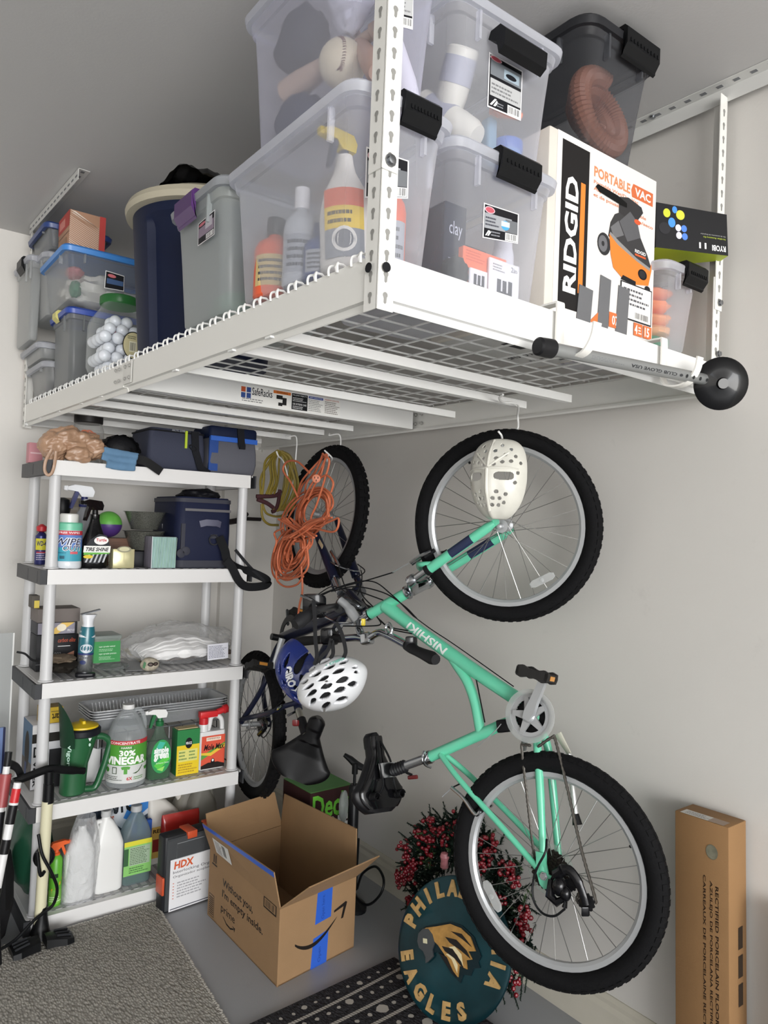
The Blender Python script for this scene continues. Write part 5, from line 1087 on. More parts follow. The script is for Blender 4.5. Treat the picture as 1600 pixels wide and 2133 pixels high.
# plant food box
xa, xb = colx(366, 2.86, z), colx(413, 2.86, z); h = at(390, 1520, Y=2.86).z-z
t = pack('plant_food_box', 'green and yellow plant food carton with its lid torn open', 'box', xa, xb, 2.86, .06, z, h, M('1f6a3a', .5)); front(t, 0, 1).rect(0, 0, 1, .66, 'e6c81e').rect(0, .66, 1, 1, '1f7a3e').ell(.52, .70, .16, .12, '16161a').txt('MIRACLE', .39, .67, .65, .73, 'eeeeee', bold=.02).rect(.08, .30, .92, .56, 'dcd87a').lines(.1, .32, .46, .54, 3, '6a8a4a').lines(.54, .32, .9, .54, 3, '6a8a4a').lines(.08, .04, .92, .26, 4, 'b08a1c').build('print', t)
G().box(-(xb-xa)/2+.006, (xb-xa)/2-.004, -.02, .02, h, h+.003).build('torn_flap', M('c9b98c', .8), t, smooth=0)
# hose-end sprayer jug
xa, xb = colx(414, 2.87, z), colx(469, 2.87, z); h = at(440, 1497, Y=2.87).z-z
w = xb-xa; t = thing('hose_sprayer', 'white hose-end jug with an orange label and red sprayer head', 'bottle', ((xa+xb)/2, 2.90, z)); WJ = M('dededd', .35)
G().loft([[(a, b, f*h) for a, b in rrect(w*k, .05*k, .012, 5)] for f, k in ((0, .95), (.02, 1), (.7, 1), (.74, .97))]).build('body', WJ, t)
G().lathe([(.02, h*.70), (.02, h*.86), (.016, h*.92)], 20, m=T((-w*.28, 0, 0))).build('neck', WJ, t)
G().tube(catmull([(-w*.12, 0, h*.72), (-w*.06, 0, h*.84), (0, 0, h*.99), (w*.2, 0, h*1.02), (w*.40, 0, h*.92), (w*.44, 0, h*.72)], 5), .010, 10).build('handle', WJ, t)
g = G(); g.lathe([(.019, h*.82), (.019, h*1.0), (.012, h*1.02)], 20, m=T((-w*.28, 0, 0))); g.build('collar', M('c4262c', .35), t)
G().rb(-w*.46, w*.22, -.014, .014, h*1.0, h*1.0+.026, .005, .003, m=None).build('sprayer', M('cf2a2e', .35), t)
G().lathe([(.013, 0), (.013, .03), (.018, .032), (.018, .05), (.0, .05)], 20, m=T((w*.2, 0, h+.016)) @ frame_to((1, 0, .25))).build('nozzle', M('c8282e', .35), t)
p = Print(quadmap((-w*.42, -.0258, .004), (w*.47, -.0258, .004), (-w*.42, -.0258, h*.66))); p.rect(0, 0, 1, 1, 'd9543a').rect(.2, .84, .82, .95, 'f0dcc8').txt('sweeney', .24, .86, .78, .93, '7a2a2a').poly([(0, .28), (1, .66), (1, .76), (0, .42)], '5a9a3c').poly([(0, .50), (.4, .48), (1, .72), (1, .62), (.4, .38), (0, .44)], 'e8c23a').txt('Mole Max', .1, .56, .98, .74, '2a1a1c', bold=.03, shear=.3).poly([(0, 0), (1, 0), (1, .1), (.7, .18), (.3, .18), (0, .1)], '241c1c').ell(.5, .2, .08, .1, '181418').ell(.5, .24, .04, .04, 'eeeeee').build('label', t)
# ---- bottom shelf
z = SZ[4]
def J(name, lb, pl, pr, pt, Y, mat, d=.09, **k):
    x, w, h = fitx(pl, pr, pt, Y, z); return jug(name, lb, 'jug', x, Y+d/2, z, w, d, h, mat, **k)
crumple('green_sack', 'dark green plastic sack at the far left of the bottom shelf', 'sack', (colx(60, 2.98, z), 3.0, z+.17), (.07, .12, .16), '1d4a34', 41, amp=.15, mat=M('1f4a36', .3, bump=.5, bscale=20))
x, w, h = fitx(64, 86, 1808, 2.88, z); t = pack('red_blue_box', 'small red and blue carton behind the cream pump barrel', 'box', x-w/2, x+w/2, 2.87, .05, z, h, M('23356e', .5)); front(t, 0, 1).rect(0, 0, 1, .3, 'b23040').rect(0, .8, 1, 1, 'a83040').ell(.5, .6, .25, .1, 'b9a24a').build('print', t)
x, w, h = fitx(98, 130, 1782, 2.86, z); r_ = w/2*.85
t = thing('spray_can', 'lime green spray can with an orange trigger cap on the bottom shelf', 'can', (x, 2.87, z)); G().lathe([(r_*.95, 0), (r_, .004), (r_, h*.9), (r_*.7, h*.97), (r_*.5, h)], 24).build('can', M('5fae30', .35), t)
trigger(t, h-.008, M('e2622c', .35), M('e2622c', .35), .85, -1); Print(cylmap(r_+.0004, h*.05, h*.85, 190, 340)).rect(0, 0, 1, .35, '7ab84a', n=8).poly([(0, .2), (1, .55), (1, .62), (0, .3)], 'e8b02e').rect(.1, .65, .6, .75, '1d3a1c', n=4).lines(.1, .05, .9, .2, 3, 'd8ecc8').build('label', t)
t = J('white_jug', 'plain white jug inside a crinkled clear bag on the bottom shelf', 134, 196, 1728, 2.84, M('dfdfde', .4), d=.075, neck=.014, sh=.66, handle=False, nx=.01)
x, w, h = fitx(130, 204, 1712, 2.83, z)
tb = thing('clear_bag', 'clear crinkled plastic bag over the left white jug', 'bag', (x, 2.87, z))
def cb(u, v):
    a = 2*math.pi*u; k = 1+.08*noise.noise(Vector((math.cos(a)*2, math.sin(a)*2, v*5)))+.04*noise.noise(Vector((math.cos(a)*6, math.sin(a)*6, v*12))); ex = 1-.45*max(0, v-.6)/.4
    return Vector(((w*.5)*k*math.cos(a)*ex+.018*v, .052*k*math.sin(a)*ex, .003+v*h*1.0))
G().grid(cb, 60, 30, closed_u=True).build('bag', frost('eceef0', .30, 'fbfbfb', rough=.06, wrinkle=1.0, back=.3), tb)
J('white_jug', 'plain white jug with a slanting shoulder standing free on the bottom shelf', 196, 256, 1700, 2.85, M('e4e4e2', .4), d=.075, neck=.016, sh=.62, handle=True, nx=-.012, hside=-1, cap=M('bfc0c0', .4))
t = J('cleaner_jug', 'clear jug of green liquid with a lime label and blue sponge behind it', 254, 314, 1690, 2.86, frost('b8c8cc', .35, 'e4eef0', rough=.15), d=.075, neck=.018, sh=.66, fill=M('2c5a4c', .2), fillh=.3, cap=M('b9babb', .4), handle=True, hside=.3)
front(t, .14, .60, .96).rect(0, 0, 1, 1, '86c46a').rect(.0, .86, 1, 1, 'd8d23a').rect(.2, .28, .94, .82, 'a2b89c').lines(.22, .3, .92, .8, 10, '51684a').lines(.2, .05, .9, .24, 3, '3f6a3a').rect(0, .3, .16, .8, '2f5a34').build('label', t)
x, w, h = fitx(262, 310, 1712, 2.95, z); pack('blue_sponge', 'bright blue scrub sponge seen behind the green liquid jug', 'sponge', x-.03, x+.05, 2.945, .02, z, h, M('2f5fb8', .8, bump=.5, bscale=80))
x, w, h = fitx(165, 300, 1650, 3.0, z)
t = thing('grass_seed_bag', 'blue and white lawn bag lettered STOP at the back of the bottom shelf', 'bag', (x, 3.03, z)); h = .37
G().loft([[(a, b, f*h) for a, b in rrect(w*k, .07*kk, .03*kk, 4)] for f, k, kk in ((0, .9, .9), (.1, 1, 1.1), (.6, 1, 1.2), (.9, 1, .6), (1, .98, .2))]).build('bag', M('1c2e4a', .3, bump=.3, bscale=20), t)
f_ = quadmap((-w*.48, -.047, h*.35), (w*.50, -.047, h*.35), (-w*.48, -.047, h*.94)); p = Print(f_); p.rect(0, 0, 1, 1, '2f3a4c').poly([(.3, .5), (.5, 1), (1, 1), (1, .4), (.6, .2)], 'c9cdd2').poly([(.75, .3), (1, .5), (1, 1), (.8, .9), (.6, .4)], '2f7ac4').poly([(.7, .9), (1, 1), (.9, .7), (.78, .7)], '8ac0ea').txt('STOP', .42, .50, .86, .84, '101418', bold=.05, shear=-.2).txt('YOUR LAWN', .18, .50, .5, .66, '23282e', bold=.03, shear=-.2).txt('CRABGRASS', .04, .34, .46, .48, 'b0522e', bold=.03, shear=-.2).build('print', t)
t = J('weed_killer_jug', 'large white jug with a ring handle and a red-capped spout at the back', 300, 386, 1655, 2.98, M('dedad2', .4), d=.11, neck=.016, sh=.55, handle=False, nx=-.06, cap=M('c4262c', .35), caph=.03)
w, d, h = t['_d']; G().tube(catmull([(-w*.25, 0, h*.62), (-w*.22, 0, h*.82), (-w*.02, 0, h*.97), (w*.28, 0, h*.95), (w*.46, 0, h*.78), (w*.47, 0, h*.55)], 6), .014, 10, flat=1.0).build('handle', M('dedad2', .4), t); front(t, .1, .55, .8).rect(0, 0, 1, 1, 'd8b25a').txt('REFILL', .1, .8, .6, .92, '2a1c14', bold=.03).rect(.1, .2, .8, .6, '8a2a22').build('label', t)
x, w, h = fitx(330, 408, 1690, 2.93, z)
t = thing('pest_bait_bag', 'red and yellow foil bag lettered Tiger behind the tool organizer', 'bag', (x, 2.92, z))
G().loft([[(a, b, f*h) for a, b in rrect(w*k, .05*kk, .02*kk, 4)] for f, k, kk in ((0, .95, .9), (.1, 1, 1.1), (.75, 1, 1), (.93, 1, .5), (1, .98, .15))]).build('bag', M('b8302a', .2, bump=.4, bscale=18, coat=.4), t)
Print(quadmap((-w*.48, -.0285, h*.3), (w*.48, -.0285, h*.3), (-w*.48, -.0265, h*.86))).rect(0, 0, 1, .58, 'c9bc2a').txt('Tiger', .12, .3, .5, .48, '1c1810', bold=.04).poly([(.55, .3), (.7, .42), (.9, .36), (.8, .25)], '1c1810').lines(.2, .62, .9, .7, 1, 'e8c87a').build('print', t)
for (pl, pr, pt, Y, lb) in ((392, 456, 1632, 2.93, 'translucent milk jug nearest the right end of the bottom shelf'), (366, 430, 1622, 2.99, 'translucent milk jug half hidden behind the other one')):
    J('milk_jug', lb, pl, pr, pt, Y, frost('c9c6bc', .8, 'ded9cc', rough=.4), d=.11, neck=.018, sh=.55, handle=True, group='milk jugs')
# organizer case on the floor
q0, q1 = at(337, 1906, Z=0), at(436, 1872, Z=0); dr = (q1-q0).normalized(); nrm = Vector((dr.y, -dr.x, 0)); wo = .27; rz_ = math.atan2(dr.y, dr.x)
ho = at(330, 1738, pl=(q0, nrm)).z-.022
t = thing('tool_organizer', 'black and clear parts organizer with orange latches and a white card, on the floor', 'organizer', q0+dr*wo/2-nrm*.03, rz_)
OB = M('232427', .4, bump=.1); OC = frost('8a8d90', .4, 'c4c6c8', rough=.15); OR = M('c4502e', .4)
G().rb(-wo/2, wo/2, -.03, .03, .0, ho, .012, .006, m=None).build('case', OB, t)
G().loft([[(wo*.47*sx, -.033, ho*.5+sz*ho*.47) for sx, sz in ((-1, -1), (1, -1), (1, 1), (-1, 1))], [(wo*.45*sx, -.038, ho*.5+sz*ho*.45) for sx, sz in ((-1, -1), (1, -1), (1, 1), (-1, 1))]]).build('clear_lid', OC, t)
G().tube([(wo*.5*a-wo*.12, -.0395, ho*.80+.04*b) for a, b in ((-.42, -.7), (.42, -.7), (.42, .7), (-.42, .7))], .0012, 5, closed=True).build('lid_rib', M('9a9da0', .3), t)
for xx in (-.10, .25): G().rb(wo*xx-.02, wo*xx+.02, -.041, .034, ho-.022, ho+.006, .003).build('latch', OR, t)
G().rb(-wo/2-.005, -wo/2+.004, -.034, .02, ho*.25, ho*.48, .002).build('side_latch', OR, t)
p = Print(quadmap((-wo*.42, -.0388, .006), (wo*.52, -.0388, .006), (-wo*.42, -.0388, ho*.70))); p.rect(0, 0, 1, 1, 'e4e4e6').txt('HDX', .06, .80, .38, .95, 'cf5a30', bold=.04, shear=.1).txt('Interlocking Organizer', .05, .70, .86, .77, '3a3a3e').txt('Organizador acoplable', .05, .62, .70, .68, '3a3a3e').lines(.12, .22, .6, .55, 6, 'a9a9ad')
for k in range(6): p.ell(.06, .53-.058*k, .012, .008, 'c4502e')
p.rect(.02, .03, .9, .045, '2a2a3a').build('card', t)
# ================================================================ bicycles
CHR = M('b9bcc0', .15, 1); ALU = M('b2b4b6', .38, .45); RUB = M('08080a', .85, bump=.3, bscale=200); STL = M('9a9a98', .3, .9); CBL = M('111214', .4)
SPK = G().tube([(0, 0, 0), (0, 0, 1)], .0011, 5).build('spoke', STL); SPKM = SPK.data; bpy.data.objects.remove(SPK)
def wheel(t, c, n, up, R0=.30, tr=.026, knob=.0025, nsp=32, rimm=ALU, hubm=ALU, hubw=.05, phase=0, tread_n=72):
    """tyre, rim, hub and spokes round centre c with axle n"""
    n = Vector(n).normalized(); x = (Vector(up)-n*Vector(up).dot(n)).normalized(); y = n.cross(x); m = axes(c, x, y, n)
    rt = R0-tr; L = []; seg = 64
    for k in range(16):
        a = 2*math.pi*k/16; rr = rt+tr*math.cos(a)*(1 if math.cos(a) > 0 else .9); zz = tr*.92*math.sin(a); L.append((rr, zz))
    g = G()
    g.loft([[(r*math.cos(2*math.pi*j/seg), r*math.sin(2*math.pi*j/seg), z) for j in range(seg)] for r, z in L], False, False, m=m, closed=True)
    g.build('tire', RUB, t, w=True, smooth=1.2)
    g = G()
    for j in range(tread_n):
        for s in (-1, 0, 1):
            a = 2*math.pi*(j+(.5 if s else 0))/tread_n; b = s*.72
            rr = rt+(tr-.0006)*math.cos(b); zz = tr*.92*math.sin(b)
            mm = m @ Matrix.Rotation(a, 4, 'Z') @ T((rr, 0, zz)) @ Ry(-b)
            g.box(-.001, knob, -R0*math.pi/tread_n*.55, R0*math.pi/tread_n*.55, -.006, .006, m=mm)
    g.build('tread', RUB, t, w=True, smooth=0, kind='stuff')
    ri = R0-2*tr+.004
    g = G(); g.loft([[(r*math.cos(2*math.pi*j/seg), r*math.sin(2*math.pi*j/seg), z) for j in range(seg)] for r, z in ((ri, -.012), (ri, .012), (ri-.012, .0115), (ri-.019, .006), (ri-.020, 0), (ri-.019, -.006), (ri-.012, -.0115))], False, False, m=m, closed=True)
    g.build('rim', rimm, t, w=True, smooth=.5)
    G().lathe([(.004, -hubw*1.15), (.008, -hubw*1.1), (.009, -hubw*.62), (.021, -hubw*.60), (.021, -hubw*.52), (.012, -hubw*.45), (.011, 0), (.012, hubw*.45), (.021, hubw*.52), (.021, hubw*.6), (.009, hubw*.62), (.008, hubw*1.1), (.004, hubw*1.15)], 20, m=m).build('hub', hubm, t, w=True)
    inv = basis(t).inverted()
    for k in range(nsp):
        a = 2*math.pi*k/nsp+phase; s = 1 if k % 2 else -1; d = 1 if (k//2) % 2 else -1
        pr = Vector(((ri-.019)*math.cos(a), (ri-.019)*math.sin(a), 0)); ah = a+d*R(68)
        ph = Vector((.019*math.cos(ah), .019*math.sin(ah), s*hubw*.56))
        dv = m.to_3x3() @ (pr-ph); f = frame_to(dv)
        o = bpy.data.objects.new('spoke', SPKM); C.objects.link(o); o.parent = t
        o.matrix_basis = inv @ T(m @ ph) @ f @ Matrix.Diagonal((1, 1, (pr-ph).length, 1))
    return m, ri
def tubes(g, pts, r, seg=14, n=6): g.tube(catmull(pts, n) if len(pts) > 2 else pts, r, seg); return g
def saddle(t, c, nose, top, width, L=.25, Wd=.15, th=.05, mat=None, shell=None):
    """sprung saddle: nose along nose, padded top facing top"""
    m = axes(c, nose, width, top); mat = mat or M('141416', .35)
    def sec(f):      # f 0 rear .. 1 nose
        hw = (Wd/2)*(math.sin(min(1, (f+.06)/.30)*math.pi/2)**.6)*(1 if f < .28 else 1-.72*min(1, (f-.28)/.42)**.8)
        if f > .92: hw *= max(.3, 1-((f-.92)/.08)**2*.6)
        return max(hw, .006), .012+.022*max(0, 1-f/.4)+(.006 if f > .8 else 0)
    Ls = []
    for k in range(54):
        f = k/53; hw, up = sec(f); x = (f-.5)*L; loop = []
        for j in range(36):
            a = 2*math.pi*j/36; ca, sa = math.cos(a), math.sin(a)
            loop.append((x, hw*abs(ca)**.85*(1 if ca > 0 else -1), up*.55+(th*.42 if sa > 0 else th*.45)*abs(sa)**.8*(1 if sa > 0 else -1)-(.010*(1-abs(ca)) if sa > 0 and f < .6 else 0)))
        Ls.append(loop)
    G().loft(Ls, m=m).build('saddle', mat, t, w=True, smooth=1)
    Ls = []
    for k in range(44):
        f = .05+.9*k/43; hw, up = sec(f); hw *= .86; x = (f-.5)*L; loop = []
        for j in range(28):
            a = 2*math.pi*j/28; loop.append((x, hw*math.cos(a), up*.4-th*.38+.012*math.sin(a)))
        Ls.append(loop)
    G().loft(Ls, m=m).build('saddle_shell', shell or M('0e0e10', .12, coat=.6), t, w=True, smooth=1)
    for s in (-1, 1):
        G().tube(catmull([m @ Vector((L*.38, s*.008, -th*.45)), m @ Vector((L*.1, s*.022, -th*.85)), m @ Vector((-L*.18, s*.022, -th*.9)), m @ Vector((-L*.34, s*.045, -th*.6))], 5), .0035, 8).build('saddle_rail', M('2a2b2d', .25, .8), t, w=True)
        g = G(); cc = [m @ Vector((-L*.30+.012*0, s*.05+.011*math.cos(a), -th*.95+.030*a/31+.0)) + (m.to_3x3() @ Vector((.011*math.sin(a), 0, 0))) for a in [i*.5 for i in range(63)]]
        g.tube(cc, .0028, 6); g.build('spring', M('18181a', .25, .4), t, w=True)
    G().box(-.022, .022, -.024, .024, -th*1.15, -th*.75, m=m).build('saddle_clamp', CHR, t, w=True)
def pedal(t, c, ax, flat, m_=None, s=1):
    """platform pedal, axle along ax"""
    z = Vector(ax).normalized(); x = Vector(flat); x = (x-z*x.dot(z)).normalized(); y = z.cross(x); m = axes(c, x, y, z)
    g = G(); pr = [(.045, 0), (.043, .013), (.030, .017), (.015, .012), (0, .011), (-.015, .012), (-.030, .017), (-.043, .013), (-.045, 0)]; pr = pr+[(a, -b) for a, b in pr[-2:0:-1]]
    pr2 = [(a*.62, b*.5) for a, b in pr]
    for z0, z1 in ((-.045, -.030), (.030, .045)): g.prism([(a*s, b*s) for a, b in pr], z0*s, z1*s, m=m)
    for sx in (-1, 1): g.box(sx*.040*s-.005, sx*.040*s+.003, -.010*s, .010*s, -.045*s, .045*s, m=m)
    g.lathe([(.009*s, -.05*s), (.009*s, .04*s)], 10, m=m)
    g.build('pedal', m_ or M('232221', .6, bump=.3), t, w=True, smooth=.5)
    for sx in (-1, 1): G().box(sx*.0435*s-.001, sx*.0435*s+.001, -.006*s, .006*s, -.018*s, .018*s, m=m).build('pedal_reflector', M('c98a3a', .3), t, w=True, smooth=0)
# ---- the mint green bicycle
MG = M('66c9a5', .28, spec=.6, coat=.35); MGD = M('1c2746', .4)
Rc = Vector((1.598, 1.311, .575)); Fc = Vector((1.691, 1.623, 1.488)); e1 = (Fc-Rc).normalized()
nF = Vector((-.944, -.317, .091)); nF = (nF-e1*nF.dot(e1)).normalized(); nW = Vector((-.889, -.453, -.067)).normalized(); nR = Vector((-.944, -.317, .091)).normalized()
BK = thing('bicycle', 'mint green bicycle hanging by its front wheel from a rack hook, along the right wall', 'bicycle', Rc)
def PF(px, py, off=0): return at(px, py, pl=(Rc+nF*off, nF))
def PW(px, py, off=0): return at(px, py, pl=(Fc+nW*off, nW))
wheel(BK, Fc, nW, (0, 0, 1), .30, .0265, .0012, phase=.05); wheel(BK, Rc, nR, (0, 0, 1), .30, .028, .0012, hubw=.055, phase=.1)
# frame
g = G(); hd0, hd1 = PF(771, 1279), PF(846, 1236)
g.tube([hd0, hd1], .0185, 20)
g.tube(catmull([PF(803, 1262), PF(850, 1298), PF(930, 1356), PF(1000, 1405), PF(1082, 1459)], 5), [.023]*3+[.0215]*18, 20)
g.tube(catmull([PF(934, 1358), PF(951, 1384), PF(974, 1420), PF(990, 1465), PF(1001, 1524)], 5), .0155, 16)
g.tube([PF(1100, 1490), PF(1048, 1509), PF(892, 1578)], .0165, 18)
g.lathe([(.024, -.035), (.024, .035)], 24, m=T(PF(1100, 1490)) @ frame_to(nF))
for s in (1, -1):
    a, b = (PF(1119, 1548, .030), PF(1131, 1765, .05)) if s > 0 else (PF(1141, 1556, -.03), PF(1163, 1772, -.055))
    g.tube(catmull([PF(1106, 1505, .015*s), a, b, (PF(1130, 1815, .062) if s > 0 else PF(1170, 1815, -.06))], 6), [.0115]*10+[.010]*9, 14)
    st = [PF(918, 1572, .01), PF(958, 1625, .035), PF(1045, 1722, .05), PF(1118, 1806, .06)] if s > 0 else [PF(925, 1570, -.01), PF(975, 1612, -.035), PF(1055, 1690, -.05), PF(1150, 1790, -.06)]
    g.tube(catmull(st, 6), .0085, 12)
# drop-out
dm = axes(PF(1133, 1825, .064), e1, nF.cross(e1).normalized(), nF)
g.prism([(.055, -.010), (.06, .012), (.01, .018), (-.018, .014), (-.030, .004), (-.028, -.03), (-.010, -.04), (.004, -.014)], -.003, .003, m=dm)
g.build('frame', MG, BK, w=True, smooth=.9)
nut = G(); nut.lathe([(.011, 0), (.011, .003), (.008, .0031), (.008, .009), (0, .009)], 6, m=T(PF(1133, 1825, .067)) @ frame_to(nF)); nut.build('axle_nut', CHR, BK, w=True)
# lettering on the thick tube
a, b = PF(928, 1353, .0), PF(842, 1293, .0)
dv = (b-a).normalized(); sd = dv.cross(nF); sd = sd if sd.dot(UP) < 0 else -sd; Ln = (b-a).length; mid = a
dv2 = (PF(856, 1302)-PF(936, 1360)); Ln = dv2.length; dv2.normalize(); base = PF(936, 1360); sd2 = nF.cross(dv2)
def nis(u, v, l):
    an = (v-.5)*1.5; return base+dv2*(Ln*u)+(nF*math.cos(an)+sd2*math.sin(an))*(.0232+l)
p = Print(nis, .0001); p.txt('NISHIKI', .0, .12, 1, .88, 'e6ece8', bold=.025, shear=.15); p.build('lettering', BK, w=True)
# headset, fork crown, stanchions
G().lathe([(.021, 0), (.021, .012), (.017, .016)], 22, m=T(hd0+(hd1-hd0)*-.02) @ frame_to(hd0-hd1)).build('headset', CHR, BK, w=True)
G().lathe([(.020, 0), (.024, .003), (.024, .010), (.018, .014)], 22, m=T(hd1) @ frame_to(hd1-hd0)).build('headset', CHR, BK, w=True)
cr = hd1+(hd1-hd0).normalized()*.030
dF = (hd1-hd0).normalized()
lA = [PW(893, 1186, .05), PW(1033, 1087, .055)]; lB = [PW(925, 1190, -.05), PW(1064, 1103, -.055)]
dl = (lA[1]-lA[0]).normalized()
g = G()
for l0 in (lA[0], lB[0]): g.lathe([(.019, -.001), (.021, .004), (.021, .020), (.019, .026)], 18, m=T(l0-dl*.082) @ frame_to(dl))
g.tube([lA[0]-dl*.070, cr, lB[0]-dl*.070], [.019, .022, .019], 14); g.build('fork_crown', CHR, BK, w=True, smooth=.8)
for l0 in (lA[0], lB[0]):
    G().tube([l0-dl*.075, l0+dl*.02], .0135, 18).build('stanchion', CHR, BK, w=True); G().lathe([(.0185, -.004), (.019, 0), (.019, .010), (.0165, .012)], 18, m=T(l0-dl*.006) @ frame_to(dl)).build('fork_boot', M('151517', .5), BK, w=True)
g = G()
for l in (lA, lB): g.tube([l[0]+dl*.004, l[0]+(l[1]-l[0])*.3, l[1]-dl*.03, l[1]-dl*.006], [.0165, .0165, .0155, .009], 16); g.prism([(-.012, -.028), (.012, -.028), (.010, .006), (0, .012), (-.010, .006)], -.003, .003, m=axes(l[1], nW.cross(dl), dl, nW))
ar = PW(868, 1158); g.tube(catmull([lA[0]+dl*.035, lA[0]-dl*.0+(PW(880, 1168)-PW(893, 1178)), (PW(872, 1176, .02)), PW(880, 1186, -.02), lB[0]-dl*.0, lB[0]+dl*.03], 6), .009, 12)
g.build('fork', MG, BK, w=True, smooth=.9)
for l, u0, u1 in ((lA, .34, .66), (lB, .40, .74)):
    nn = nW; sd = dl.cross(nn)
    Print(lambda u, v, q, l=l, u0=u0, u1=u1: l[0]+(l[1]-l[0])*(u0+(u1-u0)*u)+(nn*math.cos((v-.5)*2)+sd*math.sin((v-.5)*2))*(.0168+q)).rect(0, 0, .5, .5, '1c2746').rect(.5, 0, 1, .5, '1c2746').rect(0, .5, .5, 1, '1c2746').rect(.5, .5, 1, 1, '1c2746').build('fork_decal', BK, w=True)
# brakes
def brake(pts0, cable, pl):
    g = G()
    for q in pts0: g.tube(catmull(q, 4), .0055, 8)
    g.build('brake_arm', CHR, BK, w=True)
brake([[PW(855, 1172, .04), PW(875, 1158, .045), PW(898, 1148, .045)], [PW(858, 1176, -.03), PW(885, 1160, -.04), PW(925, 1150, -.045)]], None, None)
G().tube([PW(885, 1160, .03), PW(905, 1146, .03)], .007, 8).build('brake_pad', M('1a1a1c', .6), BK, w=True); G().tube([PW(915, 1158, -.03), PW(932, 1148, -.03)], .007, 8).build('brake_pad', M('1a1a1c', .6), BK, w=True)
G().tube([PW(852, 1173, .03), PW(828, 1186, .03), PW(818, 1192, .03)], .0018, 6).build('brake_cable', M('b9bcc0', .3, .8), BK, w=True)
brake([[PF(940, 1640, .05), PF(965, 1662, .05), PF(990, 1696, .05), PF(1000, 1690, .05)], [PF(985, 1645, -.02), PF(1010, 1664, -.03), PF(1025, 1680, -.03)]], None, None)
G().tube([PF(990, 1696, .035), PF(1004, 1686, .035)], .008, 8).build('brake_pad', M('1a1a1c', .6), BK, w=True)
G().tube([PF(940, 1642, .045), PF(921, 1660, .05)], .0014, 6).build('brake_cable', M('b9bcc0', .3, .8), BK, w=True); G().tube([PF(941, 1641, .045), PF(962, 1631, .02)], .0025, 6).build('brake_cable', CBL, BK, w=True)
# seat post, clamp, saddle
a, b = PF(892, 1578), PF(842, 1596)
G().tube([a, b], .0135, 18).build('seat_post', M('a9abae', .25, .9), BK, w=True)
dp = (b-a).normalized(); G().lathe([(.019, -.012), (.020, -.010), (.020, .010), (.018, .012)], 20, m=T(a) @ frame_to(dp)).build('seat_clamp', CHR, BK, w=True)
G().tube(catmull([a+nF*.02+UP*.02, a+nF*.028+UP*.005, a+nF*.02-UP*.02, a-UP*.03+RT*.008], 4), .004, 8).build('quick_release', CHR, BK, w=True)
g = G(); L = (b-a).length; k0 = PF(846, 1595); k1 = PF(815, 1606)
g.lathe([(.016+(.004 if i % 2 else 0), (k1-k0).length*i/12) for i in range(13)], 18, m=T(k0) @ frame_to(k1-k0)); g.build('post_boot', M('17171a', .5), BK, w=True)
nd = (PF(776, 1530)-PF(794, 1690)).normalized(); tp = (PF(740, 1615)-PF(820, 1600)).normalized()-(CAM-PF(783, 1608)).normalized()*.45; tp = (tp-nd*tp.dot(nd)).normalized()
wd_ = nd.cross(tp); cS = PF(786, 1608)
saddle(BK, cS, nd, tp, -wd_ if False else tp.cross(nd), L=(PF(776, 1528)-PF(794, 1694)).length, Wd=.20, th=.055)
G().rb(-.006, .006, -.005, .005, -.017, .017, .004, .002, m=axes(PF(860, 1619), e1, nF, e1.cross(nF))).build('rear_reflector', M('5a1416', .3), BK, w=True)
G().tube([PF(835, 1600), PF(848, 1610), PF(858, 1614)], .004, 8).build('reflector_bracket', M('151517', .5), BK, w=True)
# crank set
bc = PF(1104, 1491, .055); cm = axes(bc, e1, nF.cross(e1).normalized(), nF)
g = G(); g.loft([[(r*math.cos(R(10)*k), r*math.sin(R(10)*k), z) for k in range(36)] for r, z in ((.073, 0), (.073, .004), (.062, .005), (.058, .003), (.058, 0))], False, False, m=cm, closed=True); g.build('chain_guard', frost('e4e6e6', .35, 'fafafa', rough=.06), BK, w=True)
g = G(); n = 44; ro = []
for k in range(n*4): ro.append((.060+(.0035 if k % 4 in (1, 2) else 0), 2*math.pi*k/(n*4)))
L0 = [(r*math.cos(a), r*math.sin(a), -.004) for r, a in ro]; L1 = [(r*math.cos(a), r*math.sin(a), -.001) for r, a in ro]; L2 = [(.045*math.cos(a), .045*math.sin(a), -.001) for r, a in ro]; L3 = [(.045*math.cos(a), .045*math.sin(a), -.004) for r, a in ro]
g.loft([L0, L1, L2, L3], False, False, m=cm, closed=True); g.build('chainring', ALU, BK, w=True, smooth=.4)
g = G(); n = 30; ro = [(.046+(.003 if k % 4 in (1, 2) else 0), 2*math.pi*k/(n*4)) for k in range(n*4)]
g.loft([[(r*math.cos(a), r*math.sin(a), z) for r, a in ro] for z in (-.014, -.010)]+[[(.024*math.cos(a), .024*math.sin(a), z) for r, a in ro] for z in (-.010, -.014)], False, False, m=cm, closed=True); g.build('chainring', M('161618', .4, .5), BK, w=True, smooth=.4)
pa = PF(1134, 1412, .075); ad = pa-bc; adl = (cm.inverted().to_3x3() @ ad); aang = math.atan2(adl.y, adl.x)
g = G()
for k in range(5):
    a = aang+2*math.pi*(k+.5)/5; ca, sa = math.cos(a), math.sin(a)
    g.add([(ca*r-sa*w_, sa*r+ca*w_, z) for z in (-.001, .007) for r, w_ in ((.008, .013), (.008, -.013), (.050, -.006), (.050, .006))], [(3, 2, 1, 0), (4, 5, 6, 7), (0, 1, 5, 4), (1, 2, 6, 5), (2, 3, 7, 6), (3, 0, 4, 7)], m=cm)
g.lathe([(.019, -.002), (.019, .012), (.013, .016), (.012, .0165), (0, .0165)], 26, m=cm); g.build('spider', ALU, BK, w=True, smooth=.4)
g = G(); d0 = bc+nF*.014; d1 = pa; dd = (d1-d0).normalized(); sx = dd.cross(nF).normalized()
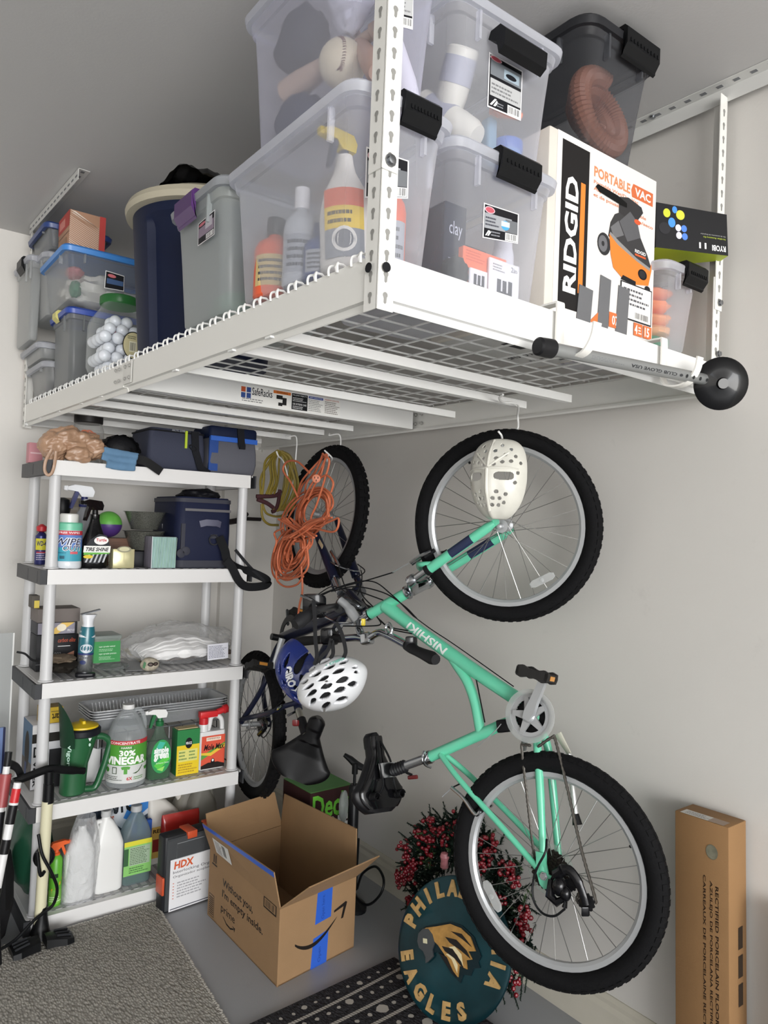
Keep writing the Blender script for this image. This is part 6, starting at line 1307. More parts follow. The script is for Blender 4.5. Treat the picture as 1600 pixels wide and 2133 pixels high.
g.loft([[q+sx*w_*a_+nF*b_ for a_, b_ in ((-1, -.005), (-.8, .007), (.8, .007), (1, -.005))] for q, w_ in ((d0-dd*.012, .012), (d0+dd*.01, .0175), (d0+dd*.05, .014), (d1-dd*.01, .0125), (d1+dd*.012, .010))]); g.build('crank_arm', ALU, BK, w=True, smooth=.5)
pedal(BK, pa+nF*.055+dd*.006, nF*.9+RT*.1, dd*.2+RT*.9-UP*.45)
G().tube([PF(1104, 1491, -.04), PF(1090, 1560, -.085)], .010, 10).build('crank_arm', ALU, BK, w=True); 
# front changer and kickstand
G().rb(-.018, .018, -.012, .012, -.02, .02, .005, m=axes(PF(1050, 1512, .03), e1, nF, e1.cross(nF))).build('front_changer', M('161618', .35, .3), BK, w=True)
G().tube(catmull([PF(1044, 1508, .045), PF(1030, 1524, .045), PF(995, 1556, .04)], 4), .0014, 6).build('shift_cable', M('c9cacb', .3, .8), BK, w=True)
G().tube([PF(1162, 1528, -.05), PF(1186, 1570, -.06)], [.012, .007], 10, flat=.5).build('kickstand_bracket', M('b9b8aa', .4, .3), BK, w=True)
G().tube([PF(1185, 1570, -.062), PF(1200, 1700, -.07)], .0075, 10).build('kickstand', M('d4d4d2', .35, .3), BK, w=True); G().tube([PF(1199, 1695, -.07), PF(1203, 1718, -.07)], [.009, .014], 10).build('kickstand_foot', M('131315', .5), BK, w=True)
# chain
def chain(pts):
    P = catmull(pts, 8); out = [P[0]]; acc = 0
    for a, b in zip(P, P[1:]):
        L = (b-a).length; n_ = max(1, int(L/.0035)); out += [a+(b-a)*(i+1)/n_ for i in range(n_)]
    g = G(); d = 0
    rs = [.0030+.0016*abs(math.sin(i*.95)) for i in range(len(out))]
    g.tube(out, rs, 6); return g
chain([PF(1106, 1553, .050), PF(1090, 1552, .050), PF(1087, 1560, .050), PF(1098, 1660, .05), PF(1112, 1778, .05), PF(1120, 1800, .05)]).build('chain', M('55514c', .45, .6), BK, w=True)
chain([PF(1120, 1556, .050), PF(1150, 1536, .050), PF(1158, 1545, .050), PF(1185, 1655, .05), PF(1210, 1765, .05), PF(1239, 1868, .05), PF(1240, 1882, .05)]).build('chain', M('55514c', .45, .6), BK, w=True)
chain([PF(1206, 1860, .05), PF(1202, 1875, .05), PF(1210, 1885, .05)]).build('chain', M('55514c', .45, .6), BK, w=True)
# cassette
cs = axes(Rc, *[Vector(v) for v in (e1, nR.cross(e1).normalized(), nR)])
for k in range(6):
    n = 28-k*3; r = .050-.0058*k; z = .022+.0052*k; g = G(); ro = [(r+(.003 if q % 4 in (1, 2) else 0), 2*math.pi*q/(n*4)) for q in range(n*4)]
    g.loft([[(rr*math.cos(a), rr*math.sin(a), zz) for rr, a in ro] for zz in (z, z+.0022)], m=cs); g.build('sprocket', M('2e2a26', .4, .5), BK, w=True, smooth=.4)
G().loft([[(r*math.cos(R(10)*k), r*math.sin(R(10)*k), z) for k in range(36)] for r, z in ((.064, .017), (.064, .0185), (.02, .0185), (.02, .017))], False, False, m=cs, closed=True).build('spoke_guard', frost('d8e0dc', .15, 'f6faf8', rough=.08), BK, w=True)
# derailleur
BLG = M('101013', .2, .2, coat=.5)
g = G(); g.tube(catmull([PF(1155, 1838, .07), PF(1168, 1815, .082), PF(1185, 1812, .085), PF(1203, 1835, .08), PF(1214, 1862, .075), PF(1220, 1885, .07)], 5), [.014]*8+[.012]*9+[.010]*9, 10, flat=.6); g.build('derailleur_arm', BLG, BK, w=True)
g = G(); g.ball(PF(1166, 1846, .08), .019, 12, sx=1.1, sz=1.3); g.ball(PF(1178, 1862, .082), .015, 12, sz=1.3); g.tube([PF(1150, 1832, .075), PF(1146, 1866, .08), PF(1160, 1880, .08), PF(1180, 1870, .08), PF(1176, 1890, .08)], [.010, .013, .011, .010, .007], 10); g.tube([PF(1158, 1822, .08), PF(1172, 1812, .085)], .013, 10); g.build('derailleur_body', BLG, BK, w=True, smooth=.6)
for q, r in (((1222, 1880), .019), ((1190, 1842), .014)):
    n = 11; ro = [(r+(.003 if k % 4 in (1, 2) else 0), 2*math.pi*k/(n*4)) for k in range(n*4)]; mm = axes(PF(q[0], q[1], .06), e1, nF.cross(e1), nF)
    G().loft([[(rr*math.cos(a), rr*math.sin(a), zz) for rr, a in ro] for zz in (-.003, .003)], m=mm).build('pulley', M('131315', .4), BK, w=True, smooth=.4)
G().rb(-.010, .010, -.004, .004, -.012, .012, .003, m=axes(PF(1220, 1899, .07), RT, nF, UP)).build('cage_end', BLG, BK, w=True)
G().tube(catmull([PF(1139, 1748, .068), PF(1136, 1775, .085), PF(1120, 1806, .085), PF(1110, 1840, .08), PF(1112, 1876, .08), PF(1130, 1902, .08), PF(1155, 1908, .08), PF(1177, 1893, .08)], 6), .003, 8).build('shift_cable', CBL, BK, w=True)
# reflectors and valves
def reflector(c, dv, n):
    dv = dv.normalized(); m = axes(c, dv, n.cross(dv), n); g = G(); g.loft([[(a*k, b*k, z) for a, b in ((-.042, -.006), (-.03, -.012), (.03, -.012), (.042, -.006), (.042, .006), (.03, .012), (-.03, .012), (-.042, .006))] for z, k in ((-.004, .95), (.004, 1), (.006, .92))], m=m)
    g.lathe([(.006, .004), (.007, .008), (.004, .009), (0, .009)], 14, m=m); g.build('spoke_reflector', frost('e6e8e8', .55, 'fafafa', rough=.08), BK, w=True, smooth=.4)
reflector(PW(1130, 1208, .012), PW(1160, 1193)-PW(1100, 1222), nW)
reflector(at(1026, 1866, pl=(Rc+nR*.012, nR)), at(1045, 1905, pl=(Rc, nR))-at(1006, 1826, pl=(Rc, nR)), nR)
for c, n, q0, q1 in ((Fc, nW, (973, 951), (979, 966)), (Rc, nR, (1328, 1756), (1312, 1764))): G().tube([at(*q0, pl=(c, n)), at(*q1, pl=(c, n))], .0038, 8).build('valve', M('141416', .5), BK, w=True)
# stem, handlebar, grips, levers, cables
s0 = hd0+(hd0-hd1).normalized()*.012; dS = (hd0-hd1).normalized()
def PB(px, py, off=0): return at(px, py, pl=(hd0+nF*off, nF))
q = PB(737, 1288); G().tube([s0, s0+dS*.035], .0125, 16).build('steerer_spacer', CHR, BK, w=True)
nq = s0+dS*.045
G().tube(catmull([nq, PB(725, 1265, .01), PB(708, 1250, .02)], 5), [.018]*5+[.014]*6, 12).build('stem_rise', ALU, BK, w=True)
bar_c = PB(752, 1318, .03)
G().tube(catmull([nq-dS*.01, PB(748, 1306, .015), PB(752, 1320, .03)], 5), .013, 14).build('stem', CHR, BK, w=True)
G().rb(-.020, .020, -.018, .018, -.020, .020, .008, m=axes(PB(765, 1330, .04), e1, nF, e1.cross(nF))).build('bar_clamp', CHR, BK, w=True)
R0_, R1_, R2_, R3_ = PB(722, 1328, -.0), PB(760, 1330, .03), PB(800, 1320, .06), PB(852, 1345, .14)
bar = catmull([PB(717, 1330, .0), PB(742, 1328, .02), PB(765, 1330, .04), PB(790, 1318, .06), PB(812, 1325, .09), PB(848, 1344, .14)], 6)
G().tube(bar, .0125, 14).build('handlebar', CHR, BK, w=True)
g0, g1 = PB(868, 1356, .16), PB(908, 1374, .21)
G().tube([PB(848, 1344, .14), PB(858, 1350, .15), g0, g0+(g1-g0)*.3, g0+(g1-g0)*.8, g1], [.016, .017, .015, .016, .0195, .015], 14).build('grip', M('19191b', .6), BK, w=True)
G().rb(-.014, .014, -.012, .012, -.018, .018, .006, m=axes(PB(857, 1338, .15), RT, nF, UP)).build('shifter', BLG, BK, w=True)
h0, h1 = PB(712, 1330, -.01), PB(621, 1336, -.10)
G().tube([h0, PB(690, 1330, -.03), h0+(h1-h0)*.5, h0+(h1-h0)*.85, h1], [.014, .017, .015, .018, .014], 14).build('grip', M('1b1b1d', .6), BK, w=True)
G().rb(-.028, .022, -.018, .018, -.030, .030, .010, m=axes(PB(688, 1326, -.02), RT, nF, UP)).build('shifter', BLG, BK, w=True)
G().tube(catmull([PB(700, 1312, 0), PB(718, 1300, .02), PB(735, 1302, .03)], 4), .006, 8, flat=.6).build('brake_lever', ALU, BK, w=True); G().tube(catmull([PB(735, 1298, .03), PB(700, 1296, .03), PB(670, 1281, .03), PB(668, 1278, .03)], 4), .004, 8).build('brake_lever', CHR, BK, w=True)
G().tube(catmull([PB(808, 1320, .1), PB(803, 1308, .1), PB(810, 1298, .1), PB(816, 1310, .1), PB(813, 1322, .1)], 5), .005, 8).build('bar_bracket', CHR, BK, w=True)
for pts in ([(664, 1240), (700, 1226), (760, 1210), (820, 1192)], [(664, 1243), (720, 1218), (775, 1211), (815, 1238), (862, 1284)], [(690, 1232), (740, 1222), (800, 1235), (842, 1262), (868, 1288)], [(700, 1224), (740, 1230), (798, 1250)], [(715, 1304), (770, 1304), (793, 1300), (785, 1284)], [(788, 1288), (808, 1305), (850, 1314)], [(790, 1290), (815, 1310), (858, 1320)], [(748, 1212), (755, 1240), (777, 1264)]):
    G().tube(catmull([PB(a, b, .035) for a, b in pts], 7), .0022, 8).build('control_cable', CBL, BK, w=True)
G().tube(catmull([PF(862, 1284, .024), PF(900, 1312, .024), PF(950, 1345, .024), PF(1070, 1430, .03)], 6), .0018, 6).build('control_cable', CBL, BK, w=True)
G().tube([PF(992, 1415, .012), PF(1010, 1505, .012)], .0022, 6).build('control_cable', CBL, BK, w=True)
G().rb(-.006, .006, -.004, .004, -.012, .012, .003, m=axes(PB(757, 1296, .045), RT, nF, UP)).build('barrel_adjuster', M('e2c93a', .4), BK, w=True)
# ---- the dark navy bicycle
Rd = at(532, 1508, D=3.17); Fd = Vector((1.676, 2.64, 1.508)); e2 = (Fd-Rd).normalized()
nD = Vector((-.985, .10, .2)); nD = (nD-e2*nD.dot(e2)).normalized(); nRd = Vector((-.990, .14, .03)).normalized(); nFd = Vector((-.992, .027, .122)).normalized()
DB = thing('bicycle', 'dark navy mountain bicycle hanging by its knobbly front wheel, behind the mint one', 'bicycle', Rd); NVB = M('181c30', .3, coat=.4); BKB = M('17181b', .3, coat=.3)
_bk = BK; BK = DB
def PD(px, py, off=0): return at(px, py, pl=(Rd+nD*off, nD))
def PV(px, py, off=0): return at(px, py, pl=(Fd+nFd*off, nFd))
wheel(DB, Fd, nFd, (0, 0, 1), .30, .028, .004, phase=.1, tread_n=56); wheel(DB, Rd, nRd, (0, 0, 1), .305, .028, .004, hubw=.055, tread_n=56)
bb = PD(588, 1330); hb = PD(745, 1262)
g = G(); g.tube([PD(762, 1278), PD(728, 1238)], .02, 16); g.tube([hb, PD(660, 1300), bb], [.026, .026, .024], 16); g.tube([PD(735, 1250), PD(690, 1330), PD(630, 1440)], .018, 14); g.tube([bb, PD(604, 1400), PD(622, 1478)], .016, 14)
for s in (1, -1):
    g.tube(catmull([bb, PD(572, 1360, .04*s), PD(548, 1430, .06*s), Rd+nD*.065*s], 6), .011, 10); g.tube(catmull([PD(622, 1462, .01*s), PD(590, 1472, .04*s), PD(560, 1485, .055*s), Rd+nD*.065*s+UP*.012], 6), .010, 10)
g.build('frame', NVB, DB, w=True, smooth=.8)
Print(lambda u, v, l: PD(668-14*u*0, 1290)+(PD(690, 1283)-PD(668, 1292))*u+UP*(-.012+.026*v)+nD*(.027+l)).txt('NI', 0, 0, 1, 1, 'e0e0e0', bold=.04, turn=180).build('lettering', DB, w=True)
g = G(); fa = [PV(658, 1108, .06), PV(697, 1205, .06)]; fb = [PV(702, 1085, -.055), PV(742, 1200, -.055)]
for l in (fa, fb): g.tube([l[0], l[0]*.4+l[1]*.6, l[1]], [.012, .018, .019], 14)
g.tube(catmull([fa[1], PV(700, 1225, .05), PV(728, 1236, 0), PV(748, 1222, -.05), fb[1]], 5), .014, 10); g.build('fork', NVB, DB, w=True, smooth=.8)
for l in (fa, fb):
    d = (l[1]-l[0]).normalized(); G().tube([l[1], l[1]+d*.075], .014, 14).build('stanchion', CHR, DB, w=True)
G().tube([fa[1]+(fa[1]-fa[0]).normalized()*.075, PV(738, 1252), fb[1]+(fb[1]-fb[0]).normalized()*.075], .021, 12).build('fork_crown', M('7d8084', .3, .8), DB, w=True)
G().tube([PV(664, 1126, .0785), PV(672, 1140, .0785)], .010, 4, flat=.1).build('fork_sticker', M('d8c9a4', .5), DB, w=True)
G().tube(catmull([PV(690, 1148, .05), PV(700, 1165, .05), PV(708, 1180, .05)], 4), .007, 8).build('brake_arm', CHR, DB, w=True); G().tube(catmull([PV(679, 1165, .06), PV(706, 1180, .06), PV(745, 1190, .0), PV(752, 1180, -.04)], 4), .0025, 6).build('brake_cable', CHR, DB, w=True)
hb2 = PD(700, 1275)
G().tube(catmull([PD(755, 1270), PD(745, 1262, .03), PD(716, 1250, .06), PD(704, 1268, .1)], 5), .017, 12).build('stem', M('6f7276', .25, .9), DB, w=True)
hb_a, hb_b = PD(612, 1303, .42), PD(705, 1262, .08)
G().tube(catmull([PD(712, 1255, .05), hb_b, PD(672, 1268, .22), PD(655, 1272, .28)], 6), .0125, 12).build('handlebar', M('2a2b2e', .3, .5), DB, w=True)
ga, gb_ = PD(658, 1270, .27), PD(614, 1301, .34)
G().tube([ga, ga*.7+gb_*.3, ga*.25+gb_*.75, gb_], [.016, .018, .023, .017], 14).build('grip', M('232325', .6), DB, w=True)
G().rb(-.03, .03, -.02, .02, -.04, .04, .012, m=axes(PD(655, 1262, .2), RT, nD, UP)).build('shifter', BLG, DB, w=True); G().tube(catmull([PD(652, 1252, .22), PD(640, 1246, .24), PD(626, 1240, .26)], 4), .005, 8).build('brake_lever', CHR, DB, w=True)
G().tube(catmull([PD(740, 1225, -.2), PD(755, 1260, -.22), PD(770, 1270, -.24)], 4), .016, 12).build('grip', M('1b1b1d', .6), DB, w=True)
for pts, o in (([(706, 1180), (716, 1215), (730, 1240), (752, 1262)], .05), ([(752, 1188), (754, 1200), (752, 1220), (745, 1240)], 0), ([(660, 1240), (690, 1222), (715, 1230), (735, 1250)], .1), ([(740, 1205), (760, 1190), (745, 1175)], 0)):
    G().tube(catmull([PD(a, b, o) for a, b in pts], 6), .0022, 6).build('control_cable', CBL, DB, w=True)
# crank and pedals
G().loft([[(r*math.cos(R(10)*k), r*math.sin(R(10)*k), z) for k in range(36)] for r, z in ((.075, 0), (.075, .004), (.045, .004), (.045, 0))], False, False, m=T(PD(600, 1316, -.055)) @ frame_to(nD), closed=True).build('chainring', M('2a2a2c', .3, .6), DB, w=True)
c0 = PD(575, 1330, .07); 
G().lathe([(.014, 0), (.014, .05)], 14, m=T(PD(588, 1330, .03)) @ frame_to(nD)).build('bottom_bracket', BKB, DB, w=True)
p0, p1 = PD(588, 1330, .075), PD(568, 1392, .085)
g = G(); g.tube([p0, p0*.5+p1*.5, p1], [.015, .011, .010], 12, flat=.6); g.build('crank_arm', ALU, DB, w=True); pedal(DB, p1+nD*.06, nD, RT, s=.95)
p2, p3 = PD(600, 1300, -.07), PD(598, 1272, -.08); G().tube([p2, p3], .011, 10, flat=.6).build('crank_arm', M('6d6f72', .35, .8), DB, w=True); pedal(DB, p3-nD*.055, nD, RT, s=.85)
# rear brake, cassette, derailleur, seat
for k in range(6):
    r = .042-.005*k; G().lathe([(r, .022+.005*k), (r, .025+.005*k), (0, .025+.005*k)], 28, m=T(Rd) @ frame_to(-nRd)).build('sprocket', M('4a473c', .4, .6), DB, w=True)
G().tube(catmull([PD(545, 1493, .03), PD(562, 1484, .04), PD(578, 1478, .05), PD(588, 1470, .05)], 4), .006, 8).build('brake_arm', CHR, DB, w=True); G().tube(catmull([PD(600, 1490, -.02), PD(612, 1484, -.02), PD(618, 1480, -.02)], 4), .005, 8).build('brake_arm', CHR, DB, w=True)
G().tube(catmull([PD(572, 1480, .06), PD(577, 1470, .06), PD(586, 1462, .05), PD(600, 1440, .03)], 5), .002, 6).build('brake_cable', CBL, DB, w=True); G().tube(catmull([PD(545, 1515, .08), PD(543, 1530, .08), PD(550, 1536, .08), PD(562, 1520, .08), PD(567, 1500, .08)], 5), .0022, 6).build('shift_cable', CBL, DB, w=True)
G().tube(catmull([PD(545, 1503, .075), PD(552, 1515, .08), PD(540, 1530, .075)], 4), .010, 8).build('derailleur_arm', BLG, DB, w=True)
a, b = PD(620, 1474), PD(637, 1530); G().tube([a, b], .0135, 14).build('seat_post', M('a9a79c', .3, .8), DB, w=True); G().tube([a*.55+b*.45, b], .018, 14).build('post_boot', M('161618', .5), DB, w=True)
G().rb(-.010, .010, -.006, .006, -.012, .012, .004, m=axes(PD(616, 1506, .03), RT, nD, UP)).build('rear_reflector', M('6a1a1c', .3), DB, w=True)
nd = Vector((.10, .05, 1)).normalized(); vd = (CAM-at(640, 1550, D=2.85)).normalized(); tp = (Vector((-.62, -.85, .05))); tp = (tp-nd*tp.dot(nd)).normalized(); sc_ = at(640, 1556, D=2.80)
ns = at(676, 1490, D=2.80); nd = (ns-at(628, 1612, D=2.80)).normalized(); tp = (tp-nd*tp.dot(nd)).normalized()
saddle(DB, sc_, nd, tp, tp.cross(nd), L=.245, Wd=.235, th=.055, mat=M('0c0c0e', .32))
BK = _bk
# ================================================================ hooks the bikes hang from, mask, cords
def hook(lb, top, pts, r=.0032, group='long bike hooks under the rack'):
    t = thing('bike_hook', lb, 'hook', top, group=group); G().tube(catmull(pts, 6), r, 8).build('rod', M('e8e8e6', .3), t, w=True); return t
o = Vector((1.70, 1.600, 1.852)); 
hook('long white hook rod holding the mint bicycle, passing behind its tire', o, [at(1048, 822, Z=1.856)+Vector((0, 0, .0)), at(1040, 830, Z=1.85), at(1050, 838, Z=1.851), at(1078, 842, Z=1.852), o+Vector((.01, 0, -.02)), o+Vector((.012, 0, -.06)), Fc+Vector((.03, .02, .30)), Fc+Vector((.0, .02, .222)), at(1046, 912, X=1.62), at(1038, 898, X=1.60)])
o = Vector((1.72, 2.62, 1.852))
hook('long white hook rod holding the navy bicycle, with the orange cord on its tip', o, [o+Vector((-.05, 0, .0)), o+Vector((-.055, -.01, -.008)), o, o+Vector((.005, 0, -.05)), Fd+Vector((.02, .0, .29)), Fd+Vector((0, 0, .225)), at(692, 955, X=1.60), at(676, 938, X=1.57)])
o = Vector((1.62, 2.85, 1.852)); oy = at(615, 905, X=1.66)
o = Vector((1.64, oy.y*.985, 1.852))
hook('white hook rod carrying the yellow jumper cables', o, [o+Vector((-.05, 0, 0)), o+Vector((-.05, -.01, -.008)), o, o+Vector((.003, 0, -.08)), o+Vector((.0, .02, -.22)), at(592, 965, Y=o.y-.05), at(580, 950, Y=o.y-.10), at(576, 940, Y=o.y-.11)])
# goalie mask
MK = thing('goalie_mask', 'white perforated goalie mask hanging in front of the mint bicycle front wheel', 'mask', at(1040, 1000, X=1.56))
mc = at(1041, 1000, X=1.585); mz = Vector((.02, .03, 1)).normalized(); mo = Vector((-1, -.38, 0)); mo = Vector((-.92, -.30, -.05)); mo = (mo-mz*mo.dot(mz)).normalized(); mx = mz.cross(mo)
mx = mx if mx.dot(RT) > 0 else -mx
Hm = .118; Wm = .088; Dm = .075
def mpt(a, b, k=1.0):
    """a: -1..1 across, b: -1..1 up the mask"""
    sh = 1-.10*max(0, -b)-.22*max(0, -b)**2
    ang = a*R(86); x = Wm*sh*math.sin(ang); d = Dm*math.cos(ang)*(1-.35*b*b) + .010*math.exp(-((a)/.16)**2)*(1 if b < .25 else .6)
    ve = (1-abs(b)**3.2)**.35 if abs(b) < 1 else 0
    x *= ve; d = d*(.35+.65*ve)+.006*max(0, .35-abs(b-.15))*0
    return mc+mx*(x*k)+mo*(d*k)+mz*(Hm*b)
holes = []
for bx, by in ((0.0, .84), (.28, .80), (-.28, .80), (.52, .70), (-.5, .70), (.12, .66), (-.14, .66), (.36, .56), (-.36, .56), (.62, .52), (-.62, .52), (.16, .47), (-.16, .47), (.50, .40), (-.48, .40), (.30, .38), (-.3, .38), (.76, .36), (-.75, .36), (.12, .32), (-.12, .32), (.68, .12), (-.68, .12), (.62, -.12), (-.6, -.12), (.20, -.34), (-.2, -.34), (.42, -.40), (-.42, -.4), (.12, -.50), (-.12, -.5), (.28, -.50), (-.28, -.5), (.10, -.66), (-.1, -.66), (.26, -.66), (-.26, -.66), (.40, -.60), (-.4, -.60)): holes.append((bx, by, .05, .045))
eyes = [(.36, .04, .22, .10), (-.36, .04, .22, .10)]
NU, NV_ = 170, 160; V = []; F = []
for j in range(NV_+1):
    for i in range(NU+1): V.append(mpt(-1+2*i/NU, -.985+1.97*j/NV_))
def cut(a, b):
    for hx, hy, rx, ry in holes:
        if ((a-hx)/rx)**2+((b-hy)/ry)**2 < 1: return True
    for hx, hy, rx, ry in eyes:
        if abs((a-hx)/rx)**3+abs((b-hy)/ry)**3 < 1: return True
    return False
for j in range(NV_):
    for i in range(NU):
        a = -1+2*(i+.5)/NU; b = -.985+1.97*(j+.5)/NV_
        if not cut(a, b): F.append((j*(NU+1)+i, j*(NU+1)+i+1, (j+1)*(NU+1)+i+1, (j+1)*(NU+1)+i))
g = G(); g.add(V, F); o = g.build('shell', M('d8d6cc', .28, var=.08, vscale=25, coat=.3), MK, w=True, smooth=1)
md = o.modifiers.new('thick', 'SOLIDIFY'); md.thickness = .0035; md.offset = 0
def ridge(pts, r=.0045): G().tube(catmull([mpt(a, b, 1.0)+mo*.001 for a, b in pts], 5), r, 8).build('ridge', M('d8d6cc', .28, coat=.3), MK, w=True)
ridge([(0, .95), (0, .6), (0, .26)]); ridge([(0, .26), (.18, .42), (.45, .62)], .0035); ridge([(0, .26), (-.18, .42), (-.45, .62)], .0035); ridge([(-.7, .20), (-.4, .24), (0, .22), (.4, .24), (.7, .20)], .004); ridge([(0, .22), (0, -.1), (0, -.35), (0, -.8)], .005)
# extension cord and jumper cables
def loops(t, nm, c, ax, bx, r1, r2, n, r, mat, seed, jit=.012, nz=.02, seg=9, tilt=0):
    q = random.Random(seed); cv = []
    for k in range(n):
        ph = q.uniform(-.2, .2)+tilt; s = q.uniform(.82, 1.08); off = Vector((0, 0, 0))+ax*q.uniform(-jit, jit)+bx*q.uniform(-jit, jit)
        nn = ax.cross(bx).normalized()
        for j in range(seg):
            a = 2*math.pi*j/seg+ph; cv.append(c+off+ax*(r1*s*math.cos(a))+bx*(r2*s*math.sin(a))+nn*(q.uniform(-nz, nz)))
    G().tube(catmull(cv, 4), r, 7).build(nm, mat, t, w=True, smooth=1.2)
OX = 1.52; ORG = M('c26a48', .45, spec=.4)
EC = thing('extension_cord', 'bundle of orange extension cord hanging on the hook in front of the navy wheel', 'cord', at(640, 1080, X=OX))
def PX(a, b, d=0): return at(a, b, X=OX-d)
def strand(pts, seed, n, nm='cord', j=5, r=.0042, d0=.0, dj=.03):
    q = random.Random(seed)
    for k in range(n):
        f = (k+.5)/n-.5; P = [PX(a+q.uniform(-j, j)+f*wd, b+q.uniform(-j, j)*.6, d0+q.uniform(-dj, dj)) for a, b, wd in pts]
        G().tube(catmull(P, 6), r, 7).build(nm, ORG, EC, w=True, smooth=1.2)
strand([(676, 945, 10), (655, 985, 26), (640, 1010, 40), (630, 1040, 30)], 2, 5, d0=.02)
def lobes(cx, cy, rx, ry, ang, n, seed, dj=.03, j=4, s0=.62):
    q = random.Random(seed); ca, sa = math.cos(R(ang)), math.sin(R(ang)); P = []
    for k in range(n):
        s = s0+(1.02-s0)*q.random(); ox, oy = q.uniform(-j, j), q.uniform(-j, j)
        for i in range(12):
            a = 2*math.pi*i/12; x = rx*s*math.cos(a)+ox; y = ry*s*math.sin(a)+oy
            P.append(PX(cx+x*ca-y*sa, cy+x*sa+y*ca, q.uniform(-dj, dj)*.5+.03*(k/n-.3)))
    G().tube(catmull(P, 4), .0042, 7).build('cord', ORG, EC, w=True, smooth=1.2)
lobes(655, 1062, 34, 52, 28, 15, 3); lobes(612, 1148, 32, 62, 22, 15, 4, s0=.4); lobes(590, 1155, 20, 50, 14, 3, 14); lobes(640, 1075, 40, 62, 40, 3, 15, s0=.8)
strand([(592, 1080, 30), (620, 1100, 24), (648, 1118, 20)], 5, 9, d0=.05, dj=.01); strand([(678, 1078, 24), (650, 1090, 18), (628, 1104, 14), (600, 1122, 30)], 6, 8, d0=.055, dj=.01)
for pts in ([(645, 985), (620, 962), (598, 962), (590, 980), (606, 1005), (620, 1035)], [(672, 945), (686, 960), (676, 1000), (660, 1050), (648, 1080), (660, 1096), (690, 1085), (705, 1080), (703, 1100), (690, 1108), (655, 1100)], [(660, 1000), (680, 990), (694, 1005), (690, 1025)], [(575, 1190), (578, 1210), (595, 1222), (618, 1218), (632, 1200)], [(628, 1180), (630, 1230), (624, 1260), (620, 1292)], [(640, 1140), (642, 1180), (625, 1200), (600, 1205)], [(590, 1100), (572, 1110), (576, 1128), (570, 1150)]):
    G().tube(catmull([PX(a, b, .05) for a, b in pts], 7), .0042, 7).build('cord', ORG, EC, w=True, smooth=1.2)
q = PX(659, 997, .06); fm = frame_to(CAM-q); G().lathe([(.014, -.01), (.016, 0), (.016, .012), (.013, .014), (0, .014)], 18, m=T(q) @ fm).build('socket_end', M('c97a5c', .5), EC, w=True)
g = G()
for a in (0, 1, 2): g.box(-.0015, .0015, -.0035, .0035, .0, .0006, m=T(q) @ fm @ T((.007*math.cos(a*2.1+.5), .007*math.sin(a*2.1+.5), .0140)))
g.build('socket_slots', M('2a1a14', .6), EC, w=True, kind='stuff')
YX = 1.60
JC = thing('jumper_cables', 'olive yellow jumper cables with dark clamps hanging left of the orange cord', 'cables', at(590, 1000, X=YX)); YEL = M('7a6a26', .45)
def PY(a, b, d=0): return at(a, b, Y=2.84-d)
q = random.Random(9)
for k in range(6):
    f = (k+.5)/6-.5+q.uniform(-.1, .1); P = [PY(580+f*8, 938+abs(f)*4, 0), PY(568+f*30, 960, .02*q.random()), PY(562+f*44, 1000, .03*q.random()), PY(556+f*30, 1030, .02)]
    G().tube(catmull([p_+Vector((q.uniform(-.012, .012), 0, q.uniform(-.01, .01))) if 0 < i_ < len(P)-1 else p_ for i_, p_ in enumerate(P)], 5), .0060, 7, flat=.75).build('cable', YEL, JC, w=True)
for k in range(8):
    f = (k+.5)/8-.5+q.uniform(-.12, .12); P = [PY(584+f*8, 940, 0), PY(602+f*20, 960, .02*q.random()), PY(606+f*44, 1010, .03*q.random()), PY(592+f*34, 1055, .02), PY(572+f*12, 1062, .02)]
    G().tube(catmull([p_+Vector((q.uniform(-.012, .012), 0, q.uniform(-.01, .01))) if 0 < i_ < len(P)-1 else p_ for i_, p_ in enumerate(P)], 5), .0060, 7, flat=.75).build('cable', YEL, JC, w=True)
G().tube(catmull([PY(546, 1035), PY(550, 1060), (PY(560, 1072)), PY(585, 1075), PY(612, 1055)], 5), .005, 7).build('cable', YEL, JC, w=True); G().tube(catmull([PY(545, 1050), PY(547, 1078), PY(560, 1092), PY(580, 1094)], 5), .0055, 7).build('cable', YEL, JC, w=True)
CLM = M('3c2024', .5)
for pts in ([(534, 1034), (550, 1034), (575, 1032), (585, 1022)], [(536, 1040), (556, 1048), (570, 1058)], [(583, 1020), (580, 1045), (574, 1062), (566, 1066)]): G().tube(catmull([PY(a, b, .02) for a, b in pts], 4), .009, 8, flat=.7).build('clamp', CLM, JC, w=True)
t = thing('garden_hand_tool', 'black tool handle poking out between the cooler and the yellow cables', 'tool', at(520, 1078, Y=3.3)); G().tube(catmull([Vector((at(480, 1090, Y=3.3).x, 3.49, 1.46)), at(492, 1085, Y=3.3), at(515, 1070, Y=3.3)], 4), [.014]*8+[.010], 10).build('handle', M('1a1416', .5), t, w=True); G().tube([at(500, 1080, Y=3.3), at(543, 1082, Y=3.3)], .009, 10).build('grip', M('1a1416', .5), t, w=True)
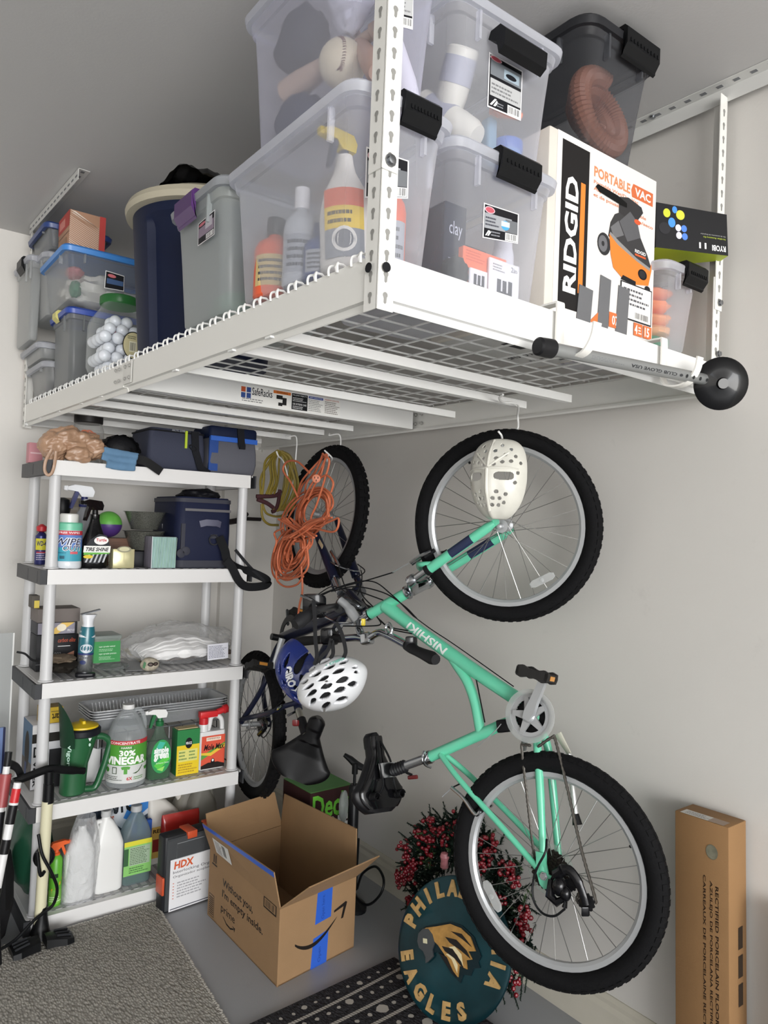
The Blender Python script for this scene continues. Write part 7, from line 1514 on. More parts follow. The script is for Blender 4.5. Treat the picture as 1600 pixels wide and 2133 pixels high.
# ---- helmets
def helmet(name, lb, c, fwd, up, m, inner, L=.27, Wd=.20, Ht=.135, text=None, tcol='f0f0f0', vents='w'):
    t = thing(name, lb, 'helmet', c); x = Vector(fwd).normalized(); z = Vector(up); z = (z-x*z.dot(x)).normalized(); y = z.cross(x); mt = axes(c, x, y, z)
    def hp(a, b, k=1):      # a 0..1 around from front, b 0 (rim) .. 1 (crown)
        an = 2*math.pi*a; el = b*math.pi/2; r = math.cos(el)**.9; px = L/2*r*math.cos(an)*(1.0 if math.cos(an) < 0 else 1.02); py = Wd/2*r*math.sin(an)*(1-.10*max(0, math.cos(an))-.25*max(0, -math.cos(an))**3)
        pz = Ht*math.sin(el)*(1+.04*math.cos(an)); return mt @ Vector((px*k, py*k, pz*k))
    NA, NB = 260, 90; V = [hp(i/NA, (j/NB)*.985) for j in range(NB+1) for i in range(NA)]; F = []
    vl = []
    for s in (1, -1):
        for (xx, yy, lx, ly, tw) in ((.52, .14, .20, .05, .06), (.06, .16, .17, .055, .02), (-.38, .19, .18, .06, -.08), (.60, .42, .16, .05, .35), (.22, .46, .19, .062, .12), (-.20, .49, .17, .062, -.08), (-.56, .46, .13, .06, -.4), (.36, .76, .20, .055, .28), (-.10, .80, .20, .055, -.04), (-.78, .10, .07, .04, 0)):
            vl.append((xx, yy*s, lx, ly, tw*s))
    def cut(p):
        q = mt.inverted() @ p; u, v = q.x/(L/2), q.y/(Wd/2)
        for xx, yy, lx, ly, tw in vl:
            du, dv = u-xx, v-yy; a_ = du*math.cos(tw)+dv*math.sin(tw); b_ = -du*math.sin(tw)+dv*math.cos(tw)
            w_ = ly*1.65*(1.1-.35*a_/lx) if lx else ly
            if abs(a_/lx)**1.7+abs(b_/max(w_, .01))**1.7 < 1: return True
        return False
    for j in range(NB):
        for i in range(NA):
            a_, b_, c_, d_ = j*NA+i, j*NA+(i+1) % NA, (j+1)*NA+(i+1) % NA, (j+1)*NA+i
            if not cut((V[a_]+V[c_])/2): F.append((a_, b_, c_, d_))
    g = G(); g.add(V, F); o = g.build('shell', m, t, w=True, smooth=1); md = o.modifiers.new('thick', 'SOLIDIFY'); md.thickness = .016; md.offset = -1; md.material_offset = 0
    g = G(); g.grid(lambda u, v: hp(u, v*.98, .86), 48, 16, closed_u=True); g.build('liner', inner, t, w=True, smooth=1)
    if text:
        def tp(u, v, l):
            xx, yy = text[1]+(text[2]-text[1])*u, text[3]+(text[4]-text[3])*v
            r = math.sqrt(min(.98, xx*xx+yy*yy)); zz = Ht*math.sqrt(max(0, 1-r**2.1)); p_ = Vector((xx*L/2, yy*Wd/2, zz)); return mt @ (p_*(1+.012)+Vector((0, 0, l)))
        Print(tp, .0004).txt(text[0], 0, 0, .78, 1, tcol, bold=.05).poly([(.84, 0), (1, .5), (.84, 1), (.92, .5)], tcol).build('lettering', t, w=True)
    return t, mt
hc = at(706, 1425, D=2.30)
toc = (CAM-hc).normalized()
fw = (at(620, 1470, D=2.30)-at(765, 1400, D=2.30)); t, mt = helmet('bike_helmet', 'white vented bicycle helmet hanging by its straps above the black saddle', at(694, 1424, D=2.36), fw, toc*.9+UP*.25+RT*.2, M('e6e7ea', .25, coat=.5), M('141416', .6), L=.235, Wd=.165, Ht=.10, text=('GIRO', -.62, -.10, -.62, -.50), tcol='8ad0c0')
fw2 = (at(600, 1345, D=2.6)-at(652, 1450, D=2.6)); helmet('bike_helmet', 'navy blue vented bicycle helmet hanging behind the white one', at(640, 1398, D=2.62), fw2, toc*.55-RT*.75-UP*.05, M('22337c', .3, coat=.5), M('141416', .6), L=.25, Wd=.17, Ht=.11, text=('GIRO', .45, -.25, -.30, -.62), tcol='eef0f4')
ST = M('19191b', .7)
for pts, lb in (([(653, 1250), (656, 1290), (657, 1330), (660, 1365), (655, 1385)], 0), ([(700, 1296), (712, 1320), (720, 1355), (716, 1370)], 1), ([(690, 1330), (684, 1352), (668, 1370), (658, 1392)], 2), ([(692, 1334), (694, 1360), (688, 1372)], 2)):
    nm = t if lb == 1 else t
    G().strap(catmull([at(a, b, D=2.33) for a, b in pts], 5), .012, .003, RT).build('chin_strap', ST, t, w=True)
# ================================================================ things on the floor
# shipping box
CBM = M('957654', .85, bump=.12, bscale=220, var=.05, vscale=12); CBI = M('94704a', .9, var=.06, vscale=10)
A, B, Cc = Vector((1.209, 2.075, 0)), Vector((1.541, 2.128, 0)), Vector((1.206, 2.604, 0)); Dd = B+Cc-A; HB = .244; up = Vector((0, 0, HB))
t = thing('shipping_box', 'open brown shipping box with a smile arrow and blue tape, flaps up, on the floor', 'box', (A+B+Cc+Dd)/4)
def slab(g, q, n, th=.004, mi=0): g.add([p for p in q]+[p-n*th for p in q], [(0, 1, 2, 3), (7, 6, 5, 4), (0, 4, 5, 1), (1, 5, 6, 2), (2, 6, 7, 3), (3, 7, 4, 0)], mi)
g = G()
for a, b in ((A, B), (B, Dd), (Dd, Cc), (Cc, A)):
    n = (b-a).cross(up).normalized(); slab(g, [a, b, b+up, a+up], n)
slab(g, [A, B, Dd, Cc], Vector((0, 0, -1))); g.build('walls', CBM, t, w=True, smooth=0)
def flap(h0, h1, p0, p1, nm='flap'):
    ax = (h1-h0).normalized(); q0 = at(*p0, pl=(h0, ax)); q1 = at(*p1, pl=(h1, ax)); n = (h1-h0).cross(q0-h0).normalized(); g = G(); slab(g, [h0, h1, q1, q0], n, .004); return g.build('flap', CBM, t, w=True, smooth=0), (h0, h1, q0, q1)
fl, FL = flap(Cc+up, A+up, (421, 1715), (570, 1818)); _, FR = flap(A+up, B+up, (645, 1850), (791, 1784))
flap(Dd+up, Cc+up, (571, 1650), (428, 1695)); flap(B+up, Dd+up, (744, 1726), (594, 1653))
h0, h1, q0, q1 = FL; mp = quadmap(h0, h1, q0, q1); nn = (h1-h0).cross(q0-h0).normalized(); sg = 1 if nn.dot(CAM-h0) > 0 else -1
TB = M('2f5fc4', .4)
def mp2(u, v, l): return h0*(1-u)*(1-v)+h1*u*(1-v)+q1*u*v+q0*(1-u)*v+nn*(sg*l+(0 if sg > 0 else -.004))
p = Print(mp2); p.poly([(0, .84), (1, .86), (1.0, 1.01), (.8, 1.005), (.6, 1.015), (.4, 1.0), (.2, 1.01), (0, 1.0)], TB).rect(.12, .10, .36, .66, 'd6d6d2').lines(.14, .14, .24, .6, 9, '5a5a5c').bars(.25, .2, .30, .6, n=5).build('tape_and_label', t, w=True)
p = Print(quadmap(Cc, A, Cc+up)); INK = '1f1a17'
p.txt('Without you,', .22, .60, .66, .74, INK, bold=.02).txt("I'm empty inside.", .22, .44, .80, .58, INK, bold=.02).txt('prime', .21, .22, .42, .36, INK, bold=.01).poly([(.24, .20), (.30, .13), (.36, .12), (.41, .16), (.405, .18), (.36, .145), (.30, .155), (.255, .20)], INK).poly([(.385, .20), (.43, .20), (.42, .13), (.41, .18)], INK)
p.rect(.02, .04, .10, .36, INK).rect(.025, .05, .095, .35, '957654')
for k in range(9): p.rect(.03, .07+.03*k, .09, .085+.03*k, INK)
p.rect(.80, .86, .96, 1.0, INK).rect(.81, .88, .95, .99, '957654').bars(.82, .89, .94, .98, n=9); p.poly([(.07, .86), (.085, .86), (.085, .98), (.07, .98)], INK).poly([(.10, .86), (.115, .86), (.115, .98), (.10, .98)], INK).rect(.05, .82, .13, .84, INK).build('print', t, w=True)
p = Print(quadmap(A, B, A+up)); p.poly([(.45, .58), (.66, .60), (.67, 1), (.47, 1)], TB).poly([(.41, 0), (.62, 0), (.635, .44), (.435, .40)], TB).txt('Open here.', .53, .62, .58, .95, '1c3c8c', turn=90).txt('Open', .50, .05, .55, .25, '1c3c8c', turn=90)
sm = []; N = 18
for k in range(N+1): u = .20+.62*k/N; s = k/N; sm.append((u, .50-.24*math.sin(math.pi*s)**.9*(1-.45*s)+.20*s-.06))
th = [.035*math.sin(math.pi*min(1, (k+2)/N))**.6 for k in range(N+1)]
p.poly([(u, v+th[k]*.6) for k, (u, v) in enumerate(sm)]+[(u, v-th[k]) for k, (u, v) in list(enumerate(sm))[::-1]], INK)
p.poly([(.70, .66), (.86, .72), (.88, .70), (.83, .50), (.80, .50), (.83, .66), (.70, .63)], INK).build('print', t, w=True)
# deck box
zt = .40; q = [at(a, b, Z=zt) for a, b in ((591, 1622), (647, 1653), (735, 1636), (675, 1605))]; q[2] = q[1]+(q[3]-q[0])
t = thing('deck_tile_box', 'green topped brown carton lettered Deck behind the shipping box', 'box', (q[0]+q[2])/2-Vector((0, 0, zt)))
g = G(); lo = [Vector((p.x, p.y, 0)) for p in q]
g.add(lo+q, [(3, 2, 1, 0), (0, 1, 5, 4), (1, 2, 6, 5), (2, 3, 7, 6), (3, 0, 4, 7)]); g.build('carton', M('3a2324', .5), t, w=True, smooth=0)
g = G(); g.add([p+Vector((0, 0, -.001)) for p in q]+[p+Vector((0, 0, .002)) for p in q], [(4, 5, 6, 7), (0, 1, 5, 4), (1, 2, 6, 5), (2, 3, 7, 6), (3, 0, 4, 7)]); g.build('green_top', M('4f8a44', .5, var=.05), t, w=True, smooth=0)
zu = Vector((0, 0, zt)); Print(quadmap(lo[1], lo[2], q[1])).txt('Deck', .06, .72, .96, .96, '6fc83f', bold=.025).txt('more', .16, .50, 1.0, .72, 'e4e4e2', bold=.025).rect(0, .3, 1, .42, '5a9a3c').build('print', t, w=True)
Print(quadmap(lo[0], lo[1], q[0])).txt('more', .08, .68, .92, .86, 'e4e4e2', bold=.04).build('print', t, w=True)
crumple('clear_pouch', 'grey translucent pouch hooked on the black pump beside the deck carton', 'pouch', tuple(at(716, 1680, X=1.60)), (.02, .012, .06), '8f9490', 51, mat=frost('a9aeac', .6, 'd4d8d6', wrinkle=.5), amp=.1)
# black floor pump
t = thing('floor_pump', 'black bicycle floor pump standing behind the hanging bike saddle', 'pump', (1.69, 2.30, 0)); PB_ = M('17181a', .35); pc = (1.69, 2.30)
zb = at(740, 1640, X=1.69).z; zt_ = at(740, 1590, X=1.69).z; pc = (1.69, at(738, 1640, X=1.69).y)
G().lathe([(.021, .02), (.021, zb), (.016, zb+.01)], 18, m=T((pc[0], pc[1], 0))).build('barrel', PB_, t, w=True); G().tube([(pc[0], pc[1], zb), (pc[0], pc[1], zt_)], .006, 8).build('rod', PB_, t, w=True); G().lathe([(.012, zt_-.04), (.012, zt_)], 14, m=T((pc[0], pc[1], 0))).build('handle_socket', PB_, t, w=True)
ha, hb_ = at(717, 1572, X=1.66), at(768, 1608, X=1.74); G().tube([ha, ha*.75+hb_*.25, (ha+hb_)/2+Vector((0, 0, -.006)), ha*.25+hb_*.75, hb_], [.008, .013, .016, .013, .008], 10).build('handle', PB_, t, w=True)
G().lathe([(.0, 0), (.055, 0), (.055, .012), (.03, .03), (.02, .05)], 20, m=T((pc[0], pc[1], 0)) @ Matrix.Diagonal((1.0, 1.5, 1, 1))).build('base', PB_, t, w=True)
G().tube(catmull([(pc[0], pc[1]-.02, .05), at(765, 1885, X=1.70), at(793, 1862, X=1.72), at(799, 1830, X=1.74), at(782, 1805, X=1.76), at(755, 1820, X=1.76), at(742, 1850, X=1.75), (pc[0]+.03, pc[1], .25)], 7), .005, 8).build('hose', PB_, t, w=True)
# cream floor pump
b0 = at(84, 1955, Z=0); t = thing('floor_pump', 'cream and black bicycle floor pump standing in front of the shelf unit', 'pump', (b0.x, b0.y, 0)); CRM = M('d8d3b4', .4); y0 = b0.y
def L_(px, py, d=0): return at(px, py, Y=y0+d)
zz0, zz1 = L_(82, 1930).z, L_(99, 1668).z; xa, xb = L_(82, 1930), L_(99, 1668); G().tube([xa, xb], .0185, 20).build('barrel', CRM, t, w=True)
g = G(); dxy = Vector((.86, .5, 0)); 
g.loft([[Vector((b0.x+a, b0.y+b, z)) for a, b in rrect(w_, d_, .02, 5)] for w_, d_, z in ((.055, .09, .004), (.06, .085, .012), (.05, .06, .04), (.04, .045, .075), (.036, .036, .11))]); g.build('foot_cone', BLK, t, w=True)
e0, e1_ = at(22, 1990, Z=.012), at(148, 1952, Z=.012); dd = (e1_-e0).normalized(); nv = Vector((-dd.y, dd.x, 0)); mid = (e0+e1_)/2; Lh = (e1_-e0).length/2
for s in (-1, 1):
    g = G(); g.loft([[mid+dd*(s*f*Lh)+nv*a+Vector((0, 0, b)) for a, b in ((-wd2, .0), (wd2, .0), (wd2*.92, h_*.8), (wd2*.5, h_), (-wd2*.5, h_), (-wd2*.92, h_*.8))] for f, wd2, h_ in ((.10, .03, .035), (.4, .034, .03), (.75, .045, .024), (1.0, .040, .018))]); g.build('foot_pad', BLK, t, w=True, smooth=.5)
    for k in (-1, 0, 1): G().tube([mid+dd*(s*Lh*.45)+nv*(.018*k)+Vector((0, 0, .03)), mid+dd*(s*Lh*.92)+nv*(.022*k)+Vector((0, 0, .022))], .004, 6).build('tread_rib', M('2c2d30', .4), t, w=True)
G().tube([L_(100, 1672), L_(102, 1632)], [.019, .018], 18).build('collar', BLK, t, w=True); G().tube([L_(101, 1640), L_(102, 1606)], .016, 14).build('handle_socket', BLK, t, w=True)
h0, h1, h2 = L_(28, 1628, -.03), L_(102, 1602), L_(176, 1606, .03)
G().tube(catmull([h0, h0*.6+h1*.4, h1, h1*.5+h2*.5, h2], 5), [.0125]*3+[.0145]*8+[.0145]*7+[.012]*3, 10, flat=.8).build('handle', BLK, t, w=True)
gc = L_(90, 1790, .0)+Vector((0, -.018, 0)); G().lathe([(.0, -.012), (.034, -.012), (.036, 0), (.034, .010), (.029, .010), (.028, .004), (0, .004)], 28, m=T(L_(95, 1790)+Vector((0, .022, 0))) @ frame_to((.1, -1, .1))).build('gauge', BLK, t, w=True)
G().tube(catmull([L_(78, 1775, -.02), L_(84, 1822, -.03), L_(93, 1815, -.02)], 5), .006, 8).build('hose_clip', BLK, t, w=True)
G().tube(catmull([L_(80, 1738, -.022), L_(88, 1780, -.03), L_(106, 1815, -.035), L_(119, 1850, -.03), L_(112, 1882, -.02), L_(95, 1898, -.022), L_(70, 1918, -.03), L_(35, 1955, -.04), L_(5, 1975, -.05), L_(-20, 1985, -.05)], 7), .0055, 9).build('hose', BLK, t, w=True)
# striped poles and panels at the left edge
t = thing('striped_pole', 'black, white and red banded telescopic pole leaning at the left edge', 'pole', L_(20, 1990)); P0, P1 = at(37, 1630, Y=2.66), at(-12, 1880, Y=2.62)
segs = [(0, .05, 'e6e6e6', .012), (.05, .17, 'c8262c', .014), (.17, .19, 'e6e6e6', .0145), (.19, .35, '141416', .015), (.35, .48, 'e2e2e2', .013), (.48, .60, '141416', .015), (.60, .88, 'e2e2e2', .013), (.88, 1, '141416', .014)]
for a, b, c_, r in segs: G().tube([P0+(P1-P0)*a, P0+(P1-P0)*b], r, 14).build('pole_band', M(c_, .35), t, w=True)
G().tube([P1, at(-6, 2010, Y=2.60)], .014, 12).build('pole_band', M('141416', .4), t, w=True)
t = thing('striped_pole', 'second banded pole with a faded red grip, behind the first at the left edge', 'pole', at(12, 1640, Y=2.74)); P0, P1 = at(14, 1596, Y=2.74), at(-14, 1800, Y=2.70)
for a, b, c_, r in ((-.15, 0, '1a1a1c', .012), (0, .08, 'e0e0e0', .011), (.08, .42, 'a0484a', .019), (.42, .47, 'd8d8d8', .012), (.47, 1, '17171a', .015)): G().tube([P0+(P1-P0)*a, P0+(P1-P0)*b], r, 14).build('pole_band', M(c_, .4), t, w=True)
G().tube(catmull([at(14, 1590, Y=2.74), at(22, 1592, Y=2.76), at(36, 1600, Y=2.77), at(46, 1622, Y=2.78)], 4), .014, 8, flat=.6).build('hook_head', M('1a1a1c', .5), t, w=True)
crumple('dark_bag', 'dark bag slumped on the floor at the left edge beside the shelf', 'bag', (.535, 2.88, .16), (.05, .14, .17), '121214', 52, amp=.15)
t = thing('blue_sign', 'dark blue framed poster edge at the far left', 'poster', at(0, 1570, Y=2.9)); a = at(11, 1515, Y=2.9); b = at(4, 1620, Y=2.9); a.z, bz = a.z, b.z
G().box(a.x-.30, a.x, 2.9, 2.91, bz, a.z).build('panel', M('5a6f9c', .4), t, w=True, smooth=0); G().box(a.x-.006, a.x+.001, 2.897, 2.9, bz, a.z).build('border', M('151a3c', .4), t, w=True, smooth=0); Print(quadmap((a.x-.28, 2.8995, bz), (a.x-.012, 2.8995, bz), (a.x-.28, 2.8995, a.z))).lines(.1, .5, .98, .95, 8, 'c9ccd8').rect(.8, .2, 1, .3, 'b0603c').build('print', t, w=True)
t = thing('acrylic_panel', 'clear plastic panel standing against the wall at the far left, edge showing', 'panel', at(10, 1600, Y=3.2)); a = at(30, 1318, Y=3.2)
G().box(a.x-.35, a.x, 3.2, 3.206, .02, a.z).build('sheet', frost('e6e8ea', .3, 'f4f6f6', rough=.08), t, w=True, smooth=0); G().box(a.x-.004, a.x+.001, 3.198, 3.208, .02, a.z).build('edge', M('e4e4e2', .3), t, w=True, smooth=0)
# rugs
def rug_mat(col, sc_):
    m = bpy.data.materials.new('woven_wool'); m.use_nodes = True; nt = m.node_tree; b = nt.nodes['Principled BSDF']; b.inputs['Roughness'].default_value = .95; b.inputs['Specular IOR Level'].default_value = .1
    tc = nt.nodes.new('ShaderNodeTexCoord'); mp = nt.nodes.new('ShaderNodeMapping'); mp.inputs['Scale'].default_value = (1, .45, 1); mp.inputs['Rotation'].default_value = (0, 0, .5)
    v = nt.nodes.new('ShaderNodeTexVoronoi'); v.inputs['Scale'].default_value = sc_; n = nt.nodes.new('ShaderNodeTexNoise'); n.inputs['Scale'].default_value = 60; n.inputs['Detail'].default_value = 4
    L = nt.links; L.new(tc.outputs['Object'], mp.inputs[0]); L.new(mp.outputs[0], v.inputs['Vector']); L.new(tc.outputs['Object'], n.inputs['Vector'])
    r = nt.nodes.new('ShaderNodeMapRange'); r.inputs[1].default_value = 0; r.inputs[2].default_value = .7; r.inputs[3].default_value = 1.12; r.inputs[4].default_value = .62; L.new(v.outputs['Distance'], r.inputs[0])
    r2 = nt.nodes.new('ShaderNodeMapRange'); r2.inputs[1].default_value = .3; r2.inputs[2].default_value = .7; r2.inputs[3].default_value = .86; r2.inputs[4].default_value = 1.1; L.new(n.outputs[0], r2.inputs[0])
    mu = nt.nodes.new('ShaderNodeMath'); mu.operation = 'MULTIPLY'; L.new(r.outputs[0], mu.inputs[0]); L.new(r2.outputs[0], mu.inputs[1]); hs = nt.nodes.new('ShaderNodeHueSaturation'); hs.inputs['Color'].default_value = lin(col); L.new(mu.outputs[0], hs.inputs['Value']); L.new(hs.outputs[0], b.inputs['Base Color'])
    bm = nt.nodes.new('ShaderNodeBump'); bm.inputs['Strength'].default_value = .8; bm.inputs['Distance'].default_value = .006; bm.invert = True; L.new(v.outputs['Distance'], bm.inputs['Height']); L.new(bm.outputs[0], b.inputs['Normal']); return m
t = thing('loop_rug', 'light grey looped wool rug lying in front of the shelf unit', 'rug', (.7, 2.2, 0)); RP = [(-.6, 2.66), (1.070, 2.775), (.995, 1.95), (.94, 1.2), (-.7, 1.1)]
RP = [(-.6, 2.70), (.55, 2.765), (1.070, 2.775), (1.003, 2.004), (.93, 1.2), (-.7, 1.1)]
G().prism(RP, .001, .011).build('pile', rug_mat('b5b1a9', 150), t, w=True, smooth=0)
g = G(); q = random.Random(3); loops_ = []
for (x0, y0_), (x1, y1_) in zip(RP[1:4], RP[2:5]):
    n = int(math.hypot(x1-x0, y1_-y0_)/.010)
    for k in range(n): f = k/n; g.ball((x0+(x1-x0)*f+q.uniform(-.002, .002), y0_+(y1_-y0_)*f+q.uniform(-.002, .002), .007), .0062, 6)
g.build('edge_loops', M('b5b1a9', .95), t, w=True, kind='stuff')
t = thing('patterned_rug', 'dark charcoal rug with cream dots and stripes, rolled out under the round sign', 'rug', (1.4, 1.7, 0))
u0, u1 = Vector((.98, 1.950, 0)), Vector((1.613, 1.990, 0)); eu = (u1-u0).normalized(); ev = Vector((eu.y, -eu.x, 0)); Wu = (u1-u0).length
cor = [u0, u1, u1+ev*1.0+eu*.02, u0+ev*1.0]; G().prism([(p.x, p.y) for p in cor], .0125 if False else .001, .010).build('pile', rug_mat('3c3b3e', 170), t, w=True, smooth=0)
def rm(u, v, l): return u0+eu*u+ev*v+Vector((0, 0, .0101+l))
WO = M('a9a49c', .95); p = Print(rm, .0002); q = random.Random(8)
def tuft(u, v, r): p.poly([(u+r*k1*q.uniform(.8, 1.2), v+r*k2*q.uniform(.8, 1.2)) for k1, k2 in ((1, 0), (.6, .8), (-.1, 1), (-.8, .6), (-1, -.1), (-.5, -.9), (.3, -1), (.8, -.6))], WO); p.l = 1
for k in range(15): tuft(.03+k*.042, .038+.004*math.sin(k*2), .006 if k % 5 else .010)
for k in range(60): p.poly([(.02+k*.010, .062+.006*math.sin(k/14)), (.028+k*.010, .062+.006*math.sin(k/14)), (.032+k*.010, .074+.006*math.sin(k/14)), (.024+k*.010, .074+.006*math.sin(k/14))], WO); p.l = 1
for k in range(15): tuft(.03+k*.042, .100+.004*math.sin(k*1.4), .007 if (k+2) % 5 else .014)
for row, vv in ((0, .142), (1, .215), (2, .36), (3, .43)):
    for k in range(62): p.poly([(.01+k*.010, vv), (.018+k*.010, vv), (.023+k*.010, vv+.013), (.015+k*.010, vv+.013)], WO); p.l = 1
for k in range(13): tuft(.04+k*.048, .182, .008 if k % 4 else .019)
for k in range(13): tuft(.04+k*.048, .26, .009); tuft(.06+k*.048, .31, .009 if k % 3 else .018)
p; _o = p.build('pattern', t, w=True); _o['kind'] = 'stuff'
# ---------------------------------------------------------------- wreath and round sign
WR = thing('wreath', 'large artificial fir wreath with red berries leaning on the right wall', 'wreath', (1.76, 1.78, .25)); q = random.Random(12)
def ringp(a, r=1): return Vector((1.79+.03*math.sin(a)*.6-.03, 1.78+.27*r*math.cos(a), .265+.225*r*math.sin(a)))
gN = [G(), G()]
for k in range(950):
    a = q.uniform(0, 2*math.pi); c0 = ringp(a, q.uniform(.45, 1.08))+Vector((q.uniform(-.05, .0), 0, 0)); out = (c0-Vector((1.76, 1.78, .265))).normalized()
    dv = (out*q.uniform(-.2, .6)+Vector((q.uniform(-.9, .1), q.uniform(-1, 1), q.uniform(-1, 1)))*.9).normalized(); Lb = q.uniform(.045, .085); gg = gN[0 if q.random() < .93 else 1]
    pts = [c0, c0+dv*Lb*.5+Vector((0, 0, .004)), c0+dv*Lb]
    pts = [Vector((max(1.69, min(p_.x, 1.862)), p_.y, max(p_.z, .008))) for p_ in pts]; gg.tube(pts, .0016, 4)
    for j in range(56):
        f = j/56; b0_ = pts[0]+(pts[2]-pts[0])*f; rd = Vector((q.gauss(0, 1), q.gauss(0, 1), q.gauss(0, 1))); rd = (rd-dv*rd.dot(dv)).normalized(); e = b0_+(rd+dv*.7).normalized()*q.uniform(.009, .015)*(1.1-f*.5); e.x = max(1.675, min(e.x, 1.868)); e.z = max(e.z, .003)
        s_ = rd.cross(dv)*.0019; gg.add([b0_+s_, b0_-s_, e], [(0, 1, 2)])
gN[0].build('needles', M('18281f', .75), WR, w=True, smooth=0, kind='stuff'); gN[1].build('light_needles', M('3c5630', .7), WR, w=True, smooth=0, kind='stuff')
g = G()
for k in range(52):
    a = R(20+ k*360/52+q.uniform(-5, 5)); c0 = ringp(a, q.uniform(.72, 1.18))+Vector((-.055-q.uniform(0, .02), 0, 0)); 
    for j in range(14):
        c = c0+Vector((q.uniform(-.012, .006), q.gauss(0, .013), q.gauss(0, .015))); c.z = max(c.z, .01); g.ball(c, q.uniform(.006, .008), 7)
for (a, b) in ((845, 1790), (850, 1810), (862, 1835), (905, 1760), (835, 1820), (880, 1765)):
    for j in range(7): g.ball(at(a+q.uniform(-10, 10), b+q.uniform(-10, 10), X=1.78), .006, 8)
g.build('berries', M('7a0a1a', .38, spec=.4), WR, w=True, kind='stuff')
G().tube(catmull([at(880, 1835, X=1.72), at(893, 1800, X=1.72), at(920, 1770, X=1.74), at(945, 1762, X=1.75)], 6), .0028, 7).build('light_cable', M('b9bcae', .4), WR, w=True)
t = thing('ribbon_bottle', 'small pink wrapped ornament on top of the wreath', 'ornament', at(925, 1800, X=1.70)); c = at(926, 1792, X=1.69); G().lathe([(.004, -.03), (.014, -.022), (.012, 0), (.016, .012), (.012, .024), (.0, .028)], 14, m=T(c)).build('ornament', M('b5747a', .4, var=.3, vscale=60), t, w=True)
Sc = Vector((1.578, 1.670, .200)); Sn = Vector((-.904, -.199, .378)).normalized()
ty = (Vector((0, 0, 1))-Sn*Sn.z).normalized(); tx = ty.cross(Sn); SM = axes(Sc, tx, ty, Sn)
t = thing('team_sign', 'round dark teal metal sign with embossed gold lettering and an eagle head', 'sign', Sc); TEAL = M('143a42', .28, .5, var=.55, vscale=6, coat=.4)
G().lathe([(.0, -.006), (.185, -.006), (.199, -.010), (.2005, -.006), (.199, .0), (.19, .004), (.175, .002), (.15, .006), (.08, .010), (0, .012)], 96, m=SM).build('plate', TEAL, t, w=True)
GLD = M('bd9a63', .4, .25, var=.25, vscale=50)
def arc_txt(s, r, a0, a1, h, flip=False):
    n = len(s)
    for k, ch in enumerate(s):
        a = R(a0+(a1-a0)*k/(n-1)); V, F, asp = glyphs(ch, .055); w_ = h*min(asp, .9)*.92
        g = G(); rot = a-math.pi/2 if not flip else a+math.pi/2; ca, sa = math.cos(rot), math.sin(rot)
        P = []
        for zz in (.003, .0085):
            for x, y in V: lx, ly = (x-.5)*w_, (y-.5)*h; P.append((r*math.cos(a)+lx*ca-ly*sa, r*math.sin(a)+lx*sa+ly*ca, zz))
        nv_ = len(V); FF = [tuple(nv_+i for i in f) for f in F]; ed = {}
        for f in F:
            for i in range(len(f)):
                e = (f[i], f[(i+1) % len(f)]); ed[e] = 1
        FF += [(e[0], e[1], nv_+e[1], nv_+e[0]) for e in ed if (e[1], e[0]) not in ed]
        g.add(P, FF, m=SM); g.build('letter', GLD, t, w=True, smooth=0)
arc_txt('PHILADELPHIA', .163, 172, -12, .048); arc_txt('EAGLES', .161, 207, 300, .047, True)
def emb(pts, z0, z1, mat, nm): g = G(); g.prism([((u-.5)*.235-.005, (v-.5)*.15+.0) for u, v in pts], z0, z1, m=SM); g.build(nm, mat, t, w=True, smooth=0)
emb([(.02, .55), (.10, .68), (.25, .80), (.45, .96), (.62, .98), (.82, .88), (.98, .62), (.96, .50), (1.0, .42), (.92, .36), (.90, .22), (.80, .18), (.78, .02), (.62, .10), (.50, .22), (.36, .34), (.28, .26), (.22, .10), (.16, .22), (.10, .24), (.04, .38)], .010, .014, M('16282e', .35, .3), 'head_outline')  # dark raised layer of the emblem, slightly larger than the gold head
emb([(.05, .55), (.12, .66), (.26, .76), (.46, .92), (.62, .93), (.78, .86), (.90, .66), (.80, .60), (.88, .50), (.80, .44), (.84, .30), (.72, .30), (.74, .10), (.60, .20), (.48, .36), (.36, .46), (.28, .50), (.18, .60)], .013, .019, M('b98d4c', .35, .4, var=.3, vscale=40), 'eagle_head')
emb([(.03, .50), (.08, .62), (.16, .66), (.24, .60), (.30, .48), (.29, .34), (.33, .24), (.27, .10), (.24, .06), (.22, .16), (.16, .24), (.09, .26), (.04, .36)], .014, .020, M('4a4d50', .35, .5), 'beak'); emb([(.12, .46), (.18, .48), (.20, .40), (.14, .38)], .019, .022, M('c9c4a4', .4), 'eye')
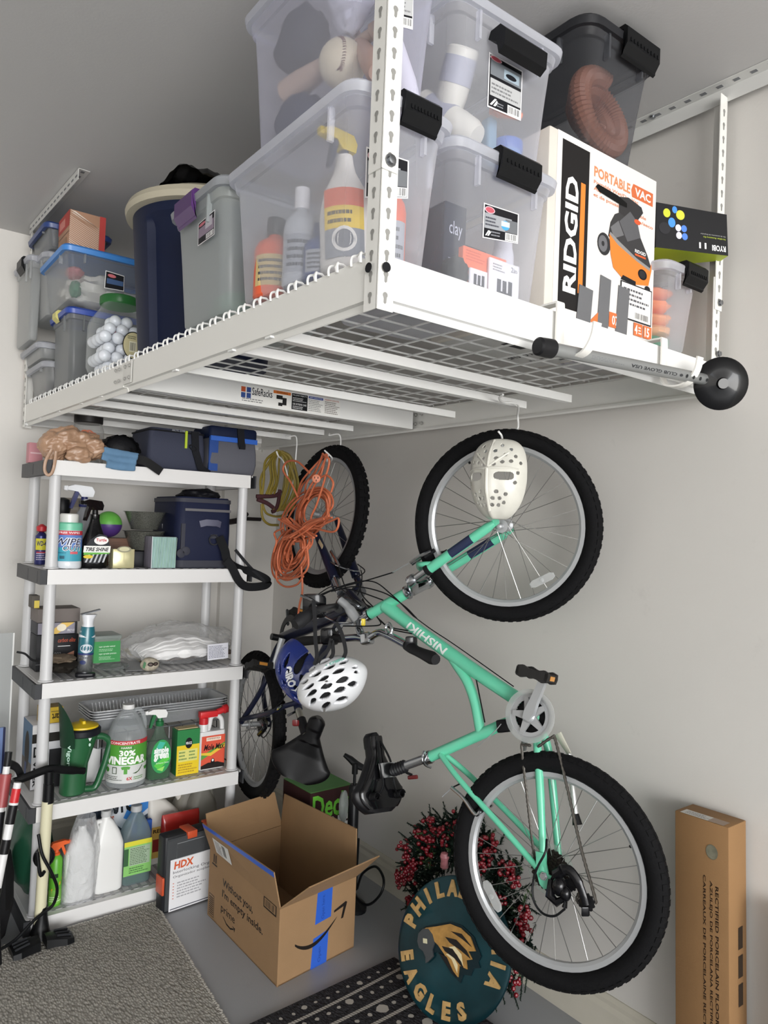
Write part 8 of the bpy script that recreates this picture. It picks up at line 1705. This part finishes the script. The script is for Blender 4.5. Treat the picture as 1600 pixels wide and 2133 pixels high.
for pts in ([(.44, .66), (.60, .70), (.78, .60), (.86, .50), (.70, .56), (.52, .60)], [(.42, .48), (.58, .52), (.74, .38), (.80, .28), (.64, .38), (.48, .42)], [(.50, .80), (.66, .84), (.84, .70), (.68, .76)], [(.40, .34), (.52, .34), (.64, .18), (.72, .08), (.54, .22)]): emb(pts, .018, .021, M('1e1c1c', .5), 'feather_groove')
for pts in ([(.52, .52), (.66, .46), (.78, .32), (.72, .50), (.60, .58)], [(.50, .38), (.60, .34), (.72, .16), (.70, .30), (.58, .44)]): emb(pts, .018, .020, M('d8c9a0', .4), 'feather')
# tile carton leaning on the wall
t = thing('tile_carton', 'long brown tile carton with black lettering standing against the right wall', 'carton', (1.84, .99, 0)); t.rotation_euler = (R(-1.6), R(-.6), 0)
G().rb(-.035, .050, -.072, .072, .002, .765, .003, .002, 2).build('carton', M('8e6b45', .85, bump=.12, bscale=220, var=.05), t)
p = Print(quadmap((-.0356, .072, 0), (-.0356, -.072, 0), (-.0356, .072, .765)))
for k, s in enumerate(('RECTIFIED PORCELAIN FLOOR AND WALL TILE', 'AZULEJO DE PORCELANA RECTIFICADA PARA PISO Y PARED', 'CARREAUX DE PORCELAINE RECTIFIÉE POUR PLANCHER')): p.txt(s, .76-.11*k, .02+(.10, .0, .0)[k], .82-.11*k, .80+.012*k, '33261c', bold=.02, turn=-90)
p.ell(.70, .905, .11, .024, '6f6a58').ell(.70, .905, .10, .021, M('7a7866', .7, var=.3, vscale=60)).build('print', t)
Print(quadmap((-.034, .058, .7655), (-.034, -.035, .7655), (-.002, .058, .7655))).rect(0, 0, 1, 1, 'c9c6c0').lines(.1, .15, .8, .85, 4, '6a6a6a').rect(.8, 0, 1.25, 1, '9a8676').build('label', t)
p = Print(quadmap((-.035, -.0726, 0), (.050, -.0726, 0), (-.035, -.0726, .765)))
for k in range(3): p.rect(.5, .60-.09*k, .75, .67-.09*k, '33281f')
p.build('print', t)
t = thing('plain_carton', 'plain brown carton just inside the right edge by the wall', 'carton', (1.86, .80, 0)); G().rb(-.03, .036, -.16, .022, .002, .60, .003, .002, 2).build('carton', M('7a6654', .85, var=.05), t)
